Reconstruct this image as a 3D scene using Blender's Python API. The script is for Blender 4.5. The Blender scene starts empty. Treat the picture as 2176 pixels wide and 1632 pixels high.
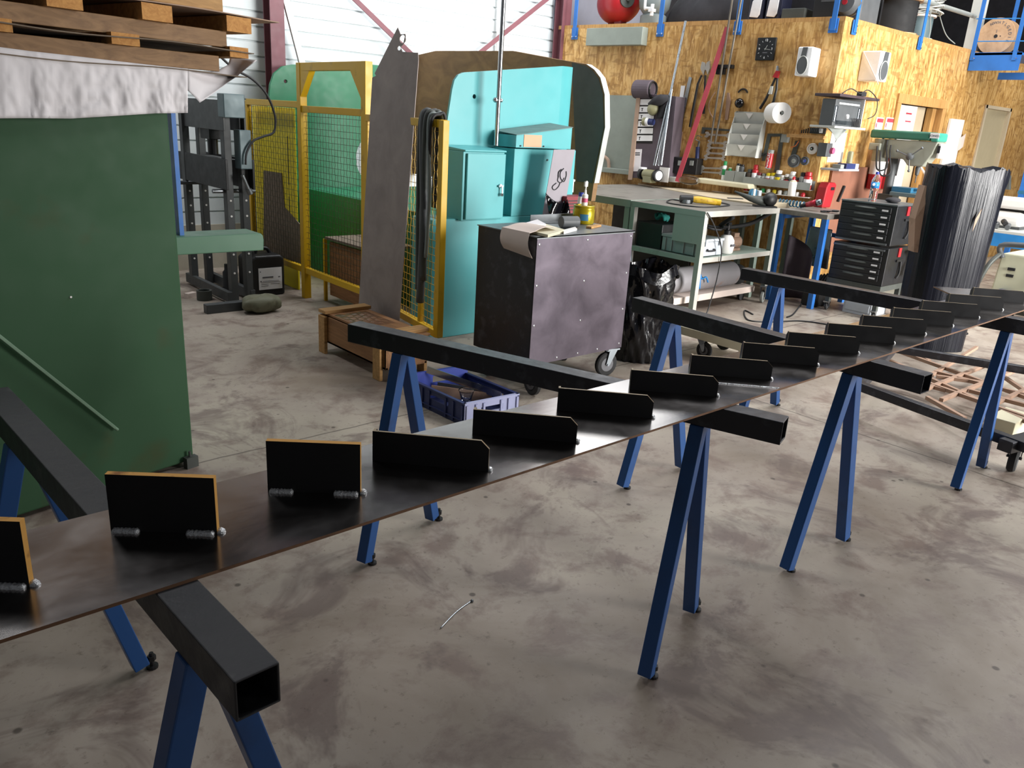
import bpy, math, random
from mathutils import Vector, Matrix
RN = random.Random(11)
COL = bpy.context.scene.collection
PI = math.pi
# ---- camera calibration (metres; X along the stringer, Y towards the siding wall, Z up)
FPX = 1686.24
CAM = Vector((0, 0, 1.55))
FW = Vector((0.641106, 0.699656, -0.315766)).normalized()
FW = Vector((0.64053, 0.69986, -0.31626)).normalized()
RR = Vector((0.74894, -0.66008, 0.05795)).normalized()
UU = RR.cross(FW).normalized(); RR = FW.cross(UU).normalized()
H = 0.8215
def ray(px, py): return FW + RR * ((px - 1088) / FPX) - UU * ((py - 816) / FPX)
def atz(px, py, z=0.0):
    d = ray(px, py); return CAM + d * ((z - CAM.z) / d.z)
def aty(px, py, y):
    d = ray(px, py); return CAM + d * (y / d.y)
def atx(px, py, x):
    d = ray(px, py); return CAM + d * (x / d.x)
# office board wall facing the benches: slightly skewed plane
OC = Vector((7.80, 4.144, 0)); OD = Vector((-0.1267, 0.9919, 0)); ON = Vector((-0.9919, -0.1267, 0))  # ON points to the workshop
def osb(px, py, off=0.0):
    d = ray(px, py); q = OC + ON * off
    return CAM + d * ((q - CAM).dot(ON) / d.dot(ON))
def osbp(u, z, off=0.0): return OC + OD * u + ON * off + Vector((0, 0, z))
V = lambda *a: Vector(a)
# ---- mesh builder
class MB:
    def __init__(s): s.v = []; s.f = []; s.m = []; s.cm = 0
    def add(s, vs, fs):
        o = len(s.v); s.v += [Vector(v) for v in vs]
        for f in fs: s.f.append([i + o for i in f]); s.m.append(s.cm)
        return s
    def mat(s, k): s.cm = k; return s
    def obox(s, c, ax, ay, az):
        c, ax, ay, az = Vector(c), Vector(ax), Vector(ay), Vector(az)
        vs = [c + ax * i + ay * j + az * k for k in (-1, 1) for j in (-1, 1) for i in (-1, 1)]
        fs = [(0, 2, 3, 1), (4, 5, 7, 6), (0, 1, 5, 4), (2, 6, 7, 3), (0, 4, 6, 2), (1, 3, 7, 5)]
        if ax.cross(ay).dot(az) < 0: fs = [f[::-1] for f in fs]
        return s.add(vs, fs)
    def box(s, a, b):
        a, b = Vector(a), Vector(b)
        lo = Vector([min(a[i], b[i]) for i in range(3)]); hi = Vector([max(a[i], b[i]) for i in range(3)])
        h = (hi - lo) / 2
        return s.obox((lo + hi) / 2, (h.x, 0, 0), (0, h.y, 0), (0, 0, h.z))
    def rbox(s, c, size, yaw=0, M=None):
        h = Vector(size) / 2
        Q = M if M else Matrix.Rotation(yaw, 3, 'Z')
        return s.obox(c, Q @ V(h.x, 0, 0), Q @ V(0, h.y, 0), Q @ V(0, 0, h.z))
    def beam(s, p, q, w, h=None, up=(0, 0, 1), off=(0, 0)):
        p, q = Vector(p), Vector(q); h = h or w
        d = (q - p); L = d.length; d.normalize(); up = Vector(up)
        sd = d.cross(up)
        if sd.length < 1e-4: sd = d.cross(V(0, 1, 0))
        sd.normalize(); u = sd.cross(d).normalized()
        return s.obox((p + q) / 2 + sd * off[0] + u * off[1], sd * w / 2, d * L / 2, u * h / 2)
    def cyl(s, p, q, r, r2=None, n=16, caps=True):
        p, q = Vector(p), Vector(q); r2 = r if r2 is None else r2
        d = (q - p).normalized(); a = d.orthogonal().normalized(); b = d.cross(a)
        vs = []
        for c, rr in ((p, r), (q, r2)):
            for i in range(n):
                t = 2 * PI * i / n; vs.append(c + (a * math.cos(t) + b * math.sin(t)) * rr)
        fs = [(i, (i + 1) % n, n + (i + 1) % n, n + i) for i in range(n)]
        if caps: fs += [tuple(range(n))[::-1], tuple(range(n, 2 * n))]
        return s.add(vs, fs)
    def tube(s, pts, r, n=8, rs=None):
        pts = [Vector(p) for p in pts]; N = len(pts)
        if N < 2: return s
        t0 = (pts[1] - pts[0]).normalized(); a = t0.orthogonal().normalized(); vs = []
        for k in range(N):
            t = (pts[min(k + 1, N - 1)] - pts[max(k - 1, 0)]).normalized()
            a = (a - t * a.dot(t)); a = a.normalized() if a.length > 1e-6 else t.orthogonal().normalized()
            b = t.cross(a); rr = rs[k] if rs else r
            for i in range(n):
                x = 2 * PI * i / n; vs.append(pts[k] + (a * math.cos(x) + b * math.sin(x)) * rr)
        fs = [(k * n + i, k * n + (i + 1) % n, (k + 1) * n + (i + 1) % n, (k + 1) * n + i) for k in range(N - 1) for i in range(n)]
        fs += [tuple(range(n))[::-1], tuple(range((N - 1) * n, N * n))]
        return s.add(vs, fs)
    def lathe(s, prof, c=(0, 0, 0), n=24, axis=(0, 0, 1)):
        c = Vector(c); d = Vector(axis).normalized()
        a = d.orthogonal().normalized() if abs(d.z) < .999 else V(1, 0, 0); b = d.cross(a); vs = []; K = len(prof)
        for r, z in prof:
            for i in range(n):
                t = 2 * PI * i / n; vs.append(c + d * z + (a * math.cos(t) + b * math.sin(t)) * max(r, 1e-4))
        fs = [(k * n + i, k * n + (i + 1) % n, (k + 1) * n + (i + 1) % n, (k + 1) * n + i) for k in range(K - 1) for i in range(n)]
        fs += [tuple(range(n))[::-1], tuple(range((K - 1) * n, K * n))]
        return s.add(vs, fs)
    def prism(s, poly, ext):
        poly = [Vector(p) for p in poly]; ext = Vector(ext); n = len(poly)
        nrm = Vector((0, 0, 0))
        for i in range(n): nrm += poly[i].cross(poly[(i + 1) % n])
        if nrm.dot(ext) > 0: poly = poly[::-1]
        vs = poly + [p + ext for p in poly]
        fs = [tuple(range(n)), tuple(range(n, 2 * n))[::-1]]
        fs += [((i + 1) % n, i, n + i, n + (i + 1) % n) for i in range(n)]
        return s.add(vs, fs)
    def holes(s, poly, holes, ext):
        # plate with holes: both faces tessellated, walls round the outline and every hole
        from mathutils.geometry import tessellate_polygon
        ext = Vector(ext); loops = [[Vector(p) for p in poly]] + [[Vector(p) for p in h] for h in holes]
        if not holes: return s.prism(poly, ext)
        flat = [p for l in loops for p in l]; n = len(flat)
        tris = tessellate_polygon(loops); fs = []
        for t in tris:
            nn = (flat[t[1]] - flat[t[0]]).cross(flat[t[2]] - flat[t[0]])
            t = tuple(t) if nn.dot(ext) < 0 else tuple(t)[::-1]
            fs += [t, tuple(i + n for i in t[::-1])]
        o = 0
        for k, l in enumerate(loops):
            nrm = Vector((0, 0, 0)); L = len(l)
            for i in range(L): nrm += l[i].cross(l[(i + 1) % L])
            fl = (nrm.dot(ext) > 0) == (k == 0)
            for i in range(L):
                q = (o + i, o + (i + 1) % L, n + o + (i + 1) % L, n + o + i); fs.append(q if fl else q[::-1])
            o += L
        return s.add(flat + [p + ext for p in flat], fs)
    def grid(s, fn, nu, nv, thick=None):
        P = [[Vector(fn(i / nu, j / nv)) for j in range(nv + 1)] for i in range(nu + 1)]
        w = nv + 1; vs = [p for r in P for p in r]
        fs = [(i * w + j, (i + 1) * w + j, (i + 1) * w + j + 1, i * w + j + 1) for i in range(nu) for j in range(nv)]
        if thick:
            t = Vector(thick); o = len(vs); vs = vs + [p + t for p in vs]
            fs = fs + [tuple(i + o for i in f[::-1]) for f in fs]
            rim = [(i, 0) for i in range(nu)] + [(nu, j) for j in range(nv)] + [(i, nv) for i in range(nu, 0, -1)] + [(0, j) for j in range(nv, 0, -1)]
            rim = [i * w + j for i, j in rim]
            for k in range(len(rim)):
                a, b = rim[k], rim[(k + 1) % len(rim)]; fs.append((b, a, a + o, b + o))
        return s.add(vs, fs)
    def ball(s, c, r, n=12, m=8, sc=(1, 1, 1)):
        c = Vector(c); vs = []
        for j in range(m + 1):
            t = PI * j / m
            for i in range(n):
                p = 2 * PI * i / n
                vs.append(c + V(sc[0] * r * math.sin(t) * math.cos(p), sc[1] * r * math.sin(t) * math.sin(p), sc[2] * r * math.cos(t)))
        return s.add(vs, [(j * n + i, (j + 1) * n + i, (j + 1) * n + (i + 1) % n, j * n + (i + 1) % n) for j in range(m) for i in range(n)])
    def sqtube(s, p, q, w, h, t, up=(0, 0, 1)):
        p, q = Vector(p), Vector(q); d = (q - p).normalized(); sd = d.cross(Vector(up)).normalized(); u = sd.cross(d)
        vs = []
        for c in (p, q):
            for a, b in ((w / 2, h / 2), (w / 2 - t, h / 2 - t)):
                for i, j in ((-1, -1), (1, -1), (1, 1), (-1, 1)): vs.append(c + sd * a * i + u * b * j)
        fs = []
        for i in range(4):
            k = (i + 1) % 4
            fs += [(i, k, 8 + k, 8 + i), (4 + k, 4 + i, 12 + i, 12 + k), (k, i, 4 + i, 4 + k), (8 + i, 8 + k, 12 + k, 12 + i)]
        return s.add(vs, fs)
    def build(s, name, mats, parent=None, smooth=False, bevel=0, seg=2, org=None):
        mats = mats if isinstance(mats, (list, tuple)) else [mats]
        if parent is not None: base = BASE[parent.name]
        elif org is not None: base = Vector(org)
        else:
            xs = [v.x for v in s.v]; ys = [v.y for v in s.v]
            base = V((min(xs) + max(xs)) / 2, (min(ys) + max(ys)) / 2, min(v.z for v in s.v))
        me = bpy.data.meshes.new(name)
        me.from_pydata([tuple(v - base) for v in s.v], [], s.f)
        for m in mats: me.materials.append(M[m] if isinstance(m, str) else m)
        for p, k in zip(me.polygons, s.m): p.material_index = k; p.use_smooth = bool(smooth)
        me.update()
        o = bpy.data.objects.new(name, me); COL.objects.link(o)
        if parent is not None: o.parent = parent
        else: o.location = base
        BASE[o.name] = base
        if bevel:
            b = o.modifiers.new('bevel', 'BEVEL'); b.width = bevel; b.segments = seg; b.limit_method = 'ANGLE'; b.angle_limit = 0.6
        if smooth and smooth is not True:
            pass
        if smooth == 'auto':
            e = o.modifiers.new('split', 'EDGE_SPLIT'); e.split_angle = 0.7
        return o
BASE = {}
def tag(o, label, cat, group=None):
    o['label'] = label; o['category'] = cat
    if group: o['group'] = group
    return o
def thing(name, label, cat, loc, group=None):
    o = bpy.data.objects.new(name, None); COL.objects.link(o); o.location = loc; o.empty_display_size = .05
    BASE[o.name] = Vector(loc); return tag(o, label, cat, group)
def struct(o): o['kind'] = 'structure'; return o
def dup(o, loc=None, rotz=None, label=None, parent=None):
    c = o.copy(); COL.objects.link(c)
    if parent is not None: c.parent = parent
    if loc is not None: c.location = loc
    if rotz is not None: c.rotation_euler = (0, 0, rotz)
    if label: c['label'] = label
    for ch in [x for x in COL.objects if x.parent == o]: dup(ch, parent=c)
    BASE[c.name] = Vector(c.location); return c
def text(name, s, mat, parent, c, right, up, size, depth=.001, smooth=False):
    cu = bpy.data.curves.new('t', 'FONT'); cu.body = s; cu.size = size; cu.align_x = 'CENTER'; cu.align_y = 'CENTER'; cu.extrude = depth
    t = bpy.data.objects.new('t', cu); COL.objects.link(t)
    dg = bpy.context.evaluated_depsgraph_get(); me = bpy.data.meshes.new_from_object(t.evaluated_get(dg))
    right = Vector(right).normalized(); up = Vector(up); up = (up - right * up.dot(right)).normalized(); n = right.cross(up)
    base = BASE[parent.name]; c = Vector(c)
    for v in me.vertices: v.co = c + right * v.co.x + up * v.co.y + n * v.co.z - base
    bpy.data.objects.remove(t); me.materials.clear(); me.materials.append(M[mat])
    o = bpy.data.objects.new(name, me); COL.objects.link(o); o.parent = parent; BASE[o.name] = base; return o
def circ(c, a, b, r, n=16, t0=0, t1=2 * PI, r2=None):
    r2 = r2 or r; full = abs(t1 - t0 - 2 * PI) < 1e-6; N = n if full else n + 1
    return [Vector(c) + Vector(a) * r * math.cos(t0 + (t1 - t0) * i / n) + Vector(b) * r2 * math.sin(t0 + (t1 - t0) * i / n) for i in range(N)]
def smoothpath(pts, k=6):
    pts = [Vector(p) for p in pts]; out = []
    for i in range(len(pts) - 1):
        p0 = pts[max(i - 1, 0)]; p1 = pts[i]; p2 = pts[i + 1]; p3 = pts[min(i + 2, len(pts) - 1)]
        for j in range(k):
            t = j / k; out.append(.5 * ((2 * p1) + (p2 - p0) * t + (2 * p0 - 5 * p1 + 4 * p2 - p3) * t * t + (3 * p1 - p0 - 3 * p2 + p3) * t ** 3))
    return out + [pts[-1]]
# ---- materials
M = {}
def s2l(c): return tuple((x / 12.92 if x <= .04045 else ((x + .055) / 1.055) ** 2.4) for x in c)
def hexc(h): return s2l(tuple(int(h[i:i + 2], 16) / 255 for i in (0, 2, 4)))
class NT:
    def __init__(s, name):
        s.m = bpy.data.materials.new(name); s.m.use_nodes = True; s.t = s.m.node_tree; s.n = s.t.nodes; s.b = s.n['Principled BSDF']
        s.tc = s.n.new('ShaderNodeTexCoord')
    def L(s, a, b): s.t.links.new(a, b)
    def node(s, k, **kw):
        x = s.n.new(k)
        for a, b in kw.items(): setattr(x, a, b)
        return x
    def mapping(s, sc=(1, 1, 1), rot=(0, 0, 0), src='Object'):
        x = s.node('ShaderNodeMapping'); x.inputs['Scale'].default_value = sc; x.inputs['Rotation'].default_value = rot
        s.L(s.tc.outputs[src], x.inputs['Vector']); return x.outputs[0]
    def noise(s, vec, scale, detail=4, rough=.55, dist=0):
        x = s.node('ShaderNodeTexNoise'); x.inputs['Scale'].default_value = scale; x.inputs['Detail'].default_value = detail
        x.inputs['Roughness'].default_value = rough; x.inputs['Distortion'].default_value = dist
        s.L(vec, x.inputs['Vector']); return x.outputs['Fac']
    def ramp(s, fac, stops):
        x = s.node('ShaderNodeValToRGB'); e = x.color_ramp.elements
        while len(e) < len(stops): e.new(.5)
        for k, (p, c) in enumerate(stops):
            e[k].position = p; e[k].color = (c if len(c) == 4 else (*c, 1)) if isinstance(c, tuple) else (c, c, c, 1)
        s.L(fac, x.inputs[0]); return x.outputs[0]
    def mix(s, fac, a, b, mode='MIX'):
        x = s.node('ShaderNodeMix', data_type='RGBA', blend_type=mode)
        for v, k in ((fac, 0), (a, 6), (b, 7)):
            if isinstance(v, (int, float)): x.inputs[k].default_value = v
            elif isinstance(v, tuple): x.inputs[k].default_value = (*v[:3], 1)
            else: s.L(v, x.inputs[k])
        return x.outputs[2]
    def math(s, op, a, b=0, clamp=False):
        x = s.node('ShaderNodeMath', operation=op, use_clamp=clamp)
        for v, k in ((a, 0), (b, 1)):
            if isinstance(v, (int, float)): x.inputs[k].default_value = v
            else: s.L(v, x.inputs[k])
        return x.outputs[0]
    def bump(s, h, strength=.2, dist=.01):
        x = s.node('ShaderNodeBump'); x.inputs['Strength'].default_value = strength; x.inputs['Distance'].default_value = dist
        s.L(h, x.inputs['Height']); s.L(x.outputs[0], s.b.inputs['Normal'])
    def set(s, **kw):
        for k, v in kw.items():
            i = s.b.inputs[k]
            if isinstance(v, (int, float)): i.default_value = v
            elif isinstance(v, tuple): i.default_value = (*v[:3], 1)
            else: s.L(v, i)
def mat(name, col, rough=.5, metal=0, var=.12, vs=6, bump=0, bs=60, col2=None, amt=None, spec=.5, **kw):
    c = hexc(col) if isinstance(col, str) else col
    t = NT(name); vec = t.mapping()
    if col2 is None: c2 = tuple(x * (1 - var * 2) for x in c); st = [(.3, c2), (.7, c)]
    else:
        c2 = hexc(col2) if isinstance(col2, str) else col2; a = .5 if amt is None else amt; st = [(a, c), (min(1, a + .16), c2)]
    nz = t.noise(vec, vs)
    t.set(**{'Base Color': t.ramp(nz, st), 'Metallic': metal, 'Specular IOR Level': spec})
    if rough: t.set(Roughness=t.ramp(t.noise(vec, vs * 2.3), [(.25, max(.02, rough - .08)), (.75, min(1, rough + .08))]))
    if bump: t.bump(t.noise(vec, bs, 3), bump)
    for k, v in kw.items(): t.set(**{k.replace('_', ' '): v})
    M[name] = t.m
    return name
# ---- material set
def mk_floor():
    t = NT('concrete'); vec = t.mapping()
    a = t.noise(vec, .9, 6, .6, .6); b = t.noise(vec, 4.5, 8, .65, .3); c = t.noise(vec, 28, 6, .7)
    base = t.ramp(a, [(.3, hexc('85786a')), (.5, hexc('a1968a')), (.7, hexc('b2a999'))])
    st = t.ramp(b, [(.5, 0.0), (.64, .75)]); base = t.mix(st, base, hexc('76645b'))
    d = t.noise(t.mapping((1, 1, 1), (0, 0, .7)), 1.7, 5, .7, 1.2)
    base = t.mix(t.ramp(d, [(.53, 0.0), (.63, .7)]), base, hexc('6b5c56'))
    base = t.mix(t.ramp(c, [(.3, .55), (.42, 0.0)]), base, hexc('5a4f46'))
    base = t.mix(t.ramp(t.noise(vec, 60, 3), [(.68, 0.0), (.74, .45)]), base, hexc('4a4038'))
    v = t.node('ShaderNodeTexVoronoi'); v.inputs['Scale'].default_value = 5.5; t.L(vec, v.inputs['Vector'])
    base = t.mix(t.ramp(v.outputs['Distance'], [(.045, .8), (.075, 0.0)]), base, hexc('4b423b'))
    sx = t.node('ShaderNodeSeparateXYZ'); t.L(t.tc.outputs['Object'], sx.inputs[0])
    wob = t.math('MULTIPLY', t.math('SUBTRACT', t.noise(vec, 9, 3), .5), .02)
    for ax, val in ((1, 3.34), (0, 4.235), (0, 9.6)):
        dd = t.math('ABSOLUTE', t.math('ADD', t.math('SUBTRACT', sx.outputs[ax], val), wob))
        base = t.mix(t.ramp(dd, [(.003, .75), (.006, 0.0)]), base, hexc('3a332d'))
    t.set(**{'Base Color': base, 'Roughness': t.ramp(b, [(.3, .62), (.7, .42)]), 'Specular IOR Level': .35})
    t.bump(t.math('ADD', c, t.math('MULTIPLY', b, .5)), .12, .004); M['concrete'] = t.m
mk_floor()
def mk_osb(name, d, m, l):
    t = NT(name); vec = t.mapping()
    n1 = t.noise(t.mapping((17, 17, 4), (.15, .12, .5)), 1, 3, .6, 1.2); n2 = t.noise(t.mapping((20, 20, 4.5), (-.6, .45, -.3)), 1.1, 3, .6, 1.)
    n3 = t.noise(t.mapping((6, 6, 18), (.3, .9, .2)), 1, 2, .5, .8); big = t.noise(vec, 1.1, 3)
    base = t.ramp(n1, [(.34, hexc(d)), (.5, hexc(m)), (.66, hexc(l))])
    base = t.mix(t.ramp(n2, [(.52, 0.0), (.62, .75)]), base, hexc(l)); base = t.mix(t.ramp(n3, [(.56, 0.0), (.66, .6)]), base, hexc(d))
    base = t.mix(t.ramp(big, [(.3, .35), (.6, 0.0)]), base, hexc(d))
    t.set(**{'Base Color': base, 'Roughness': .55}); t.bump(n1, .15, .003); M[name] = t.m
mk_osb('osb', '8f6531', 'bb8f4d', 'dcb576')
def mk_wood(name, d, l, sc=(3, 3, 40), rough=.65):
    t = NT(name); vec = t.mapping()
    g = t.noise(t.mapping(sc), 1, 5, .6, 1.5); k = t.noise(vec, 3.5, 3)
    base = t.ramp(g, [(.3, hexc(d)), (.7, hexc(l))]); base = t.mix(t.ramp(k, [(.62, 0.0), (.75, .5)]), base, hexc(d))
    t.set(**{'Base Color': base, 'Roughness': rough}); t.bump(g, .1, .002); M[name] = t.m
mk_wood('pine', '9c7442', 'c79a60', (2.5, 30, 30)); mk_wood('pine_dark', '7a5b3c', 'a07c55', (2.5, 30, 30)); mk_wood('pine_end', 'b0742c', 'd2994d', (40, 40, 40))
mk_wood('crate_wood', '7b5534', 'a3754a', (25, 2.5, 25)); mk_wood('door_wood', '9c7038', 'c79a5e', (30, 30, 2.5)); mk_wood('board_brown', '6b5743', '8d7459', (4, 4, 4))
mk_wood('reel_wood', 'b28d68', 'c9a682', (9, 9, 9)); mk_wood('panel_brown', '6d5030', '8a6a42', (3, 3, 5))
def mk_plate(name, c1, c2, rough, metal=1.0):
    t = NT(name); vec = t.mapping()
    n = t.noise(vec, 5, 6, .6, .5); f = t.noise(t.mapping((3, 60, 60)), 1, 4)
    base = t.ramp(n, [(.3, hexc(c1)), (.7, hexc(c2))])
    t.set(**{'Base Color': base, 'Metallic': metal, 'Roughness': t.ramp(n, [(.3, rough), (.7, rough + .1)])}); t.bump(f, .04, .002); M[name] = t.m
mk_plate('mill_steel', '8d8783', 'aeaaa8', .15); mk_plate('sheet_steel', '857a76', 'a0958f', .5, .2); mk_plate('black_steel', '1b1b1c', '2a2a2c', .42, .35)
mk_plate('cabinet_sheen', '5d5660', '756c77', .3, .65)  # black cabinet front with its grey-violet light sheen put into the colour
mat('bracket', '17171a', .5, .2, var=.2); mat('bracket_edge_glint', 'a08d70', .45, .3); mat('rust_edge', 'cf9a4c', .8, 0, col2='8a5a28', amt=.58, vs=25)
mat('weld', 'd4d7da', .3, .5, col2='77777a', amt=.6, vs=120, bump=.5, bs=200)
mat('beam_black', '2b2c31', .38, .2, col2='44464c', amt=.55, vs=14, bump=.06, bs=90)
mat('beam_worn', '2e2f32', .5, .2, col2='565656', amt=.58, vs=9, bump=.08, bs=70); mat('beam_inside', '0c0c0d', .9)
mat('leg_blue', '1e4f8c', .4, .0, col2='1d4172', amt=.55, vs=5); mat('blue', '2b6fbe', .45, 0, var=.1); mat('blue_bright', '2f86cc', .4, 0)
mat('siding', 'ccd3d5', .55, 0, var=.03); mat('plate_edge', '7d5c44', .7, .1, col2='55402f', amt=.55, vs=20); mat('siding_grey', '8f93a0', .6, 0, var=.05); mat('plinth', 'b9b2a2', .8, 0, var=.1)
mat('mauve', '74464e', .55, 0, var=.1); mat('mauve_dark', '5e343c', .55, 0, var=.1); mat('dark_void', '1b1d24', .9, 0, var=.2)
mat('green_dark', '34553a', .6, 0, col2='424a2c', amt=.6, vs=3, spec=.25); mat('green_arm', '4b735a', .45, 0, col2='456350', amt=.6, vs=5); mat('green_rod', '75937a', .5, .1)
mat('green_machine', '1f7350', .4, 0, var=.08); mat('teal', '52a5a9', .38, 0, var=.04, vs=3); mat('teal_dark', '2c8078', .4, 0, var=.06); mat('teal_grey', '5d726f', .5, 0)
mat('frame_grey', '4b4f4b', .55, .2, var=.1); mat('edge_lit', 'c9c9c6', .45, .3, var=.15)
mat('yellow', 'd0a51a', .42, 0, col2='a88322', amt=.6, vs=7); mat('yellow_sheet', 'eed91c', .5, 0, var=.06); mat('mesh_wire', '6a5a22', .5, .2); mat('mesh_dark', '3b3a22', .5, .2)
mat('press_grey', '46494a', .5, .1, var=.1); mat('press_blue', '5f7276', .45, .1, var=.06); mat('black', '141416', .5, 0, var=.2); mat('rubber', '1d1d1e', .75, 0, var=.2)
mat('black_gloss', '0e0e12', .16, 0, var=.1, bump=.25, bs=14); ft = NT('film'); ft.set(**{'Base Color': hexc('11131b'), 'Roughness': .24, 'Specular IOR Level': .22}); ft.bump(ft.math('ADD', ft.noise(ft.mapping((75, 75, .9)), 1, 4), ft.math('MULTIPLY', ft.noise(ft.mapping((22, 22, 2)), 1, 3), .8)), .45, .008); M['film'] = ft.m
mat('chrome', 'c9ccd0', .22, 1, var=.06); mat('zinc', 'a9b1b8', .3, 1, var=.1); mat('steel_grey', '7f8386', .4, .8, var=.15); mat('pole', '6f675b', .5, .3, var=.2)
mat('white', 'eceae6', .55, 0, var=.03); mat('paper', 'e6e2e4', .8, 0, var=.03, bump=.15, bs=9); mat('white_gloss', 'f2f3f4', .3, 0, var=.02); mat('cream', 'd9d2b4', .6, 0, var=.06)
mat('cardboard', 'b59a86', .85, 0, var=.06); mat('cardboard_pale', 'd8c8be', .85, 0, var=.04); mat('cardboard_grey', '7a6c5d', .85, 0, var=.1); mat('beige', 'c6b79c', .6, 0, var=.04); mat('beige_door', 'b3a687', .5, 0, var=.03)
mat('red', 'b3242c', .38, 0, var=.1); mat('red_dark', '7c2029', .5, 0, var=.1); mat('red_strap', 'ad3c49', .6, 0, var=.1); mat('orange', 'd26a2c', .6); mat('pink', 'd25a80', .6, 0)
mat('grey', '8f938f', .55, 0, var=.06); mat('grey_light', 'c3c5bf', .5, 0, var=.05); mat('grey_dark', '55585a', .55, 0, var=.1); mat('grey_green', '8d958c', .5, 0, var=.08); mat('bench_green', '8b9a8f', .5, .0, col2='78877d', amt=.6); mat('bench_top', '85817a', .5, .35, col2='696761', amt=.55, vs=5)
mat('bench_lit_face', 'b9b6ae', .5, .2, var=.1); mat('case_grey', '8a9492', .5, 0, var=.05); mat('case_light', 'b7bdc4', .5, 0, var=.05); mat('lavender', 'aeb3d6', .5, 0, var=.06); mat('crate_blue', '2b3f9c', .45, 0, var=.1)
mat('navy', '2a3566', .5, 0, var=.1); mat('tank_grey', '7f8a8b', .45, 0, var=.06); mat('olive', '8d8a68', .5, 0, var=.1); mat('gold', 'b3a01e', .3, .5, var=.05); mat('teal_cloth', '2d8d84', .85, 0, var=.2, bump=.5, bs=40)
mat('drill_yellow', 'c7a02a', .5, 0, col2='8a6a2a', amt=.55, vs=25); mat('green_tool', '2f6b58', .4, 0, var=.06); mat('green_label', '44a58f', .4, 0); mat('stone', '6d6d58', .6, 0, col2='55543f', amt=.5, vs=9, bump=.3, bs=18)
mat('machine_grey', '9a9c8e', .5, 0, var=.06); mat('label_white', 'e9e9ea', .6, 0, var=.01); mat('ink', '1e1e22', .7, 0); mat('ink_grey', '6a6a70', .7, 0); mat('blue_ink', '2c3fa8', .5, 0); mat('yellow_cap', 'dcc51d', .4, 0)
mat('welder_white', 'cfcfb4', .5, 0, var=.06); mat('cable', '2a2a2c', .6, 0); mat('hose_blue', '2f6d8e', .4, 0); mat('rust_strip', 'a0826e', .7, .1, col2='77604f', amt=.55, vs=8); mat('pipe_steel', '8c898c', .5, .2, col2='8a6650', amt=.62, vs=6)
mat('tyre', '2b2b2c', .75, 0); mat('hub', '77787c', .4, .6); mat('green_cap', '2f9a5d', .5, 0); mat('wrench', 'b3afa8', .35, .35, var=.12); mat('cloth_dark', '2d2c30', .9, 0, var=.2); mat('fan_purple', '574c54', .7, 0); mat('clock_black', '1a1d20', .35, 0)
mat('cover_brown', '4f4438', .8, 0, var=.2); mat('dark_panel', '3a2f2b', .7, 0, var=.15)
def clear(name, col, rough=.05, alpha=.35):
    t = NT(name); t.set(**{'Base Color': hexc(col), 'Roughness': rough, 'Transmission Weight': 1.0, 'IOR': 1.3}); M[name] = t.m
clear('clear_plastic', 'eef4fa'); clear('clear_wrap', 'f2eeea', .15)
# ---- setting
m = MB(); m.box((-6, -8, -.12), (18, 8.3, 0)); struct(m.build('floor', 'concrete', org=(0, 0, 0)))
# siding wall: ribbed metal trays, upper edge out of the frame
YW = 7.7
prof = []; z = .42
while z < 3.75:
    prof += [(YW, z), (YW, z + .112), (YW + .016, z + .114), (YW + .016, z + .128)]; z += .13
m = MB()
pts = [V(-4, y, z_) for y, z_ in prof]
for k in range(len(prof) - 1):
    y0, z0 = prof[k]; y1, z1 = prof[k + 1]
    m.add([(-4, y0, z0), (9.0, y0, z0), (9.0, y1, z1), (-4, y1, z1)], [(0, 1, 2, 3)])
m.box((-4, YW + .02, 0), (9.0, YW + .12, 6.4))
struct(m.build('wall_back', 'siding'))
m = MB(); m.box((-4, YW - .02, 0), (7.35, YW + .02, .42)); struct(m.build('baseboard_back', 'plinth'))
def column(name, px, y):
    x = aty(px, 60, y).x; m = MB()
    m.mat(0); m.box((x - .07, y, 0), (x + .07, y + .012, 5.2)); m.box((x - .07, y + .13, 0), (x + .07, y + .142, 5.2))
    m.mat(1); m.box((x - .006, y + .012, 0), (x + .006, y + .13, 5.2)); return struct(m.build(name, ['mauve', 'mauve_dark']))
column('trim_1', 590, 7.5); column('trim_2', 1203, 7.5)
def bar(name, a, b, w, t, mt):
    m = MB(); m.beam(a, b, w, t, up=(0, 1, 0)); return struct(m.build(name, mt))
e = lambda a, b, k: a + (b - a) * k
a, b = aty(768, 12, 7.6), aty(868, 109, 7.6); bar('trim_3', e(a, b, -1.2), e(a, b, 1.55), .05, .012, 'mauve')
a, b = aty(1150, 8, 7.58), aty(1030, 104, 7.58); bar('trim_4', e(a, b, -1.2), e(a, b, 1.55), .05, .012, 'mauve')
a, b = aty(607, 0, 7.55), aty(640, 128, 7.55); bar('trim_5', e(a, b, -.8), e(a, b, 1.2), .06, .03, 'white')
x = aty(1062, 60, 7.62).x; m = MB(); m.cyl((x, 7.64, 0), (x, 7.64, 5.2), .022, n=12); struct(m.build('trim_6', 'white'))
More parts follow.
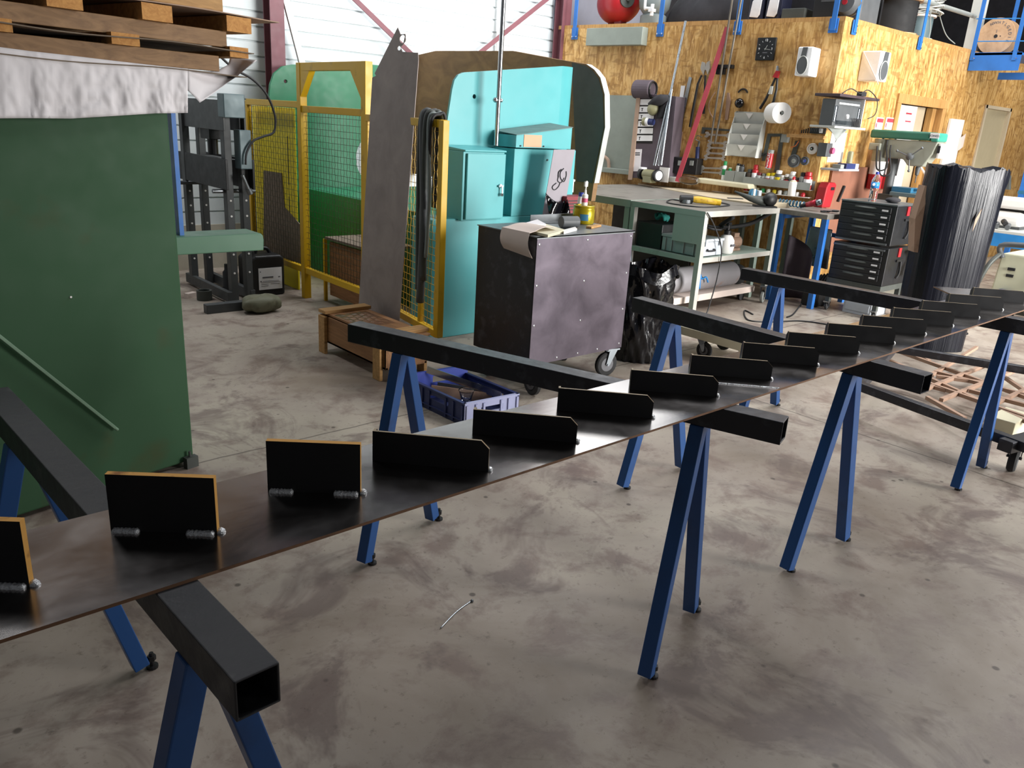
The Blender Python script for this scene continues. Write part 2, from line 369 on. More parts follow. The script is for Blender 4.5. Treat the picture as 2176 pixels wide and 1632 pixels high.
# office block clad in strand board
ZT = 2.62
m = MB(); a = osbp(0, 0); b = osbp(3.42, 0); m.prism([a, b, b - ON * .1, a + V(.1, 0, 0) + V(0, .02, 0)], (0, 0, ZT)); struct(m.build('wall_office_left', 'osb'))
Y2 = 4.144; DX0, DX1, DZ = 9.24, 10.52, 1.96; TX0 = 11.8; TX1 = 12.75; TZ = 2.08
m = MB(); m.box((7.8, Y2, 0), (DX0, Y2 + .1, ZT)); m.box((DX0, Y2, DZ), (DX1, Y2 + .1, ZT)); m.box((DX1, Y2, 0), (TX0, Y2 + .1, ZT)); m.box((TX0, Y2, TZ), (TX1, Y2 + .1, ZT)); m.box((TX1, Y2, 0), (15.5, Y2 + .1, ZT))
struct(m.build('wall_office_right', 'osb'))
m = MB(); m.box((DX0, Y2 + .14, 0), (DX1 + .8, Y2 + .2, 2.4)); m.box((DX1, Y2 + .1, 0), (DX1 + .05, Y2 + .14, 2.4)); struct(m.build('wall_office_inside', 'beige'))
# open doorway: frame, white door leaf with notices
m = MB(); w = .07
m.box((DX0 - .02, Y2 - .025, 0), (DX0 + w, Y2 + .1, DZ)); m.box((DX1 - w, Y2 - .025, 0), (DX1 + .02, Y2 + .1, DZ)); m.box((DX0 - .02, Y2 - .025, DZ), (DX1 + .02, Y2 + .1, DZ + .1))
d1 = struct(m.build('door_1', 'door_wood', bevel=.004))
m = MB(); m.box((DX0 + w, Y2 + .03, .02), (DX0 + .62, Y2 + .07, DZ - .01)); m.build('door_leaf', 'white', d1)
m = MB()
for q in ((1926, 239, 1937, 244), (1924, 256, 1935, 260)):
    p = aty(q[0], q[1], Y2 + .028); r = aty(q[2], q[3], Y2 + .028); m.box((p.x, Y2 + .026, r.z), (r.x, Y2 + .029, p.z))
m.build('notice', 'red_strap', d1)
m = MB(); m.box((DX1 - .18, Y2 + .05, 0), (DX1 - .08, Y2 + .12, DZ)); m.build('door_post', 'door_wood', d1)
m = MB(); m.box((TX0 + .05, Y2 + .02, .01), (TX1 - .05, Y2 + .06, TZ - .04))
d2 = struct(m.build('door_2', 'beige_door', bevel=.004))
m = MB(); m.box((TX0, Y2 - .02, 0), (TX0 + .05, Y2 + .1, TZ)); m.box((TX1 - .05, Y2 - .02, 0), (TX1, Y2 + .1, TZ)); m.box((TX0, Y2 - .02, TZ - .04), (TX1, Y2 + .1, TZ)); m.build('door_frame', 'beige', d2)
p = aty(2140, 304, Y2 + .015); m = MB(); m.box((p.x - .12, Y2 + .012, p.z - .015), (p.x + .06, Y2 + .019, p.z + .015)); m.mat(1); m.box((p.x + .08, Y2 + .012, p.z - .02), (p.x + .13, Y2 + .019, p.z + .025)); m.build('door_sign', ['label_white', 'blue_ink'], d2)
# mezzanine deck over the office and a back wall coloured near-black for the unlit interior
m = MB(); a = osbp(3.4, ZT); b = osbp(0, ZT)
m.prism([a, b, V(15.5, Y2, ZT), V(15.5, 7.6, ZT), V(a.x, 7.6, ZT)], (0, 0, .04)); struct(m.build('floor_mezzanine', 'door_wood'))
m = MB(); m.box((9.0, 7.5, ZT), (15.5, 7.6, 3.9)); m.box((9.0, 7.5, 5.2), (15.5, 7.6, 6.4)); m.box((15.4, Y2, ZT), (15.5, 7.6, 6.4)); struct(m.build('wall_mezzanine_unlit', 'dark_void'))
m = MB(); m.box((7.35, YW - .02, ZT), (9.0, YW - .005, 3.9)); struct(m.build('wall_mezzanine_side', 'siding_grey'))
m = MB(); m.box((-4, YW - .03, 3.78), (7.3, YW - .005, 6.4)); struct(m.build('wall_back_dimmed', 'dark_void'))  # unseen band, near-black added to keep the plate's reflection dark
m = MB(); m.box((7.3, YW - .0, 3.9), (10.6, YW + .01, 5.2)); m.mat(1)
for x in (7.3, 8.4, 9.5, 10.56): m.box((x, YW - .06, 3.9), (x + .04, YW + .0, 5.2))
struct(m.build('window_1', ['white', 'grey']))
m = MB(); m.box((-6, -8, 6.4), (18, 8.3, 6.5)); struct(m.build('ceiling', 'siding_grey'))
# ---- trestles and stair stringer
def trestle(label, cx, cy, yaw, bf, bb, af, ab, worn, s=.206, w=.066):
    d = V(math.cos(yaw), math.sin(yaw), 0); n = V(-d.y, d.x, 0); c = V(cx, cy, 0)
    t = thing('trestle', label, 'trestle', (cx, cy, 0), 'steel trestles under the long plate')
    m = MB(); m.sqtube(c - d * bb + V(0, 0, H - w / 2), c + d * bf + V(0, 0, H - w / 2), w, w, .004); m.build('beam', 'beam_worn' if worn else 'beam_black', t, bevel=.004)
    lw = .042
    for k in (-ab, af):
        for q in (-1, 1):
            top = c + d * k + n * q * .014 + V(0, 0, H - w); bot = c + d * k + n * q * s + V(0, 0, .018)
            m = MB(); ld = (bot - top).normalized(); sd = n * q
            # square tube leg with a level cut at the top and a square cut at the foot
            up = d; sidev = ld.cross(up).normalized() * lw / 2; uv = d * lw / 2
            vs = [];
            for p0, flat in ((top, 1), (bot, 0)):
                for i, j in ((-1, -1), (1, -1), (1, 1), (-1, 1)):
                    p = p0 + sidev * i + uv * j
                    if flat: p = p + ld * ((H - w - p.z) / ld.z)
                    vs.append(p)
            m.add(vs, [(0, 1, 2, 3), (7, 6, 5, 4), (1, 0, 4, 5), (2, 1, 5, 6), (3, 2, 6, 7), (0, 3, 7, 4)])
            lg = m.build('leg', 'leg_blue', t, bevel=.003)
            b0 = bot + n * q * -.0 + sd * .03 * (1 if q > 0 else -1) * 0 + d * .03
            m = MB(); b0 = bot + d * .0 + V(.03, -.005, 0); b0.z = 0
            m.cyl(b0, b0 + V(0, 0, .008), .016, n=12); m.cyl(b0 + V(0, 0, .008), b0 + V(0, 0, .05), .006, n=8); m.cyl(b0 + V(0, 0, .026), b0 + V(0, 0, .04), .012, n=6)
            m.build('foot_bolt', 'black', lg)
    return t
rd = math.radians
trestle('nearest trestle, worn dark square beam with open end pointing at the viewer', .336, 1.519, rd(-87.55), .648, .769, .47, .53, True)
trestle('black beam trestle whose back end stands beside the wooden crate', 1.682, 1.718, rd(-71.87), .767, .764, .536, .539, False)
trestle('black beam trestle whose back end stands beside the black rubbish bag', 2.771, 1.608, rd(-91.69), .662, .638, .404, .428, False)
trestle('black beam trestle farthest along the plate, in front of the rolling tool chest', 4.068, 1.672, rd(-86.12), .85, .811, .549, .588, False)
st = thing('stair_stringer', 'long flat dark steel stair stringer with welded angled brackets lying on the trestles', 'steel plate', (1.5, 1.29, H))
tp = .006
m = MB(); m.prism([(-.55, 1.137, H), (2.14, 1.137, H), (1.845, 1.446, H), (-.55, 1.446, H)], (0, 0, tp)); m.m = [0, 0] + [1] * (len(m.f) - 2); m.build('plate', ['mill_steel', 'plate_edge'], st)
m = MB(); m.prism([(2.141, 1.137, H), (4.95, 1.137, H), (4.99, 1.176, H), (4.528, 1.638, H), (4.336, 1.446, H), (1.846, 1.446, H)], (0, 0, tp)); m.m = [0, 0] + [1] * (len(m.f) - 2); m.build('plate', ['mill_steel', 'plate_edge'], st)
m = MB(); m.tube([(2.135, 1.14, H + tp), (1.99, 1.293, H + tp + .0005), (1.85, 1.443, H + tp)], .0025, 6); m.build('weld_seam', 'weld', st)
ZP = H + tp
def bead(p, q, r=.006, n=14):
    p, q = Vector(p), Vector(q); m = MB(); pts = [p + (q - p) * (i / n) for i in range(n + 1)]
    m.tube(pts, r, 8, [r * (.9 + .16 * ((i % 2) + RN.random() * .6)) * (0.6 if i in (0, n) else 1) for i in range(n + 1)]); return m
# tall rectangular end plates nearest the camera
for bx, by, L, h in ((.173, 1.255, .185, .112), (.462, 1.249, .183, .108), (.746, 1.24, .181, .107)):
    br = V(bx, by, ZP); dd = V(-.142, .116, 0).normalized(); nn = V(dd.y, -dd.x, 0)  # nn away from camera side
    bl = br + dd * L; th = .013
    if nn.dot(V(1, .3, 0)) < 0: nn = -nn
    m = MB(); m.prism([br, bl, bl + V(0, 0, h), br + V(0, 0, h)], nn * th)
    m.m = [0] * len(m.f)
    for i in range(2, len(m.f)): m.m[i] = 1
    o = m.build('end_plate', ['bracket', 'rust_edge'], st)
    a = -nn * .003
    bead(br + a - dd * -.0 + dd * .004, br + a + dd * .052, .0075).build('weld_bead', 'weld', o, smooth=True)
    bead(bl + a - dd * .004, bl + a - dd * .05, .0075).build('weld_bead', 'weld', o, smooth=True)
    bead(br - dd * .004 + nn * .0, br - dd * .004 + nn * .012, .008, 4).build('weld_bead', 'weld', o, smooth=True)
# chamfered folded brackets at 45 degrees
brs = [(1.025, 1.179, .254, .07, 1), (1.303, 1.185, .25, .062, 0), (1.593, 1.19, .25, .062, 0), (1.896, 1.198, .25, .06, 0)]
brs += [(x, y, .25, .06, 0) for x, y in ((2.186, 1.2), (2.474, 1.2), (2.757, 1.197), (3.033, 1.191), (3.307, 1.187), (3.585, 1.186), (3.886, 1.188), (4.198, 1.192), (4.51, 1.195))]
for bx, by, L, h, first in brs:
    br = V(bx, by, ZP); dd = V(-.685, .728, 0).normalized(); nn = V(dd.y, -dd.x, 0); th = .006; c = .018
    bl = br + dd * L; up = V(0, 0, h)
    m = MB(); poly = [br, bl, bl + up, br + dd * c + up, br + up - V(0, 0, c)]
    m.prism(poly, nn * th); m.m = [0] * len(m.f)
    for i in range(2, len(m.f)): m.m[i] = 1  # pale edge faces stand for highlights on the black brackets
    f0 = len(m.f); r = .035
    q = [bl + nn * th, bl + nn * r, bl + nn * r + V(0, 0, h - c), bl + nn * (r - c) + up, bl + nn * th + up]
    m.prism(q, -dd * th); m.m = m.m[:f0] + [0] * (len(m.f) - f0)
    for i in range(f0 + 2, len(m.f)): m.m[i] = 1
    o = m.build('bracket', ['bracket', 'bracket_edge_glint'], st)
    bead(br - dd * .003 + nn * .0, br - dd * .003 + nn * .012 + V(0, 0, .004), .0055, 4).build('weld_bead', 'weld', o, smooth=True)
# ---- green guillotine shear at the left
DG = V(.9795, .2013, 0).normalized(); NG = V(DG.y, -DG.x, 0)      # along its face, out of its face
PG = V(1.155, 3.342, 0)
def gp(a, z, off=0): return PG - DG * a + NG * off + V(0, 0, z)
def gpx(px, py, off=0):
    d = ray(px, py); q = PG + NG * off; return CAM + d * ((q - CAM).dot(NG) / d.dot(NG))
gz = 1.58
gs = thing('guillotine_shear', 'big dark green machine at left with pallets stacked on its top', 'machine', (.5, 3.5, 0))
m = MB(); m.prism([gp(0, .02), gp(1.9, .02), gp(1.9, .02, -1.1), gp(0.02, .02, -1.1)], (0, 0, gz - .02)); m.build('body', 'green_dark', gs, bevel=.008)
m = MB(); y0 = 3.8; xr = 1.737
pr = [V(1.0, y0, .858), V(xr - .004, y0, .852), V(xr, y0, .905), V(xr - .004, y0, .926), V(xr - .016, y0, .938), V(1.0, y0, .938)]
m.prism(pr, (0, .17, 0)); m.build('squaring_arm', 'green_arm', gs, bevel=.004)
a, b = gpx(-30, 692, .03), gpx(243, 908, .02)
m = MB(); m.beam(a, b, .012, .02, up=NG); m.tube([b, b + (b - a).normalized() * .02], .007, 8); m.build('control_rod', 'green_rod', gs, bevel=.002)
p = gpx(392, 962, .004); q = gpx(376, 1000, .004); m = MB(); m.prism([gp(.0, .0, .006), gp(.055, .0, .006), gp(.055, .05, .006), gp(.0, .05, .006)], NG * .03); m.cyl(gp(.03, .05, .02), gp(.03, .075, .02), .006, n=8); m.build('foot_bracket', 'frame_grey', gs)
p = gpx(150, 631, .0); m = MB(); m.cyl(p, p + NG * .004, .004, n=8); m.build('screw', 'white', gs)
x = aty(376, 370, 3.86).x; m = MB(); m.box((x - .01, 3.85, .93), (x + .01, 3.9, gz)); m.build('blue_upright', 'blue', gs)
# white paper sheet draped over the machine front
def lerp_px(pts, t):
    t *= len(pts) - 1; i = min(int(t), len(pts) - 2); f = t - i
    return pts[i][0] + (pts[i + 1][0] - pts[i][0]) * f, pts[i][1] + (pts[i + 1][1] - pts[i][1]) * f
top = [(-780, -4), (-420, 44), (-60, 92), (60, 108), (150, 118), (250, 130), (330, 139), (399, 146)]; bot = [(-780, 262), (-420, 256), (-60, 252), (60, 251), (150, 252), (250, 246), (330, 241), (399, 240)]
def paper(u, v):
    a = lerp_px(top, u); b = lerp_px(bot, u); px = a[0] + (b[0] - a[0]) * v; py = a[1] + (b[1] - a[1]) * v
    from mathutils import noise as nz_
    w = .015 * nz_.noise(V(u * 15, v * 1.6, 3)) + .01 * abs(nz_.noise(V(u * 34, v * 4, 7))) + .006 * abs(nz_.noise(V(u * 86, v * 9, 1)))
    return gpx(px, py, .03 + w * (.4 + v) + .02 * v)
ps = thing('paper_sheet', 'crumpled white paper sheet draped over the front of the green machine', 'paper', gp(.5, gz))
m = MB(); m.grid(paper, 150, 18, (0, .002, 0)); m.build('hanging_front', 'paper', ps, smooth=True)
flap = [[(399, 146), (440, 151), (482, 152), (520, 138), (538, 111)], [(399, 175), (442, 185), (488, 172), (525, 155), (546, 125)], [(399, 192), (420, 218), (470, 186), (508, 163), (548, 128)]]
def fl(u, v):
    r0 = lerp_px(flap[0], u); r1 = lerp_px(flap[1], u); r2 = lerp_px(flap[2], u)
    a, b, t = (r0, r1, v * 2) if v < .5 else (r1, r2, v * 2 - 1)
    p = gpx(a[0] + (b[0] - a[0]) * t, a[1] + (b[1] - a[1]) * t, .03 + .04 * u * (1 - v) * 0)
    return p + NG * (.05 * v * math.sin(u * 6) * .5 - .25 * u * (1 - v))*.6
m = MB(); m.grid(fl, 24, 10, (0, .002, 0)); m.build('side_flap', 'paper', ps, smooth=True)
m = MB(); m.prism([gp(-.28, gz + .07, .02), gp(1.7, gz + .07, .02), gp(1.7, gz + .07, -1.0), gp(-.28, gz + .07, -1.0)], (0, 0, .003)); m.build('top_area', 'paper', ps)
# pallets
def zrow(px, py): return gpx(px, py, .0)
def apx(px, py): p = zrow(px, py); return (PG - p).dot(DG)
zA = gz + .078
def pallet(label, z0, a_str, blocks, hs, hb, depth=.98):
    t = thing('pallet', label, 'pallet', gp(.3, z0, -.5), 'pallets stacked on the green machine')
    for off in (0, -depth / 2, -depth + .09):
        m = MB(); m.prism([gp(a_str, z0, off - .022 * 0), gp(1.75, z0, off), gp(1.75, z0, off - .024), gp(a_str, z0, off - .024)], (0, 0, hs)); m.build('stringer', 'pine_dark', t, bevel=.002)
    for a0, w in blocks:
        m = MB(); m.mat(0); m.prism([gp(a0, z0 + hs, .03), gp(a0 + w, z0 + hs, .03), gp(a0 + w, z0 + hs, -depth), gp(a0, z0 + hs, -depth)], (0, 0, hb)); o = m.build('deck_board', 'pine', t, bevel=.002)
        m = MB(); m.prism([gp(a0, z0 + hs, .031), gp(a0 + w, z0 + hs, .031), gp(a0 + w, z0 + hs, .029), gp(a0, z0 + hs, .029)], (0, 0, hb)); m.build('sawn_end', 'pine_end', o)
    return t
z1 = zrow(466, 152).z; h1 = zrow(466, 119).z - z1
bl1 = [(apx(518, 112), apx(488, 112) - apx(518, 112) + .02), (apx(287, 84), .105), (apx(17, 53), .105), (apx(17, 53) + .5, .105)]
pallet('lower wooden pallet lying on the white paper, shadowed boards', z1, apx(466, 135), bl1, h1, .04)
z2 = zrow(482, 101).z; h2 = zrow(482, 67).z - z2
bl2 = [(apx(524, 50), .115), (apx(356, 24), .12), (apx(166, 4), .12), (apx(166, 4) + .42, .12)]
pallet('upper wooden pallet of lighter boards, topmost of the stack', z2, apx(482, 85), bl2, h2, .058)
def card(label, z, a, dz, ov, wav, mt='cardboard_grey'):
    m = MB(); m.grid(lambda u, v: gp(1.7 + (a - 1.7) * u, z + wav * math.sin(u * 17 + v * 3), ov - (ov + .95) * v), 40, 6, (0, 0, dz)); tag(m.build('cardboard_sheet', mt), label, 'cardboard', 'cardboard between the pallets')
card('thin wavy dark cardboard sheet between the two stacked pallets', z2 - .012, apx(524, 106), .004, .05, .005)
card('dark cardboard sheet under the lower pallet, on the white paper', z1 - .012, apx(512, 152), .004, .04, .004)
card('pale cardboard sheet on top of the upper pallet with its end sticking out at right', z2 + h2 + .062, apx(584, 50), .004, .03, .003, 'cardboard')
m = MB(); m.prism([gp(apx(468, 20), z2 + h2 + .068, .02), gp(1.7, z2 + h2 + .068, .02), gp(1.7, z2 + h2 + .068, -.12), gp(apx(468, 20), z2 + h2 + .068, -.12)], (0, 0, .09)); tag(m.build('wood_plank', 'pine', bevel=.003), 'light knotty wooden plank lying on the topmost cardboard', 'plank')
# ---- hydraulic press (its frame runs away from the camera)
YF, YNR = 6.95, 6.2
hp = thing('hydraulic_press', 'dark grey hydraulic shop press with blue-grey pump boxes behind the green arm', 'press', (2.6, 6.55, 0))
ups = [(aty(401, 420, YF).x, YF), (aty(434, 420, YF).x, YF), (aty(486, 420, YNR).x, YNR), (aty(519, 420, YNR).x, YNR)]
zt = 1.56; XA, XB = ups[0][0] + .02, ups[3][0]
for k, (xx, yy) in enumerate(ups):
    m = MB(); m.box((xx - .028, yy - .035, .02), (xx + .028, yy + .035, zt - .02)); o = m.build('upright', 'press_grey', hp, bevel=.003)
    for z in (.25, .4, .55, .7, .82): m = MB(); m.cyl((xx, yy - .04, z), (xx, yy - .034, z), .008, n=10); m.build('pin_hole', 'white', o)
for x in (XA - .02, XB + .0):
    m = MB(); m.box((x - .008, YNR - .08, zt - .22), (x + .008, YF + .08, zt)); m.build('head_beam', 'press_grey', hp, bevel=.003)
p = atx(450, 272, (XA + XB) / 2); yc = p.y; xm = (XA + XB) / 2
m = MB(); m.box((xm - .06, yc - .09, zt - .3), (xm + .06, yc + .09, zt - .05)); m.cyl((xm, yc, zt - .42), (xm, yc, zt - .3), .04); m.build('ram', 'black', hp, bevel=.003)
zb0, zb1 = atx(389, 380, XA - .03).z, atx(389, 322, XA - .03).z
for x in (XA - .035, XB + .035):
    m = MB(); m.box((x - .01, YNR - .12, zb0), (x + .01, YF + .1, zb1)); m.build('press_bed', 'black', hp, bevel=.003)
m = MB(); m.box((XA - .02, YNR + .1, zb1 - .04), (XB + .02, YF - .1, zb1 - .015)); m.build('bed_plate', 'black', hp)
for y in (YF - .04, YNR + .02): m = MB(); m.cyl((XA - .1, y, zb0 - .02), (XB + .1, y, zb0 - .02), .016, n=10); m.build('bed_pin', 'steel_grey', hp)
yo = YNR - .12; p = aty(474, 198, yo); q = aty(522, 252, yo); m = MB(); m.box((p.x, yo, q.z), (q.x, yo + .12, p.z)); m.build('oil_tank', 'press_blue', hp, bevel=.006)
p = aty(508, 276, yo); q = aty(537, 360, yo); m = MB(); m.box((p.x, yo, q.z), (q.x, yo + .11, p.z)); m.build('pump_box', 'press_blue', hp, bevel=.006)
hs = [aty(*q, yo - .03) for q in ((470, 122), (500, 148), (536, 168), (566, 200), (584, 245), (582, 280), (560, 290), (538, 300), (524, 325), (522, 350))]
m = MB(); m.tube(smoothpath(hs, 8), .009, 8); m.build('hydraulic_hose', 'cable', hp, smooth=True)
a, b = aty(515, 372, yo - .02), aty(528, 402, yo - .02); m = MB(); m.cyl(a, b, .014, n=10); m.cyl(b, b + (b - a) * .35, .024, n=10); m.build('pump_lever', 'steel_grey', hp)
m = MB(); m.box((XA - .05, YNR - .04, .02), (XA - .01, YF + .12, .1)); m.build('base_rail', 'press_grey', hp, bevel=.003)
m = MB(); m.box((XB - .0, YNR - .04, .02), (XB + .04, YF + .12, .1)); m.build('base_rail', 'press_grey', hp, bevel=.003)
m = MB(); m.box((2.23, 5.93, .0), (2.62, 6.0, .07)); m.build('base_foot', 'press_grey', hp, bevel=.004)
p = atz(483, 612, 0); m = MB(); m.lathe([(.05, 0), (.05, .03), (.035, .05), (.035, .17), (.02, .19), (.018, .24)], (2.68, 6.62, 0), 14); tag(m.build('bottle_jack', 'black', smooth='auto'), 'small black bottle jack on the floor by the press uprights', 'jack')
p = atz(435, 637, 0); m = MB(); m.lathe([(.045, 0), (.06, 0), (.06, .08), (.045, .08), (.045, .0)], (p.x, p.y, 0), 18); tag(m.build('steel_ring', 'frame_grey', smooth='auto'), 'dark steel ring standing on the floor inside the press base', 'ring')
m = MB(); p = atz(405, 632, 0); m.rbox(p + V(0, 0, .02), (.09, .05, .04), .4); tag(m.build('paper_box', 'cardboard_pale'), 'small pale carton on the floor beside the press base', 'box')
# jerrycan
YJ = 6.32; p0 = aty(520, 640, YJ); x0, x1 = aty(534, 600, YJ).x, aty(606, 600, YJ).x; zt = aty(570, 533, YJ).z
jc = thing('jerrycan', 'black plastic jerrycan with a white label standing beside the press', 'canister', ((x0 + x1) / 2, YJ + .13, 0))
m = MB(); m.prism([(x0, YJ, 0), (x1, YJ, 0), (x1, YJ, zt * .82), (x1 - .03, YJ, zt * .9), (x0 + .05, YJ, zt * .9), (x0, YJ, zt * .82)], (0, .26, 0)); m.build('body', 'black', jc, bevel=.02, seg=3)
m = MB(); m.tube(smoothpath([(x0 + .1, YJ + .13, zt * .88), (x0 + .12, YJ + .13, zt), (x1 - .1, YJ + .13, zt), (x1 - .07, YJ + .13, zt * .88)]), .016, 8); m.build('handle', 'black', jc, smooth=True)
m = MB(); m.cyl((x0 + .05, YJ + .1, zt * .88), (x0 + .05, YJ + .1, zt * .97), .03); m.build('cap', 'rubber', jc)
a, b = aty(549, 571, YJ - .004), aty(600, 612, YJ - .004); m = MB(); m.box((a.x, YJ - .004, b.z), (b.x, YJ - .001, a.z)); lb = m.build('label', 'label_white', jc)
m = MB(); w = b.x - a.x; hh = a.z - b.z
for fx, fz, fw, th in ((.16, .4, .46, .012), (.84, .42, .08, .008), (.06, .58, .06, .01), (.16, .6, .7, .003), (.1, .66, .8, .003), (.1, .74, .3, .003), (.5, .74, .4, .003), (.1, .82, .3, .003), (.06, .14, .04, .008)):
    m.box((a.x + w * fx, YJ - .0055, a.z - hh * fz - th), (a.x + w * (fx + fw), YJ - .004, a.z - hh * fz))
m.build('label_print', 'ink_grey', lb)
# wrapped bundle
cb = V(2.62, 5.83, .0); m = MB()
def bun(u, v):
    a = 2 * PI * u; t = PI * v; k = .75
    f = lambda c: math.copysign(abs(c) ** k, c)
    r = 1 + .09 * math.sin(5 * a + 7 * v) + .05 * math.sin(9 * a + 3 * v)
    return cb + V(.15 * f(math.sin(t)) * f(math.cos(a)) * r, .1 * f(math.sin(t)) * f(math.sin(a)) * r, .068 + .066 * f(math.cos(t)) * (1 + .1 * math.sin(3 * a)))
m.grid(bun, 28, 12); tag(m.build('wrapped_bundle', 'stone', smooth=True), 'grey-green plastic wrapped bundle lying on the floor in front of the jerrycan', 'bundle')
# ---- yellow guard fence
def mesh_panel(mb, a, b, z0, z1, pitch=.035, r=.0022, d3=None):
    a, b = Vector(a), Vector(b); L = (b - a).length; d = (b - a) / L; n = V(-d.y, d.x, 0)
    k = 0; s = pitch / 2
    while s < L:
        N = max(6, int((z1 - z0) / pitch)); pts = [a + d * s + n * (.003 * (-1) ** (i + k)) + V(0, 0, z0 + (z1 - z0) * i / N) for i in range(N + 1)]
        mb.tube(pts, r, 4); s += pitch; k += 1
    z = z0 + pitch / 2
    while z < z1: mb.tube([a + V(0, 0, z), b + V(0, 0, z)], r, 4); z += pitch
GA, GB, GL = V(3.16, 6.12, 0), V(3.14, 5.12, 0), V(3.17, 7.15, 0)
gf = thing('guard_fence', 'yellow framed wire mesh safety guard around the green press brake', 'guard', (3.15, 6.1, 0))
for P_, z0 in ((GA, 0), (GB, .0)):
    m = MB(); m.box((P_.x - .03, P_.y - .03, z0), (P_.x + .03, P_.y + .03, 1.87)); m.build('post', 'yellow', gf, bevel=.003)
m = MB(); m.box((GL.x - .02, GL.y - .02, .0), (GL.x + .02, GL.y + .02, 1.57)); m.build('post', 'yellow', gf, bevel=.003)
m = MB(); m.beam(GA + V(0, 0, 1.84), GB + V(0, 0, 1.84), .05, .06); m.build('top_rail', 'yellow', gf, bevel=.003)
for P_, s in ((GA, -1), (GB, 1)):
    m = MB(); q = P_ + V(-.026, s * .03, 0); m.prism([q + V(0, 0, 1.83), q + V(0, s * .15, 1.81), q + V(0, 0, 1.62)], (.052, 0, 0)); m.build('corner_gusset', 'yellow', gf)
for A_, B_, zt in ((GA, GB, 1.53), (GL, GA, 1.56)):
    for z in (zt, .24): m = MB(); m.beam(A_ + V(0, 0, z), B_ + V(0, 0, z), .04, .05); m.build('rail', 'yellow', gf, bevel=.003)
    m = MB(); mesh_panel(m, A_, B_, .26, zt - .02, .046, .0018); m.build('wire_mesh', 'mesh_dark', gf)
q = V(3.2, 5.0, 0); m = MB()
ys = thing('yellow_screen', 'bright yellow sheet metal panel standing behind the left mesh of the guard', 'panel', (3.4, 6.6, 0))
a, b = atx(535, 222, 3.24), atx(624, 232, 3.24); m = MB(); m.box((3.24, a.y, .0), (3.255, b.y, 1.53)); m.build('panel', 'yellow_sheet', ys, bevel=.003)
m = MB()
for z0, z1 in ((.9, 1.3), (.35, .8)): m.box((3.237, b.y + .12, z0), (3.24, b.y + .13, z1))
m.build('slot', 'dark_void', ys)
cbx = [aty(0, 0, 1)] ; cpts = [(560, 362), (598, 368), (604, 440), (640, 480), (640, 560), (560, 540)]
m = MB(); m.prism([atx(*q, 3.232) for q in cpts], (.007, 0, 0)); tag(m.build('cardboard_piece', 'cardboard_grey'), 'grey-brown cut cardboard piece stuck behind the yellow mesh', 'cardboard')
# hinged gate leaf
D2 = V(.171, .985, 0); GE = V(2.915, 3.905, 0); GH = GE + D2 * 1.17
gl = thing('guard_gate', 'open yellow mesh gate leaf with grey hoses hung over its top', 'gate', GE, None)
zb, ztp = .235, 1.5
m = MB()
for P_, w in ((GE, .045), (GH, .04)): m.beam(P_ + V(0, 0, zb - .02), P_ + V(0, 0, ztp + .02), w, w, up=(0, 1, 0))
P_ = GE + D2 * .26; m.beam(P_ + V(0, 0, zb), P_ + V(0, 0, ztp), .03, .03, up=(0, 1, 0))
m.beam(GE + V(0, 0, ztp), GH + V(0, 0, ztp), .045); m.beam(GE + V(0, 0, zb), GH + V(0, 0, zb), .045); m.build('frame', 'yellow', gl, bevel=.003)
m = MB(); mesh_panel(m, GE, GH, zb, ztp, .046, .0018); m.build('wire_mesh', 'yellow', gl)
hb = thing('hose_bundle', 'dark grey hose bundle draped over the yellow gate leaf', 'hose', GE + D2 * .12)
NGt = V(-.985, .171, 0)
for k, (o, ln, r) in enumerate(((.13, .95, .022), (.17, 1.1, .026), (.2, 1.02, .02), (.1, .8, .012), (.07, .5, .01))):
    P_ = GE + D2 * o; c = V(0, 0, ztp)
    pts = [P_ - NGt * .05 + V(0, 0, ztp - .5), P_ - NGt * .045 + c, P_ + c + V(0, 0, .05), P_ + NGt * .05 + c, P_ + NGt * .045 + D2 * (.02 * (-1) ** k) + V(0, 0, ztp - ln * .5), P_ + NGt * .035 + D2 * .03 + V(0, 0, ztp - ln)]
    m = MB(); m.tube(smoothpath(pts, 8), r, 8); m.build('hose', ['frame_grey', 'grey_dark', 'frame_grey', 'case_grey', 'cable'][k], hb, smooth=True)
# leaning steel sheet with laser-cut top corner
P0 = V(2.885, 4.8, 0); T0 = V(.1, 0, 1.9); NS = V(0, 1, 0).cross(T0).normalized()
def shp(px, py):
    d = ray(px, py); return CAM + d * ((P0 - CAM).dot(NS) / d.dot(NS))
bl, br = shp(762, 652), shp(848, 682)
def down(p, p2):   # continue an edge to the floor
    d = p - p2; return p + d * ((.0 - p.z) / d.z)
ul, ur = shp(791, 163), shp(889, 128)
o_ = [shp(*q) for q in ((889, 128), (888, 112), (855, 110), (851, 100), (858, 92), (861, 72), (851, 73), (845, 58), (796, 156), (799, 161), (791, 165))]
poly = o_ + [down(bl, ul), down(br, ur)]
hol = lambda cx, cy, r: [shp(cx + r * .72 * math.cos(t), cy + r * math.sin(t)) for t in [2 * PI * i / 14 for i in range(14)]]
m = MB(); m.holes(poly, [hol(855.5, 83, 9), hol(848, 102.5, 5)], NS * .004)
tag(m.build('steel_sheet', 'sheet_steel'), 'tall grey-brown steel offcut sheet leaning upright against the yellow guard', 'sheet metal')
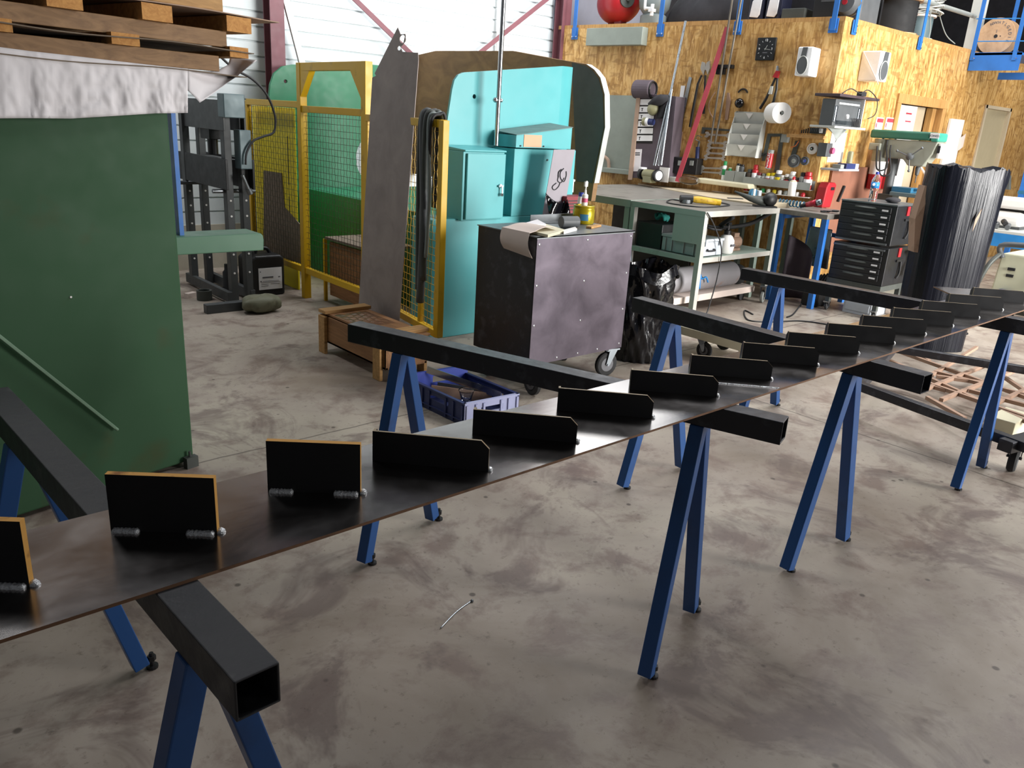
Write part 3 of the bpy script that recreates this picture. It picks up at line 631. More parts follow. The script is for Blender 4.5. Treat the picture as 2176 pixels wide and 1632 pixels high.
# ---- wooden crate
cr = thing('wooden_crate', 'long low wooden crate on skids behind the trestle', 'crate', (2.65, 4.3, 0))
cx0, cx1, cy0, cy1 = 2.5, 2.8, 3.86, 4.66
m = MB(); m.box((cx0, cy0, .075), (cx0 + .016, cy1, .25)); m.box((cx1 - .016, cy0, .075), (cx1, cy1, .25)); m.box((cx0, cy0, .075), (cx1, cy0 + .016, .25)); m.box((cx0, cy1 - .016, .075), (cx1, cy1, .25)); m.box((cx0, cy0, .075), (cx1, cy1, .09)); m.build('box_sides', 'crate_wood', cr, bevel=.002)
m = MB(); m.box((cx0 + .01, cy0 - .02, .256), (cx1 + .01, cy1 + .02, .27)); m.build('lid', 'crate_wood', cr, bevel=.002)
for y in (3.93, 4.6):
    m = MB(); m.box((cx0 - .025, y - .04, 0), (cx0 - .002, y + .04, .255)); m.build('side_batten', 'pine', cr, bevel=.003)
    m = MB(); m.box((cx1 + .002, y - .04, 0), (cx1 + .025, y + .04, .255)); m.build('side_batten', 'pine', cr, bevel=.003)
    m = MB(); m.box((cx0 - .02, y - .045, .27), (cx1 + .03, y + .045, .292)); m.build('top_batten', 'pine', cr, bevel=.003)
m = MB(); m.grid(lambda u, v: V(2.52 + .24 * u, 4.15 + .36 * v, .2725 + .012 * abs(math.sin(9 * u + 14 * v) * math.sin(17 * u - 5 * v)) * (4 * u * (1 - u)) ** .5 * (4 * v * (1 - v)) ** .5), 24, 30); tag(m.build('plastic_wrap', 'clear_wrap', smooth=True), 'crumpled clear plastic wrap lying on the crate lid', 'plastic')
# ---- blue folding tray crate with offcuts
tr = thing('tray_crate', 'blue plastic tray crate of offcuts on the floor behind the plate', 'crate', (2.62, 3.2, 0))
c0, ux, uy = V(2.449, 3.03, 0), V(.355, -.03, 0), V(-.01, .455, 0)
def tp_(a, b, z): return c0 + ux * a + uy * b + V(0, 0, z)
hz = .125
def wall(a0, b0, a1, b1, z0, z1, n, mt, name='side_wall', hnd=None):
    t = n * .012; A_, B_ = tp_(a0, b0, 0), tp_(a1, b1, 0); m = MB(); L = lambda s, z: A_ + (B_ - A_) * s + V(0, 0, z)
    pl = [L(0, z0), L(1, z0), L(1, z1), L(0, z1)]
    hs = [[L(hnd[0], hnd[2]), L(hnd[1], hnd[2]), L(hnd[1], hnd[3]), L(hnd[0], hnd[3])]] if hnd else []
    m.holes(pl, hs, t)
    m.beam(L(0, z1) + t / 2, L(1, z1) + t / 2, .02, .008)
    for s in (.04, .2, .34, .66, .8, .96): m.obox(L(s, (z0 + z1) / 2) - n * .004, (B_ - A_).normalized() * .006, V(0, 0, (z1 - z0) * .42), n * .004)
    m.beam(L(0, z0 + .03) - n * .004, L(1, z0 + .03) - n * .004, .008, .006)
    return m.build(name, mt, tr)
wall(0, 0, 1, 0, .0, hz, V(0, 1, 0), 'lavender', 'end_wall', (.3, .7, .06, .09))  # blue crate: near end coloured pale as lit, sides navy as shaded
wall(0, 0, 0, 1, .0, hz, V(1, 0, 0), 'navy', 'side_wall', (.3, .7, .07, .095)); wall(1, 0, 1, 1, 0, hz, V(-1, 0, 0), 'navy', 'side_wall', (.25, .75, .06, .095)); wall(0, 1, 1, 1, .0, .17, V(0, -1, 0), 'crate_blue', 'end_wall', (.3, .65, .1, .14))
m = MB(); m.prism([tp_(.02, .02, .004), tp_(.98, .02, .004), tp_(.98, .98, .004), tp_(.02, .98, .004)], (0, 0, .006)); m.build('bottom', 'navy', tr)
for k, (a, b, c, d, z0, z1, w, mt, lb) in enumerate(((.2, .95, .86, .2, .19, .1, .04, 'mill_steel', 'dark steel strip standing up out of the blue tray crate'), (.1, .75, .8, .3, .1, .07, .06, 'rust_strip', 'brown steel strip lying flat in the blue tray crate'), (.08, .9, .1, .2, .1, .1, .03, 'zinc', 'shiny steel strip along the near side of the tray crate'), (.35, .9, .95, .5, .09, .06, .05, 'steel_grey', 'grey steel offcut lying in the back of the tray crate'))):
    m = MB(); m.beam(tp_(a, b, z0), tp_(c, d, z1), .004, w); tag(m.build('steel_strip', mt), lb, 'steel strip', 'steel strips in the tray crate')
pc = tp_(.36, .34, .085); m = MB(); m.lathe([(.028, 0), (.042, .05), (.045, .055), (.041, .05), (.027, .004)], pc, 24); tag(m.build('plastic_cup', 'clear_plastic', smooth=True), 'clear plastic cup on the offcuts in the blue tray crate', 'cup')
# ---- press brake (teal machine)
pb = thing('press_brake', 'big teal green press brake machine behind the black cabinet', 'machine', (4.3, 5.8, 0))
yn = 4.75
def rp(pts, Y): return [aty(*q, Y) for q in pts]
near = rp([(985, 154), (974, 159), (966, 170), (961, 190), (950, 262), (940, 330), (930, 430)], yn)
xl = near[-1].x; xe = aty(1195, 147, yn).x; zl = near[0].z; ze = aty(1240, 146, yn).z
pl = near + [V(xl, yn, .3), V(xe, yn, .3), V(xe, yn, ze)]
hc = aty(1008, 205, yn); h = [hc + V(.016 * math.cos(t), 0, .016 * math.sin(t)) for t in [2 * PI * i / 14 for i in range(14)]]
m = MB(); m.holes(pl, [h], (0, .02, 0))
def bend(u, v):
    t = u * 1.25; r = .28; return V(xe + r * math.sin(t), yn + r * (1 - math.cos(t)), .75 + (ze - .75 + .01 * u) * v)
m.build('side_cover', 'teal', pb)
m = MB(); m.grid(bend, 10, 2, (0, .004, 0)); m.build('curved_cover', 'teal', pb, smooth='auto')
m = MB(); m.cyl(hc + V(0, .02, 0), hc + V(0, .03, 0), .017, n=14); m.build('hole_back', 'dark_void', pb)
m = MB(); m.box((3.28, 4.5, 0), (4.62, 4.74, .86)); m.build('base', 'teal', pb, bevel=.006)
m = MB(); m.box((3.75, 4.78, 0), (5.2, 7.28, .8)); m.build('bed', 'green_machine', pb, bevel=.006)
fy = 7.3; far = rp([(790, 137), (622, 137), (600, 141), (582, 156), (574, 180), (570, 230), (563, 330)], fy)
hc = aty(607, 173, fy); h = [hc + V(.016 * math.cos(t), 0, .016 * math.sin(t)) for t in [2 * PI * i / 14 for i in range(14)]]
m = MB(); tc_ = aty(800, 338, fy); thr = [tc_ + V(.24 * math.cos(t), 0, .25 * math.sin(t)) for t in [2 * PI * i / 28 for i in range(28)]]
m.holes([far[0]] + far[1:] + [V(far[-1].x, fy, .2), V(4.9, fy, .2), V(4.9, fy, far[0].z)], [h, thr], (0, .03, 0)); m.build('side_frame', 'green_machine', pb, bevel=.003)
xr_ = 5.3
ram = [atx(*q, xr_) for q in ((1285, 270), (1284, 200), (1275, 165), (1262, 148), (1245, 136), (1180, 125), (1090, 108), (925, 108), (890, 116), (800, 128))]
pl = ram + [V(xr_, ram[-1].y, .9), V(xr_, 4.9, .9), atx(1262, 388, xr_)]
m = MB(); m.prism(pl, (.055, 0, 0)); m.m = [0] * len(m.f)
m.build('back_beam', ['panel_brown'], pb, bevel=.003)
# pale strip added for the light on the beam's front edge
est = [atx(*q, xr_) for q in ((1262, 389), (1285, 270), (1284, 200), (1275, 165), (1262, 148), (1245, 136))]
m = MB()
for a, b in zip(est, est[1:]): m.prism([a + V(-.002, -.004, 0), a + V(.06, -.004, 0), b + V(.06, -.004, 0), b + V(-.002, -.004, 0)], V(0, -.004, 0))
m.build('lit_edge_strip', 'edge_lit', pb)
m = MB(); q = [atx(*t, xr_) for t in ((1284, 200), (1275, 165), (1262, 148), (1245, 136), (1200, 128))]
m.prism([atx(*t, xr_ - .004) for t in ((1283, 270), (1281, 200), (1272, 167), (1259, 150), (1243, 139), (1215, 133), (1225, 385), (1258, 389))], (.003, 0, 0)); m.build('shaded_end', 'frame_grey', pb)  # dark overlay stands for shade on the beam's near end
# lock box
b1 = rp([(988, 322), (1074, 322), (1070, 466), (983, 468)], 4.45)
x0, x1, z0, z1 = b1[0].x - .0, b1[1].x, b1[2].z, b1[0].z
eb = MB(); eb.box((x0 - .005, 4.46, z0), (x1 + .003, 4.75, z1)); eb.prism([(x0 - .005, 4.44, z1), (x0 - .005, 4.75, z1), (x0 - .005, 4.75, z1 + .03), (x0 - .005, 4.44, z1 + .012)], (x1 - x0 + .01, 0, 0)); ebo = eb.build('electrical_box', 'teal', pb, bevel=.004)
m = MB(); m.box((x0 + .02, 4.44, z0 + .01), (x1, 4.46, z1 - .012)); dr = m.build('box_door', 'teal', ebo, bevel=.003)
kp = aty(1062, 395, 4.44); m = MB(); m.cyl(kp, kp + V(0, -.012, 0), .014, n=14); m.box(kp + V(-.022, -.02, -.006), kp + V(.02, -.01, .006)); m.cyl(kp + V(.004, -.02, 0), kp + V(.006, -.022, -.05), .006, n=6); m.cyl(kp + V(.006, -.022, -.05), kp + V(.006, -.022, -.07), .011, n=8); m.build('key_lock', 'chrome', ebo)
# control cabinet with sloped lid and orange label
x0, x1 = aty(1093, 330, 4.5).x, aty(1200, 330, 4.5).x + .12; zb_, zt_ = .86, aty(1095, 316, 4.5).z
m = MB(); m.box((x0, 4.5, zb_), (x1, 4.75, zt_)); cc = m.build('control_cabinet', 'teal', pb, bevel=.003)
zf = aty(1095, 287, 4.5).z; zk = aty(1175, 272, 4.5).z
m = MB(); m.prism([(x0 - .0, 4.49, zt_ + .008), (x1 - .07, 4.49, zt_ + .008), (x1 - .07, 4.49, zk + .01), (x0, 4.49, zf)], (0, .25, 0)); cap = m.build('cabinet_hood', 'teal', pb, bevel=.002)
m = MB(); m.prism([(x0 - .003, 4.485, zf), (x1 - .066, 4.485, zk + .01), (x1 - .066, 4.74, zk + .03), (x0 - .003, 4.74, zf + .02)], (0, 0, .004)); m.build('hood_top', 'teal_grey', cap)
a, b = aty(1114, 286, 4.488), aty(1150, 313, 4.488); m = MB(); m.box((a.x, 4.4865, b.z), (b.x, 4.489, a.z)); m.build('orange_label', mat('orange_label', 'e39a78', .5, 0, var=.02) or 'orange_label', cap)
m = MB()
for q in ((1106, 310), (1155, 311)): p = aty(*q, 4.488); m.cyl(p, p + V(0, -.005, 0), .006, n=8)
p = aty(1163, 340, 4.498); m.cyl(p, p + V(0, -.004, 0), .007, n=8); m.build('screw', 'black', cc)
# steel pole rising from the machine
pa = V(aty(1054, 315, 4.6).x, 4.6, 1.36); m = MB(); po = thing('conduit_pole', 'thin shiny steel pole rising from the teal electrical box', 'pole', pa)
q = aty(1070, 0, 4.6); dd = (q - pa); dd = dd / dd.z; m.cyl(pa, pa + dd * 3.6, .017, n=12); m.build('pole', 'chrome', po, smooth='auto')
c = pa + dd * (aty(1060, 213, 4.6).z - pa.z); m = MB(); m.cyl(c - V(.035, 0, 0), c + V(.03, 0, 0), .011, n=10); m.ball(c + V(-.03, 0, 0), .018); m.ball(c + V(.025, 0, 0), .014); m.build('clamp', 'chrome', po, smooth=True)
# plate with cut-out emblem leaning on the control cabinet
yl = 4.3
lp = rp([(1177, 318), (1222, 318), (1196, 462), (1152, 462)], yl); lean = V(0, .0, 0)
el = thing('emblem_plate', 'grey steel plate with a curved emblem cut out, leaning on the teal cabinet', 'plate', V(lp[3].x, yl, 0))
m = MB(); m.prism(lp[:2] + [lp[1] + (lp[2] - lp[1]) * (lp[1].z / (lp[1].z - lp[2].z)), lp[0] + (lp[3] - lp[0]) * (lp[0].z / (lp[0].z - lp[3].z))], (0, .004, 0)); m.build('plate', mat('plate_grey', '8f8990', .5, .0, var=.05) or 'plate_grey', el)
m = MB()
for pts, r in (([(1198, 358), (1191, 366), (1191, 378), (1198, 386), (1203, 374), (1203, 364)], .004), ([(1186, 378), (1187, 366), (1193, 360)], .005), ([(1187, 374), (1185, 384), (1192, 388), (1199, 378)], .004), ([(1182, 389), (1174, 396), (1175, 402), (1180, 403), (1187, 396), (1190, 388)], .004)):
    m.tube(smoothpath([aty(*q, yl - .002) for q in pts], 5), r, 5)
m.build('emblem', 'ink', el)
it = thing('inner_table', 'low yellow framed stand with a dark brown top behind the guard mesh', 'stand', (3.45, 5.6, 0))
a, b = V(3.25, 5.28, .52), V(3.68, 5.95, .52); m = MB(); m.box(a, b + V(0, 0, .02)); m.build('top', 'cardboard_grey', it)
for x in (a.x, b.x):
    for y in (a.y, b.y): m = MB(); m.box((x - .012, y - .012, 0), (x + .012, y + .012, .52)); m.build('leg', 'yellow', it)
m = MB(); m.box((a.x + .03, a.y + .1, .05), (a.x + .05, b.y - .02, .5)); m.build('side_panel', 'crate_wood', it)
# ---- black rolling cabinet
cx0, cx1, cy0, cy1, cz0, cz1 = 3.05, 3.868, 3.2, 3.715, .19, .935
bc = thing('rolling_cabinet', 'black steel cabinet on castors, riveted front with light sheen in its colour', 'cabinet', ((cx0 + cx1) / 2, (cy0 + cy1) / 2, 0))
m = MB(); m.box((cx0, cy0 + .004, cz0), (cx1, cy1, cz1)); m.build('body', 'beam_black', bc, bevel=.003)
def frontz(x, base): return base
m = MB(); m.prism([(cx0 + .002, cy0 + .003, cz0), (cx1 - .002, cy0 + .003, cz0 - .0), (cx1 - .002, cy0 + .003, cz1 - .002), (cx0 + .002, cy0 + .003, cz1 - .002)], (0, -.004, 0)); fp = m.build('front_panel', 'cabinet_sheen', bc)
m = MB(); m.box((cx0 - .006, cy0 - .008, cz1), (cx1 + .006, cy1 + .004, cz1 + .006)); m.box((cx0 - .006, cy0 - .008, cz1 - .006), (cx1 + .006, cy0 - .005, cz1 + .006)); m.build('top_sheet', 'steel_grey', bc)
for q in ((1145, 520), (1249, 510), (1341, 502), (1138, 608), (1241, 597), (1331, 580), (1132, 693), (1233, 681), (1323, 657), (1315, 730), (1268, 752), (1226, 762), (1182, 771)):
    p = aty(*q, cy0 - .001); p.x = min(max(p.x, cx0 + .02), cx1 - .02); p.z = max(p.z, cz0 + .02); m = MB(); m.lathe([(.0075, 0), (.006, .003), (.002, .004)], p, 10, (0, -1, 0)); m.build('rivet', 'chrome', fp, smooth='auto')
def caster(par, c, r=.075, w=.03, yaw=0, ht=.17, mt='tyre', hub='hub', fork='zinc', name='castor'):
    d = V(math.cos(yaw), math.sin(yaw), 0); a = V(-d.y, d.x, 0); c = Vector(c); hubc = c + V(0, 0, r)
    m = MB(); m.lathe([(r * .9, -w / 2), (r, -w * .3), (r, w * .3), (r * .9, w / 2), (r * .66, w / 2), (r * .64, w * .38), (r * .3, w * .36), (r * .3, w * .55), (.001, w * .55)], hubc, 24, a); o = m.build('wheel', mt, par, smooth='auto')
    m = MB(); m.cyl(hubc - a * w * .52, hubc + a * w * .52, r * .58, n=18); m.build('wheel_hub', hub, o)
    m = MB(); sw = d * r * .45
    for s in (-1, 1): m.prism([hubc + a * s * (w / 2 + .006) + d * r * .18, hubc + a * s * (w / 2 + .006) - d * r * .18, c + a * s * (w / 2 + .006) + sw - d * .03 + V(0, 0, ht - .006), c + a * s * (w / 2 + .006) + sw + d * .03 + V(0, 0, ht - .006)], a * .004 * s)
    m.obox(c + sw + V(0, 0, ht - .005), d * .045, a * (w / 2 + .012), V(0, 0, .005)); m.cyl(hubc - a * (w / 2 + .014), hubc + a * (w / 2 + .014), .008, n=8); m.build('fork', fork, par)
caster(bc, (cx0 + .06, cy0 + .02, 0), .08, .034, rd(80), .186); caster(bc, (cx1 - .09, cy0 + .04, 0), .08, .034, rd(-12), .186)
caster(bc, (cx0 + .08, cy1 - .08, 0), .08, .034, rd(20), .186); caster(bc, (cx1 - .08, cy1 - .08, 0), .08, .034, rd(60), .186)
TZ_ = cz1 + .007
# folded card hanging over the cabinet's left edge
def cardfold(u, v):
    w = .26 * (.3 + u * .7) + .04
    y = 3.46 - .235 * v + .05 * (1 - u)
    if u < .5: return V(cx0 + .012 + .26 * (.5 - u) * 2 - .05 * v * (1 - 2 * u), y, TZ_ + .012 + .018 * math.sin(PI * u * 2) + .03 * v * (.5 - u))
    t = (u - .5) * 2; return V(cx0 - .012 - .022 * math.sin(PI * t), y - .01 * t * v, TZ_ + .012 - .135 * t + .02 * (t * t) * (1 - v))
m = MB(); m.grid(cardfold, 20, 8, (0, 0, .003)); tag(m.build('folded_cardboard', 'cardboard_pale', smooth='auto'), 'pale folded cardboard hanging over the left edge of the black cabinet', 'cardboard')
def topslab(label, name, q, z, th, mt, cat, grp=None, bev=.001):
    m = MB(); m.prism([atz(*p, z) for p in q], (0, 0, th)); return tag(m.build(name, mt, bevel=bev), label, cat, grp)
topslab('cream foam board with a thick white edge lying on the black cabinet', 'foam_board', ((1098, 489), (1152, 479), (1201, 494), (1164, 505)), TZ_, .016, 'cream', 'board')
topslab('thin white strip of card behind the foam board on the cabinet', 'card_strip', ((1195, 493), (1222, 486), (1226, 490), (1198, 498)), TZ_, .012, 'white', 'card')
topslab('white crumpled paper on the cabinet behind the folded cardboard', 'paper_scrap', ((1118, 477), (1142, 470), (1160, 480), (1125, 482)), TZ_ + .016, .012, 'paper', 'paper')
y = 3.66; m = MB(); a, b = V(3.42, y, TZ_), V(3.83, y, TZ_); m.box((a.x, y - .05, TZ_), (b.x, y, TZ_ + .004)); m.box((a.x, y, TZ_), (b.x, y + .004, TZ_ + .05)); tag(m.build('angle_iron', 'steel_grey', bevel=.001), 'grey steel angle lying along the back of the black cabinet top', 'steel angle')
ml = thing('rubber_mallet', 'mallet with a dark round head and wooden handle lying on the black cabinet', 'mallet', (3.6, 3.42, TZ_))
c = V(3.52, 3.42, TZ_ + .035); ax = V(.97, -.24, 0).normalized(); m = MB(); m.cyl(c - ax * .06, c + ax * .06, .035, n=24); m.build('head', 'grey_dark', ml, bevel=.004)
m = MB(); h = V(.85, .5, 0).normalized(); m.tube([c + h * .02 + ax * .03, c + h * .1 + V(0, 0, -.012), c + h * .25 + V(0, 0, -.022)], .012, 10, [.011, .013, .012]); m.build('handle', 'pine', ml, smooth=True)
m = MB(); m.rbox((3.7, 3.38, TZ_ + .006), (.16, .035, .012), .35); tag(m.build('wood_stick', 'pine'), 'short pale wooden slat beside the mallet on the cabinet', 'wood')
# tin and tubes
tc = V(3.93, 3.66, 0)
tin = thing('metal_tin', 'gold coloured metal tin with a blue label behind the mallet', 'tin', V(3.8, 3.56, TZ_))
tc = V(3.79, 3.56, TZ_); m = MB(); m.lathe([(.066, 0), (.07, .006), (.07, .085), (.066, .09), (.066, .1), (.069, .106), (.069, .112), (.06, .114), (.058, .107), (.001, .107)], tc, 32); m.build('body', 'gold', tin, smooth='auto')
m = MB(); A = rd(-155); m.grid(lambda u, v: tc + V(.0708 * math.cos(A + u * .8), .0708 * math.sin(A + u * .8), .022 + .04 * v), 8, 1); m.build('label', 'hose_blue', tin)
sc = V(3.8, 3.57, TZ_ + .108); sp = thing('sealant_tube', 'white and pink sealant tube standing on the gold tin', 'tube', sc)
m = MB(); m.mat(0); m.lathe([(.019, 0), (.02, .004), (.02, .022)], sc, 18); m.mat(1); m.lathe([(.0202, .022), (.0202, .048)], sc, 18); m.mat(0); m.lathe([(.02, .048), (.02, .068), (.009, .076), (.006, .1)], sc, 18); m.build('body', ['white', 'pink'], sp, smooth='auto'); m = MB(); m.cyl(sc + V(0, 0, .1), sc + V(.004, 0, .155), .004, .006); m.box(sc + V(-.012, -.006, .12), sc + V(.012, .006, .15)); m.build('nozzle', 'white', sp)
# red tool box and a black block added for the shade behind
bx = thing('red_tool_box', 'dark red plastic tool box with slots behind the cabinet top', 'tool box', (4.33, 4.32, .62))
a, b = aty(1205, 418, 4.25), aty(1236, 468, 4.25); m = MB(); m.box((a.x, 4.25, b.z - .12), (b.x + .05, 4.38, a.z)); m.build('body', 'red_dark', bx, bevel=.006)
for k in range(4): m = MB(); z = a.z - .035 - k * .022; m.box((a.x + .02, 4.246, z), (b.x + .02, 4.251, z + .007)); m.build('slot', 'black', bx)
m = MB(); m.box((4.42, 4.1, 0), (4.95, 4.42, b.z - .121)); tag(m.build('shade_block', 'black', bevel=.01), 'large black block standing in for shade behind the black rolling cabinet', 'bin')
bm = MB(); p = aty(1192, 440, 4.22)
m = MB(); m.grid(lambda u, v: aty(1160 + 46 * u + 10 * v, 410 + 20 * math.sin(2.5 * u) * (1 - v) + 62 * v, 4.24 + .03 * math.sin(9 * u + 5 * v)), 14, 10, (0, .004, 0)); tag(m.build('black_film', 'black_gloss', smooth=True), 'crumpled shiny black plastic against the foot of the emblem plate', 'plastic')
ct = aty(1283, 432, 3.72); ct = thing('cartridge', 'blue cartridge with white band standing beside the gold tin', 'tube', V(3.84, 3.66, TZ_))
m = MB(); a = V(3.905, 3.66, TZ_); a.x = min(aty(1279, 474, 3.66).x, 3.845); b = a + V(.02, 0, aty(1286, 408, 3.66).z - TZ_); d = b - a
m.mat(0); m.cyl(a, a + d * .38, .02); m.mat(1); m.cyl(a + d * .38, a + d * .5, .0205); m.mat(0); m.cyl(a + d * .5, a + d * .6, .02); m.mat(1); m.cyl(a + d * .6, a + d * .85, .0205); m.mat(0); m.cyl(a + d * .85, b, .02); m.build('body', ['blue_ink', 'label_white'], ct, smooth='auto')
m = MB(); q = aty(1210, 400, 4.6); m.cyl(aty(1213, 408, 4.6), aty(1216, 385, 4.6), .02, .015); m.cyl(aty(1216, 385, 4.6), aty(1217, 381, 4.6), .022); tag(m.build('hand_brush', 'white'), 'small white handled tool hanging beside the emblem plate', 'tool')
# ---- main steel work bench
BX0, BX1, BY0, BY1, BZ = 5.75, 6.93, 4.0, 4.82, .905
wb = thing('work_bench', 'green steel work bench with front faces coloured as lit and an open shelf', 'bench', ((BX0 + BX1) / 2, (BY0 + BY1) / 2, 0))
m = MB(); m.mat(0); m.box((BX0, BY0, BZ - .05), (BX1, BY1, BZ)); m.m = [0] * 6; m.m[0] = 1; m.m[1] = 0; m.m[2] = 2; m.m[4] = 1  # front faces of the green bench coloured pale for the light on them
o = m.build('bench_top', ['bench_top', 'bench_green', 'bench_lit_face'], wb, bevel=.002)
for x, y in ((BX0, BY0), (BX1 - .05, BY0), (BX0, BY1 - .05), (BX1 - .05, BY1 - .05)):
    m = MB(); z0 = .17 if x > 6 else 0; m.box((x, y, z0), (x + .05, y + .05, BZ - .05)); m.m = [0] * 6; m.m[2] = 1; m.build('leg', ['bench_green', 'bench_lit_face'], wb, bevel=.002)
    if z0: caster(wb, (x + .02, y + .02, 0), .06, .03, rd(200), .17, 'grey', 'hub', 'steel_grey')
m = MB(); m.box((BX0 + .004, BY0 + .004, .462), (BX1, BY1, .506)); m.m = [0] * 6; m.m[2] = 1; m.build('shelf', ['bench_green', 'bench_lit_face'], wb, bevel=.002)
m = MB(); m.box((BX0 + .003, BY0 + .05, .62), (BX0 + .04, BY0 + .32, BZ - .05)); m.build('drawer_box', 'bench_green', wb, bevel=.002)
m = MB(); m.box((BX0 + .004, BY0 + .05, .02), (BX0 + .03, BY1, .06)); m.build('foot_rail', 'bench_green', wb)
fb = thing('long_table', 'long grey metal table behind the green work bench, reaching to the boarded wall', 'table', (6.9, 5.6, 0))
m = MB(); m.box((BX0 + .0, BY1 + .005, BZ - .06), (7.42, 6.2, BZ + .005)); m.m = [0] * 6; m.m[4] = 1; m.m[2] = 1; m.build('table_top', ['bench_top', 'bench_green'], fb, bevel=.002)
for x, y in ((BX0 + .01, BY1 + .02), (BX0 + .01, 6.1), (7.3, 6.1)): m = MB(); m.box((x, y, 0), (x + .06, y + .06, BZ - .06)); m.build('leg', 'bench_green', fb, bevel=.002)
m = MB(); m.prism([(BX1 + .01, 4.17, BZ - .04), osbp(.06, BZ - .04, .02), osbp(2.1, BZ - .04, .02), (BX1 + .01, 4.8, BZ - .04)], (0, 0, .055)); 
bb = thing('back_bench', 'beige topped bench along the boarded wall under the bottle shelf', 'bench', (7.3, 4.5, 0)); m.build('bench_top', 'beige', bb, bevel=.002)
for x, y in ((6.98, 4.22), (7.62, 4.25), (7.55, 4.76)): m = MB(); m.box((x, y, 0), (x + .05, y + .05, BZ - .04)); m.build('leg', 'bench_green', bb, bevel=.002)
# under the bench
m = MB(); m.box((6.86, 4.9, .05), (6.9, 6.0, .84)); tag(m.build('brown_board', 'dark_panel'), 'dark brown board standing behind the open shelf of the green bench', 'board')
gc = thing('lidded_case', 'grey plastic lidded case with paler front on the bench shelf', 'case', (5.96, 4.18, .507))
m = MB(); m.box((5.79, 4.04, .512), (6.13, 4.45, .635)); m.m = [0] * 6; m.m[2] = 1; m.build('body', ['case_grey', 'case_light'], gc, bevel=.006)  # front faces of body and lid set paler than the sides
m = MB(); m.box((5.782, 4.032, .636), (6.138, 4.458, .66)); m.m = [0] * 6; m.m[2] = 1; m.build('lid', ['case_grey', 'case_light'], gc, bevel=.005)
for y in (4.09, 4.2, 4.33, 4.4): m = MB(); m.box((5.776, y, .52), (5.782, y + .012, .63)); m.build('rib', 'case_grey', gc)
for x in (5.85, 6.06): m = MB(); m.box((x, 4.022, .6), (x + .03, 4.032, .66)); m.build('latch', 'case_light', gc, bevel=.002)
m = MB(); m.tube(smoothpath([(5.9, 4.035, .57), (5.9, 4.018, .56), (5.99, 4.018, .56), (5.99, 4.035, .57)]), .008, 8); m.build('handle', 'ink', gc)
m = MB(); m.box((5.8, 4.47, .507), (6.15, 4.76, .73)); tag(m.build('black_box', 'black', bevel=.006), 'black plastic box behind the grey case on the bench shelf', 'box')
m = MB(); m.prism([(5.98, 4.36, .665), (6.2, 4.36, .665), (6.12, 4.36, .74), (6.0, 4.36, .745)], (0, .1, 0)); tag(m.build('white_carton', 'white'), 'white slanted carton lying on the grey case', 'carton')
bn = V(5.95, 4.6, .732); m = MB()
for k in range(7):
    a = k * .9; m.tube([bn + V(.07 * math.cos(a + t * .7) * (1 - .1 * k), .07 * math.sin(a + t), .02 + .05 * abs(math.sin(t * 1.3 + k))) for t in [i * .5 for i in range(9)]], .013, 6)
tag(m.build('green_strap', 'teal_cloth', smooth=True), 'tangled green strap bundle on the black box under the bench', 'strap')
pts = [V(6.05, 4.25, .84), V(6.1, 4.3, .76), V(6.15, 4.2, .72), V(6.25, 4.15, .71)]; m = MB(); m.tube(smoothpath(pts), .012, 8); m.tube(smoothpath([p + V(.02, .03, .02) for p in pts]), .01, 8); tag(m.build('black_cable', 'cable', smooth=True), 'thick black cable looped over the grey case under the bench', 'cable')
so = thing('pump_sprayer', 'white pump sprayer bottle with black head on the bench shelf', 'sprayer', (6.3, 4.1, .507)); sc = V(6.27, 4.1, .507)
m = MB(); m.lathe([(.06, 0), (.068, .01), (.075, .06), (.07, .12), (.05, .155), (.028, .17)], sc, 24); m.build('bottle', 'white', so, smooth=True)
m = MB(); m.lathe([(.032, .168), (.032, .205), (.016, .21), (.014, .25)], sc, 16); m.tube([sc + V(0, 0, .235), sc + V(-.09, .0, .24)], .012, 8); m.box(sc + V(-.02, -.014, .25), sc + V(.03, .014, .275)); m.build('pump_head', 'black', so, smooth='auto')
m = MB(); m.box(sc + V(-.03, -.078, .07), sc + V(.03, -.07, .09)); m.build('print', 'ink_grey', so)
mo = thing('rusty_motor', 'rusty brown electric motor on the bench shelf behind the sprayer', 'motor', (6.5, 4.2, .507)); m = MB(); m.cyl((6.42, 4.2, .58), (6.6, 4.2, .58), .06); m.box((6.44, 4.14, .507), (6.58, 4.26, .53)); m.build('body', 'rust_strip', mo, bevel=.003); m = MB(); m.box((6.47, 4.15, .63), (6.55, 4.22, .67)); m.build('terminal_box', 'rust_strip', mo, bevel=.003); m = MB(); m.cyl((6.36, 4.2, .58), (6.42, 4.2, .58), .02); m.build('shaft', 'steel_grey', mo)
m = MB(); m.box((6.03, 4.3, .507), (6.08, 4.33, .86)); tag(m.build('blue_profile', 'navy'), 'dark blue steel profile standing behind the front leg of the bench', 'profile')
pts = [V(6.2, 4.02, .84), V(6.3, 4.2, .74), V(6.55, 4.3, .7), V(6.78, 4.2, .74), V(6.86, 4.05, .86)]; m = MB(); m.tube(smoothpath(pts), .02, 8); tag(m.build('rubber_hose', 'rubber', smooth=True), 'black rubber hose hanging in a loop under the bench top', 'hose')
pts = [aty(*q, 3.985) for q in ((1503, 452), (1518, 480), (1533, 530), (1524, 590), (1510, 640))] + [atz(1500, 668, .006), atz(1480, 690, .006)]; m = MB(); m.tube(smoothpath(pts, 8), .006, 6); tag(m.build('power_cable', 'cable', smooth=True), 'black power cable hanging down in front of the bench to the floor', 'cable')
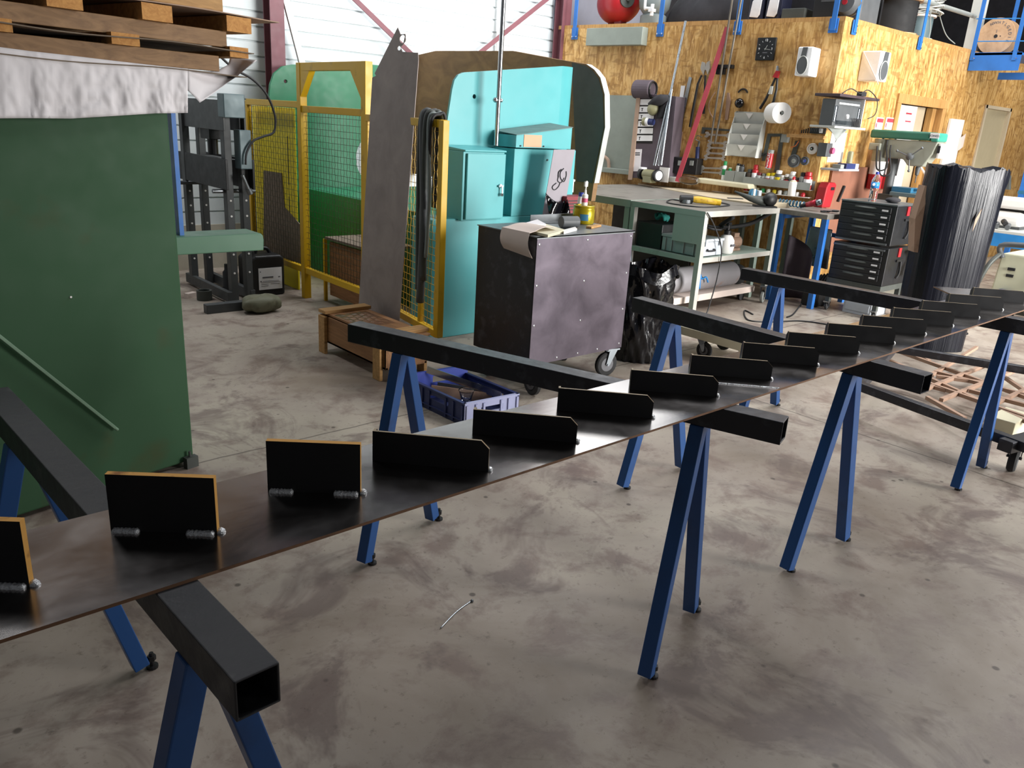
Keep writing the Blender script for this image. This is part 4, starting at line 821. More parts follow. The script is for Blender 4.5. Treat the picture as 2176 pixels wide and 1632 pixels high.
# steel pipe on a low pale dolly
pz = .262; m = MB(); py = 4.27; n = 32; r = .115
m.lathe([(r, 0), (r, 1.05), (r - .012, 1.05), (r - .012, 0), (r, 0)], (5.62, py, pz), n, (1, 0, 0)); tag(m.build('steel_pipe', 'pipe_steel', smooth='auto'), 'large steel pipe lying on a pale board beneath the bench', 'pipe')
m = MB(); m.box((5.5, 4.12, .085), (6.9, 4.46, .145)); 
d3 = thing('board_dolly', 'low pale board dolly carrying the steel pipe under the bench', 'dolly', (6.1, 4.3, 0)); m.build('deck', 'cardboard_pale', d3, bevel=.004)
for x, y in ((5.6, 4.2), (6.8, 4.2), (5.6, 4.4), (6.8, 4.4)): m = MB(); m.cyl((x, y - .015, .042), (x, y + .015, .042), .042); m.build('wheel', 'tyre', d3)
m = MB(); m.ball((6.79, py, pz - .02), .1, 20, 12); tag(m.build('rubber_ball', 'rubber', smooth=True), 'round black rubber bladder at the far end of the pipe', 'bladder')
pts = [V(5.98, 4.13, .33), V(6.0, 4.12, .29), V(6.06, 4.12, .3), V(6.1, 4.12, .25)]; m = MB(); m.tube(smoothpath(pts), .008, 6); m.tube(smoothpath([V(5.98, 4.13, .33), V(5.98, 4.12, .2)]), .01, 6); tag(m.build('blue_clamp', 'blue_bright', smooth=True), 'small bright blue clamp hanging beside the steel pipe', 'clamp')
# black bin bag beside the cabinet
bg = V(4.3, 3.42, 0)
def bag(u, v):
    a = 2 * PI * u; z = .66 * v; r = .2 + .012 * math.sin(3 * a + 9 * v) + .018 * math.sin(11 * a + 5 * v * v) * v + .014 * abs(math.sin(6 * a - 8 * v)) + .012 * math.sin(17 * a + 21 * v)
    r *= (.8 + .25 * v) if v < .9 else 1.03
    return bg + V(r * math.cos(a) * 1.05, r * math.sin(a) * .95, z + .02 * math.sin(4 * a) * v)
bgo = thing('rubbish_bag', 'shiny black rubbish bag standing between the cabinet and the trestle', 'bag', bg)
m = MB(); m.grid(bag, 64, 26); m.build('bag_body', 'black_gloss', bgo, smooth=True)
m = MB(); m.grid(lambda u, v: bg + V((.215 + .025 * v) * math.cos(2 * PI * u) * 1.05, (.215 + .025 * v) * math.sin(2 * PI * u) * .95, .66 - .07 * v + .02 * math.sin(8 * PI * u) + .01 * math.sin(26 * u)), 48, 6); m.build('folded_rim', 'black_gloss', bgo, smooth=True)
m = MB(); m.cyl(bg + V(0, 0, .5), bg + V(0, 0, .52), .19, n=24); m.build('inside', 'cardboard_grey', bgo)
m = MB(); c = V(4.28, 3.6, 0); m.grid(lambda u, v: V(4.32 + .05 * math.cos(2 * PI * u) * (1 - .6 * v), 3.62 + .05 * math.sin(2 * PI * u) * (1 - .6 * v), .66 + .14 * v + .01 * math.sin(13 * u + 7 * v)), 20, 10); tag(m.build('foil_bag', 'zinc', smooth=True), 'small silvery crumpled foil bag behind the black rubbish bag', 'bag')
# pale flat dolly on the floor
pd = thing('flat_dolly', 'cream flat wooden dolly on black castors behind the plate', 'dolly', (4.95, 3.1, 0))
m = MB(); m.box((4.65, 2.72, .145), (5.15, 3.45, .205)); m.build('deck', 'cream', pd, bevel=.004)
for x, y in ((4.72, 3.14), (5.05, 3.2), (4.72, 2.8), (5.05, 2.8)): caster(pd, (x, y, 0), .06, .025, rd(95), .145)
# frame trolley carrying rusty strips, front right floor
ft = thing('frame_trolley', 'low black steel frame trolley carrying rusty lattice strips behind the trestles', 'trolley', (5.1, 1.4, 0))
zt = .2; A_, B_, C_, D_ = atz(1912, 731, zt), atz(1862, 818, zt), atz(2300, 985, zt), atz(2300, 795, zt)
A2 = V(A_.x + .15, 2.12, zt); fr = [V(4.42, .55, zt - .02), V(4.42, 1.85, zt - .02), V(5.9, 2.15, zt - .02), V(6.1, .8, zt - .02)]
Bp, Cp = atz(1830, 812, zt), atz(2240, 960, zt); Ap, Dp = atz(1900, 733, zt), atz(2250, 790, zt)
for a, b in ((Bp, Cp), (Ap, Dp), (Bp, Ap), (Cp, Dp)): m = MB(); m.beam(a - V(0, 0, .025), b - V(0, 0, .025), .05, .05); m.build('frame_rail', 'beam_black', ft, bevel=.003)
pe = atz(2147, 895, .19)
m = MB(); a, b = atz(2135, 948, .165), atz(2300, 905, .165); m.beam(a, b, .07, .06); m.build('tow_arm', 'beam_black', ft, bevel=.003)
w0 = atz(2147, 1000, 0); caster(ft, w0, .075, .04, rd(10), .14, 'tyre', 'grey_dark', 'beam_black')
for q in ((1905, 745), (2290, 800), (2280, 960)): p = atz(*q, 0.0); m = MB(); m.cyl(p, p + V(0, 0, .15), .02); m.build('support_foot', 'beam_black', ft)
L = [((1880, 762), (2190, 900)), ((1905, 745), (2250, 870)), ((1850, 785), (2010, 830)), ((2075, 738), (1975, 800)), ((1938, 745), (1975, 768)), ((1990, 800), (2100, 815)), ((1960, 830), (2110, 770)), ((1985, 790), (2220, 850)), ((2000, 850), (2176, 780)), ((1930, 800), (2230, 905)), ((2085, 768), (2176, 830)), ((2110, 860), (2240, 800)), ((1970, 845), (2050, 890)), ((2060, 830), (2250, 880))]
for k, (p, q) in enumerate(L):
    z = .09 + (.023 if atz(*q, .1).y > atz(*p, .1).y else 0) + .0007 * k; m = MB(); m.beam(atz(*p, z), atz(*q, z), .024, .022); o = tag(m.build('rusty_strip', 'rust_strip'), 'thin rusty steel strip lying crossed inside the trolley frame', 'steel strip', 'rusty strips in the frame trolley')
m = MB(); p = atz(2025, 705, .0); m.lathe([(.12, 0), (.12, .006), (.08, .01), (.001, .012)], p, 24); tag(m.build('drain_cover', 'black_gloss', smooth='auto'), 'small round shiny black disc on the floor behind the plate', 'disc')
m = MB(); p = atz(2150, 905, .05); m.box((p.x - .1, p.y - .04, 0), (p.x + .18, p.y + .1, .1)); tag(m.build('wood_block', 'cream', bevel=.004), 'pale wooden block on the floor under the trolley frame', 'block')
# loose cables on the floor
pts = [atz(*q, .006) for q in ((1600, 668), (1582, 660), (1590, 680), (1640, 684), (1700, 682), (1760, 690), (1790, 700))]; m = MB(); m.tube(smoothpath(pts, 8), .007, 6); tag(m.build('floor_cable', 'cable', smooth=True), 'black cable curling on the floor behind the farthest trestle leg', 'cable')
pts = [atz(*q, .006) for q in ((1720, 628), (1700, 650), (1685, 668), (1672, 674))]; m = MB(); m.tube(smoothpath(pts, 8), .007, 6); tag(m.build('floor_cable', 'cable', smooth=True), 'thin cable running on the floor under the farthest beam', 'cable')
m = MB(); m.tube(smoothpath([atz(*q, .003) for q in ((936, 1335), (970, 1300), (1003, 1276))]), .002, 5); tag(m.build('wire_offcut', 'zinc', smooth=True), 'thin bright wire offcut lying on the bare floor', 'wire')
p = atz(1003, 1277, .004); m = MB(); m.ball(p, .006, 8, 6); tag(m.build('metal_bead', 'steel_grey'), 'small metal bead at the end of the wire offcut on the floor', 'bead')
# things on the bench top
topslab('white paper sheet lying on the green bench top', 'paper_sheet', ((1372, 405), (1445, 412), (1452, 418), (1445, 420), (1405, 419)), BZ + .001, .002, 'paper', 'paper')
topslab('white paper drawing on the back bench by the wall', 'paper_drawing', ((1480, 396), (1560, 402), (1590, 412), (1520, 408)), BZ + .018, .002, 'paper', 'paper')
agr = thing('power_drill', 'worn yellow and black power tool lying on the bench with its cable', 'drill', (6.2, 4.25, BZ)); c = atz(1495, 425, BZ + .04)
ax = RR.copy(); ax.z = 0; ax.normalize(); e2 = V(-ax.y, ax.x, 0)
m = MB(); m.tube([c + ax * t + V(0, 0, z) for t, z in ((-.16, -.0), (-.06, .0), (.02, -.004), (.12, -.012))], .03, 14, [.018, .032, .03, .028]); m.build('body', 'drill_yellow', agr, smooth=True)
m = MB(); m.cyl(c + ax * -.22, c + ax * -.1, .033, .036); m.build('gear_head', 'black', agr, bevel=.004); m = MB(); m.cyl(c + ax * .12 - V(0, 0, .012), c + ax * .16 - V(0, 0, .014), .027); m.build('end_cap', 'yellow', agr); m = MB(); m.cyl(c + ax * -.16 + V(0, 0, -.005) , c + ax * -.16 + V(0, 0, -.036), .05, n=20); m.build('disc', 'steel_grey', agr)
pts = [atz(*q, BZ + .007) for q in ((1528, 430), (1550, 436), (1500, 440), (1450, 436), (1418, 430), (1430, 424), (1470, 432))]; m = MB(); m.tube(smoothpath(pts, 8), .006, 6); m.build('cable', 'cable', agr, smooth=True)
c = atz(1514, 408, BZ); m = MB()
for k in range(14):
    t = 2 * PI * k / 14; m.tube([c + V(.04 * math.cos(t), .04 * math.sin(t), 0), c + V(.042 * math.cos(t), .042 * math.sin(t), .11)], .0035, 5)
for z in (.004, .05, .09, .11): m.tube([c + V(.041 * math.cos(t), .041 * math.sin(t), z) for t in [2 * PI * i / 16 for i in range(17)]], .004, 5)
tag(m.build('pencil_cup', 'grey_dark'), 'dark wire mesh cup standing on the bench behind the yellow tool', 'cup')
bk = thing('black_machine', 'black heat gun shaped machine lying on the bench end', 'tool', atz(1620, 430, BZ)); c = atz(1622, 428, BZ + .05)
m = MB(); m.ball(c + ax * .06 + V(0, 0, .02), .085, 18, 12, (1, .7, .8)); m.build('body', 'black', bk, smooth=True); m = MB(); m.tube([c + ax * .02 + V(0, 0, .0), c + ax * -.12 + V(0, 0, .02), c - ax * .28 + V(0, 0, .075)], .02, 10, [.05, .03, .008]); m.build('nozzle', 'frame_grey', bk, smooth=True); m = MB(); m.rbox(c + ax * .02 - V(0, 0, .043), (.2, .12, .014), math.atan2(ax.y, ax.x)); m.build('base', 'black', bk)
m = MB(); c = atz(1562, 423, BZ + .012); m.rbox(c, (.16, .05, .02), math.atan2(ax.y, ax.x) + .1); tag(m.build('black_pouch', 'black', bevel=.006), 'flat black pouch on the bench left of the black machine', 'pouch')
tp2 = thing('tape_dispenser', 'pale blue and white reel case standing on the bench behind the black machine', 'reel', atz(1603, 417, BZ)); c = atz(1600, 414, BZ + .062)
m = MB(); m.cyl(c - V(.0, .02, 0), c + V(0, .02, 0), .06, n=24); m.build('case', 'hose_blue', tp2, bevel=.004); m = MB(); m.rbox(c + V(.06, -.02, -.005), (.05, .05, .1)); m.build('side_plate', 'case_light', tp2, bevel=.004); m = MB(); m.rbox(c + V(-.02, -.024, 0), (.03, .01, .12)); m.build('front_strip', 'white', tp2)
# ---- boarded office wall: tools, shelves, bottles
def ou(px, py, off=0.0): p = osb(px, py, off); return (p - OC).dot(OD), p.z
def obx(m, tl, br, o0, o1):
    """box on the wall between two picture corners of its front face"""
    (u0, z1), (u1, z0) = ou(*tl, o1), ou(*br, o1)
    return m.prism([osbp(u0, z0, o0), osbp(u1, z0, o0), osbp(u1, z1, o0), osbp(u0, z1, o0)], ON * (o1 - o0))
def obq(m, pts, o0, o1): return m.prism([osb(*q, o1) - ON * (o1 - o0) for q in pts], ON * (o1 - o0))
def otube(m, pts, off, r, n=8, rs=None, k=0): q = [osb(*p, off) for p in pts]; return m.tube(smoothpath(q, k) if k else q, r, n, rs)
RW = -OD                                     # picture-right along the wall
# clock
c0 = osb(1626.5, 104, .03); ck = thing('wall_clock', 'square black wall clock with white numerals on the boarded wall', 'clock', c0)
S_ = .2; m = MB(); m.obox(c0 - ON * .015, RW * S_ / 2 * 1.0, V(0, 0, 1) * S_ / 2 * 1.08, ON * .015); m.build('face', 'clock_black', ck, bevel=.006)
for s, a in (('12', 0), ('3', 90), ('6', 180), ('9', 270)):
    t = rd(a); text('numeral', s, 'label_white', ck, c0 + RW * .068 * math.sin(t) + V(0, 0, .082) * math.cos(t) + ON * .0012, RW, V(0, 0, 1), .032)
for k in range(12):
    if k % 3:
        t = rd(30 * k); q = c0 + ON * .001; d = RW * math.sin(t) + V(0, 0, 1) * math.cos(t); m = MB(); m.beam(q + d * .072, q + d * .086, .003, .001, up=ON); m.build('hour_mark', 'label_white', ck)
for ang, L, w in ((rd(28), .04, .004), (rd(98), .055, .003)):
    d = RW * math.sin(ang) + V(0, 0, 1) * math.cos(ang); m = MB(); m.beam(c0 + ON * .004 - d * .012, c0 + ON * .004 + d * L, w, .001, up=ON); m.build('hand', 'grey_light', ck)
m = MB(); q = c0 + V(0, 0, -.035) + ON * .001; m.beam(q - RW * .025, q + RW * .025, .009, .001, up=ON); m.build('dial_mark', 'ink_grey', ck)
# towel dispensers
def dispenser(label, fl, fr, ax, n, depth):
    """fl/fr: front face lower-left & upper-right world points; ax right; n outwards"""
    w = (fr - fl).dot(ax); h = (fr - fl).z; t = thing('towel_dispenser', label, 'dispenser', fl - n * depth, 'centre feed towel dispensers')
    m = MB(); b = fl - n * depth; m.prism([b, b + ax * w, b + ax * w + V(0, 0, h), b + V(0, 0, h)], n * depth); m.build('shell', 'white_gloss', t, bevel=.012, seg=3)
    c = fl + ax * w * .45 + V(0, 0, h * .36) + n * .002; m = MB()
    m.prism([c + ax * w * .34 * math.cos(a) + V(0, 0, h * .3 * math.sin(a)) for a in [2 * PI * i / 24 for i in range(24)]], n * .012); m.prism([c + ax * w * .16 + V(0, 0, h * .1), c + ax * w * .22 + V(0, 0, h * .62), c - ax * w * .1 + V(0, 0, h * .62), c - ax * w * .22 + V(0, 0, h * .1)], n * .01); m.build('window', 'grey_dark', t)
    m = MB(); m.tube([c + ax * w * .36 * math.cos(a) + V(0, 0, h * .32 * math.sin(a)) + n * .01 for a in [2 * PI * i / 24 for i in range(25)]], .004, 6); m.build('rim', 'grey_light', t)
    return t
dispenser('white paper towel dispenser with a dark oval window on the wall left of the corner', osb(1687, 161, .2), osb(1729, 99, .2), RW, ON, .2)
yb = Y2 - .2; a, b = aty(1862, 172, yb), aty(1895, 112, yb); dispenser('paper towel dispenser with a cord across it, right of the corner', V(a.x, yb, a.z), V(b.x, yb, b.z), V(1, 0, 0), V(0, -1, 0), .2)
m = MB(); m.tube(smoothpath([V(a.x - .01, Y2 - .02, b.z - .01), V(a.x - .012, Y2 - .1, b.z - .12), V(a.x - .006, yb - .01, a.z + .0), V(a.x + .02, yb - .015, a.z - .03)]), .004, 6); tag(m.build('string', 'cardboard_pale'), 'thin pale string hanging across the side of the right dispenser', 'string')
# grey metal box under the tanks
m = MB(); obx(m, (1247, 60), (1362, 95), 0, .12); tag(m.build('wall_box', 'grey_green', bevel=.004), 'long grey-green metal box fixed high on the boarded wall below the red tank', 'box')
# leaning bars
def bar3(a, b, w, t): m = MB(); m.beam(a, b, w, t, up=ON); return m
bar3(osb(1439, 386, .28), osb(1546, 58, .03), .055, .008).build('red_bar', 'red_strap'); tag(COL.objects[-1] if False else bpy.data.objects['red_bar'], 'long flat red painted bar leaning on the boarded wall', 'bar')
m = MB(); m.tube([osb(1457, 45, .06), osb(1425, 198, .25)], .014, 10); m.tube([osb(1425, 198, .25), osb(1391, 352, .4)], .019, 10); m.tube([osb(1428, 190, .255), osb(1399, 352, .42)], .01, 8); m.tube([osb(1427, 195, .26), osb(1405, 351, .43)], .01, 8); tag(m.build('aluminium_poles', 'zinc', smooth='auto'), 'bundle of bright aluminium poles leaning on the boarded wall', 'pole')
for k, (p, q, lb) in enumerate((((1558, -12), (1510, 300), 'tall thin steel rod leaning at left of a pair, reaching past the loft edge'), ((1577, -12), (1519, 306), 'tall thin steel rod leaning at right of a pair, reaching past the loft edge'))):
    m = MB(); m.tube([osb(*p, .05), osb(*q, .1)], .011, 8); tag(m.build('steel_rod', 'pole'), lb, 'rod', 'steel rods leaning on the wall')
# cutters
def cutter(label, head, legs, hc, grip, hm):
    t = thing('bolt_cutter', label, 'cutters', osb(*legs[0][-1], .02), 'cutters on the wall')
    m = MB(); obq(m, head, .02, .045); m.build('jaws', hm, t, bevel=.003)
    for L in legs:
        m = MB(); otube(m, L, .035, .013, 8, [.011, .013, .014, .015][:len(L)] if len(L) < 5 else None); m.build('handle', grip, t, smooth='auto')
    return t
cutter('bolt cutter with pale steel jaws and long dark handles beside the red bar', ((1491, 131), (1497, 133), (1499, 142), (1501, 133), (1507, 129), (1508, 146), (1503, 159), (1500, 149), (1497, 149), (1494, 159), (1488, 146)), [[(1491, 160), (1483, 178), (1476, 215), (1466, 270)], [(1499, 160), (1498, 190), (1497, 215), (1495, 242)]], 0, 'black', 'wrench')
bc2 = cutter('riveter with red collar and long black handles above the paper roll', ((1650, 139), (1654, 140), (1655, 152), (1648, 152)), [[(1648, 165), (1637, 190), (1628, 210), (1615, 231)], [(1652, 165), (1650, 190), (1644, 215), (1638, 226)]], 0, 'black', 'chrome')
m = MB(); obq(m, ((1649, 150), (1656, 151), (1652, 166), (1641, 164)), .02, .05); m.build('collar', 'red', bc2); m = MB(); obq(m, ((1637, 183), (1642, 183), (1639, 200), (1632, 200)), .02, .06); m.build('catch_bottle', 'grey_light', bc2)
# knives, files
for nm, q, mt, lb in (('hand_saw', ((1447, 182), (1455, 182), (1448, 232), (1441, 232)), 'label_white', 'white label on a dark blade hanging left of the bolt cutter'), ('steel_rule', ((1464, 163), (1470, 165), (1452, 250), (1443, 249)), 'zinc', 'silver rule hanging left of the bolt cutter'), ('hand_file', ((1438, 270), (1443, 271), (1438, 320), (1431, 320)), 'frame_grey', 'grey file hanging on the wall beneath the white label'), ('narrow_file', ((1446, 280), (1450, 280), (1445, 320), (1441, 320)), 'rust_strip', 'thin rusty file hanging right of the grey file')):
    m = MB(); obq(m, q, .005, .02); tag(m.build(nm, mt), lb, 'tool')
m = MB(); obq(m, ((1441, 232), (1449, 232), (1445, 250), (1438, 250)), .005, .018); m.build('blade_end', 'black', bpy.data.objects['hand_saw'])
m = MB(); obq(m, ((1545, 197), (1549, 197), (1552, 215), (1546, 255), (1540, 255), (1543, 215)), .005, .02); tag(m.build('divider_compass', 'rust_strip'), 'rusty dividers hanging right of the two steel rods', 'tool')
m = MB(); otube(m, [(1520, 195), (1508, 215), (1507, 235), (1518, 255)], .02, .006, 6, k=6); tag(m.build('caliper', 'rust_strip'), 'curved rusty caliper hanging behind the steel rods', 'tool')
m = MB(); obx(m, (1520, 137), (1555, 145), 0, .06); obx(m, (1522, 145), (1537, 158), 0, .05); tag(m.build('wall_bracket', 'black', bevel=.003), 'dark steel bracket on the wall that holds the steel rods', 'bracket')
# red hook, knob, coil
m = MB(); c = osb(1571, 219, .05); m.lathe([(.001, -.05), (.035, -.045), (.048, -.01), (.048, .012), (.03, .034), (.001, .037)], c, 20, ON); tag(m.build('round_buffer', 'black_gloss', smooth=True), 'round black buffer on the wall above the letter tray', 'knob')
m = MB(); c = osb(1578, 201, .01); m.tube([c + RW * .055 * math.cos(t) + V(0, 0, .055 * math.sin(t)) for t in [rd(20) + rd(140) * i / 10 for i in range(11)]], .009, 6); tag(m.build('arched_bracket', 'black'), 'small black arched bracket above the round buffer', 'bracket')
# paper roll
c = osb(1660, 243, .17); pr = thing('paper_roll', 'big white paper roll on a wall holder', 'paper roll', c); ax2 = (RW * .75 + ON * .66).normalized()
m = MB(); c1 = osb(1652, 240, .15); m.lathe([(.1, -.1), (.1, .1), (.022, .1), (.022, .08), (.001, .08)], c1, 32, ax2); m.build('roll', 'white', pr, smooth='auto'); m = MB(); m.cyl(c1 - ax2 * .16, c1 + ax2 * .115, .012); m.build('holder', 'frame_grey', pr)
# letter tray organiser
lt = thing('letter_tray', 'pale grey plastic wall letter tray with four pockets', 'letter tray', osb(1590, 335, .05))
L0, L1, R0, R1 = (1565, 236), (1556, 332), (1611, 236), (1604, 338)
(uL, zT), (uR, zB) = ou(1561, 236, .06), ou(1608, 336, .1)
m = MB(); m.prism([osbp(uL, zB, 0), osbp(uR, zB, 0), osbp(uR, zT, 0), osbp(uL, zT, 0)], ON * .006); m.build('back', 'grey_light', lt)
for u in (uL, uR): m = MB(); m.prism([osbp(u, zB, .006), osbp(u, zB, .15), osbp(u, zB + (zT - zB) * .5, .12), osbp(u, zT, .03), osbp(u, zT, .006)], RW * .006); m.build('side', 'grey_light', lt)
for k in range(4):
    z0 = zB + (zT - zB) * (.02 + .235 * k); h = (zT - zB) * .25; o = .14 - .028 * k
    m = MB(); m.prism([osbp(uL, z0, o - .03), osbp(uR, z0, o - .03), osbp(uR, z0 + h, o), osbp(uL, z0 + h, o)], ON * .004); pk = m.build('pocket', 'grey_light', lt)
    um = (uL + uR) / 2; m = MB(); m.prism([osbp(um + .04, z0 + h - .004, o + .0045), osbp(um - .04, z0 + h - .004, o + .0045), osbp(um, z0 + h - .06, o - .006)], ON * .002); m.build('finger_notch', 'white', pk)
# squares and steel angle tools
for q, lb in ((((1612, 258), (1622, 258), (1609, 325), (1643, 325), (1643, 332), (1600, 332)), 'large dark steel try square hanging right of the letter tray'), (((1631, 284), (1662, 284), (1662, 290), (1638, 290), (1625, 342), (1618, 342)), 'second dark steel square behind the red cartridge'), (((1658, 288), (1665, 288), (1655, 365), (1645, 365)), 'narrow dark steel strip hanging left of the grinding discs'), (((1690, 299), (1700, 299), (1684, 350), (1674, 350)), 'black steel plate hanging behind the large grinding disc')):
    m = MB(); obq(m, q, .006, .014); tag(m.build('steel_square', 'frame_grey'), lb, 'square', 'steel squares on the wall')
# wrenches
def wrench(px0, px1, y, dy, k, lb):
    m = MB(); p, q = osb(px0, y, .02), osb(px1, y + dy, .02); d = (q - p); L = d.length; d.normalize(); u = ON.cross(d).normalized(); s = 1.15 + .12 * k
    w = .007 * s; prof = []
    def jaw(c, e, r):
        a0 = rd(35); pts = []
        for i in range(11):
            t = a0 + (2 * PI - 2 * a0) * i / 10; pts.append(c + e * r * math.cos(t) + u * r * math.sin(t) * (1 if e.dot(d) > 0 else -1))
        pts.append(c + e * r * .1 ); return pts
    m.prism([p + u * w, q + u * w, q - u * w, p - u * w], ON * .008)
    m.prism(jaw(p - d * .004, -d, .021 * s), ON * .009); m.prism(jaw(q + d * .004, d, .019 * s), ON * .009)
    return tag(m.build('open_spanner', 'wrench', bevel=.001), lb, 'spanner', 'open ended spanners hanging in a row')
for k, (a, b, y, dy) in enumerate(((1503, 1548, 286, 2), (1509, 1541, 303, 2), (1507, 1540, 314, 1), (1505, 1538, 325, 2), (1500, 1537, 335, 2), (1493, 1534, 357, 1), (1489, 1532, 365, 3))):
    wrench(a, b, y, dy, 3 - k * .3, ['topmost and largest open ended spanner of the row', 'second open ended spanner from the top of the row', 'third open ended spanner from the top of the row', 'fourth open ended spanner from the top of the row', 'fifth open ended spanner from the top, just above the gap', 'open ended spanner just below the gap in the row', 'lowest open ended spanner of the row'][k])
m = MB(); obq(m, ((1492, 270), (1552, 275), (1552, 279), (1498, 276), (1496, 284), (1490, 284)), .01, .022); tag(m.build('sliding_bar', 'frame_grey'), 'dark sliding T bar hanging above the topmost spanner', 'tool')
# case and blue tube
m = MB(); obx(m, (1431, 333), (1478, 372), 0, .14); cs = tag(m.build('tool_case', 'black', bevel=.006), 'small black tool case standing at the wall behind the red bar', 'case')
for px in (1441, 1466): m = MB(); obx(m, (px, 341), (px + 6, 352), .14, .15); m.build('case_latch', 'grey', cs)
m = MB(); otube(m, [(1483, 312), (1480, 354)], .04, .022, 14); bt = tag(m.build('grease_gun', 'navy', smooth='auto'), 'dark blue grease gun hanging on the wall left of the spanners', 'grease gun')
m = MB(); otube(m, [(1486, 300), (1484, 312)], .04, .012, 10); otube(m, [(1486, 300), (1478, 296), (1482, 288), (1492, 292)], .04, .004, 6, k=5); m.build('nozzle', 'steel_grey', bt)
m = MB(); obx(m, (1413, 338), (1424, 354), 0, .05); tag(m.build('red_box', 'red', bevel=.004), 'small red box at the wall beside the aluminium poles', 'box')
# shelf strip with drill box
ws = thing('drill_shelf', 'pale wooden shelf strip with holes for drill bits near the corner', 'shelf', osb(1700, 290, .05))
m = MB(); obx(m, (1672, 284), (1749, 296), 0, .09); m.build('board', 'pine', ws, bevel=.002)
m = MB(); obx(m, (1721, 271), (1749, 285), .01, .08); db = tag(m.build('drill_box', 'black', bevel=.003), 'black open box of drill bits on the wooden shelf strip', 'box')
for k in range(6): m = MB(); q = osb(1724 + 4 * k, 275, .081); m.cyl(q - V(0, 0, .02), q + V(0, 0, .018), .004, n=6); m.build('drill_bit', 'steel_grey', db)
m = MB(); obx(m, (1742, 273), (1748, 283), .08, .083); m.build('label', 'label_white', db)
for k in range(4): m = MB(); q = osb(1703 + 4.4 * k, 283, .05); m.cyl(q, q + V(0, 0, .03 + .006 * k), .007, n=8); tag(m.build('drill_bit', 'black'), ['first', 'second', 'third', 'fourth'][k] + ' black drill bit from the left standing in the shelf strip', 'drill bit', 'drill bits in the shelf strip')
m = MB(); obx(m, (1661, 285), (1672, 303), 0, .06); tag(m.build('grey_block', 'grey'), 'grey block fixed at the left end of the wooden shelf strip', 'block')
m = MB(); otube(m, [(1697, 300), (1690, 310), (1680, 313)], .04, .004, 6, k=5); tag(m.build('copper_wire', 'orange'), 'bent copper coloured wire under the wooden shelf strip', 'wire')
# discs
for (px, py, r, mt, hm, lb) in ((1688, 342, .066, 'grey_dark', 'grey', 'large dark grey grinding disc hanging on the wall'), (1711, 342, .043, 'grey_dark', 'blue_ink', 'small dark disc with a blue centre right of the large disc'), (1727, 316, .054, 'white', 'cover_brown', 'white ring shaped disc below the wooden shelf strip')):
    c = osb(px, py, .02); t = thing('grinding_disc', lb, 'disc', c, 'discs hanging near the corner'); m = MB(); m.lathe([(r, 0), (r, .016), (r * .8, .022), (r * .8, .014), (r * .45, .02), (r * .2, .02), (r * .2, 0)], c, 28, ON); m.build('disc', mt, t, smooth='auto'); m = MB(); m.cyl(c + ON * .004, c + ON * .024, r * .34, n=18); m.build('hub', hm, t); m = MB(); m.cyl(c + ON * .02, c + ON * .036, .006, n=8); m.build('peg', 'chrome', t)
# red cartridge with lettering
a, b = osb(1632, 356, .06), osb(1638, 326, .06); ft_ = thing('foam_can', 'tall red cartridge with white lettering and grey cap on the wall', 'cartridge', a); d = (b - a).normalized()
m = MB(); m.cyl(a, b, .033, n=20); m.build('body', 'red', ft_, smooth='auto'); m = MB(); m.cyl(b, b + d * .035, .03); m.build('cap', 'grey', ft_); m = MB(); m.cyl(a - d * .012, a, .03); m.build('base', 'grey_dark', ft_)
text('lettering', 'PermaFLEX', 'label_white', ft_, (a + b) / 2 + ON * .0336, d, -RW, .034)
# bottle shelf trough
(u0, zt0), (u1, zb0) = ou(1582, 372, .1), ou(1722, 402, .1); tz = (ou(1584, 372, .1)[1]) 
zs = ou(1650, 398, .11)[1]; ub0, ub1 = u0, u1
bs = thing('bottle_shelf', 'grey steel wall trough holding a row of spray cans and bottles', 'shelf', osbp((u0 + u1) / 2, zs, .06))
m = MB(); m.prism([osbp(u0, zs, 0), osbp(u1, zs, 0), osbp(u1, zs, .115), osbp(u0, zs, .115)], (0, 0, .003)); m.build('shelf_base', 'grey', bs)
m = MB(); m.prism([osbp(u0, zs, .112), osbp(u1, zs, .112), osbp(u1, zs + .075, .112), osbp(u0, zs + .075, .112)], ON * .003); m.build('front_lip', 'grey', bs); m = MB(); m.prism([osbp(u0, zs, 0), osbp(u1, zs, 0), osbp(u1, zs + .09, 0), osbp(u0, zs + .09, 0)], ON * .003); m.build('back_lip', 'grey', bs)
def bottle(u, off, z0, r, h, bm, cm, lb, cap=.22, band=None, grp='cans and bottles on the grey trough', neck=.6, nm='spray_can'):
    c = osbp(u, z0, off); t = thing(nm, lb, 'bottle', c, grp); hb = h * (1 - cap)
    m = MB()
    if band:
        m.mat(0); m.lathe([(r * .95, 0), (r, .004), (r, hb * .35)], c, 16); m.mat(1); m.lathe([(r * 1.01, hb * .35), (r * 1.01, hb * .75)], c, 16); m.mat(0); m.lathe([(r, hb * .75), (r, hb * .92), (r * neck, hb)], c, 16); m.build('body', [bm, band], t, smooth='auto')
    else: m.lathe([(r * .95, 0), (r, .004), (r, hb * .9), (r * neck, hb)], c, 16); m.build('body', bm, t, smooth='auto')
    m = MB(); m.lathe([(r * min(1, neck + .2), hb), (r * min(1, neck + .2), h * .97), (r * neck * .8, h)], c, 14); m.build('cap', cm, t, smooth='auto'); return t
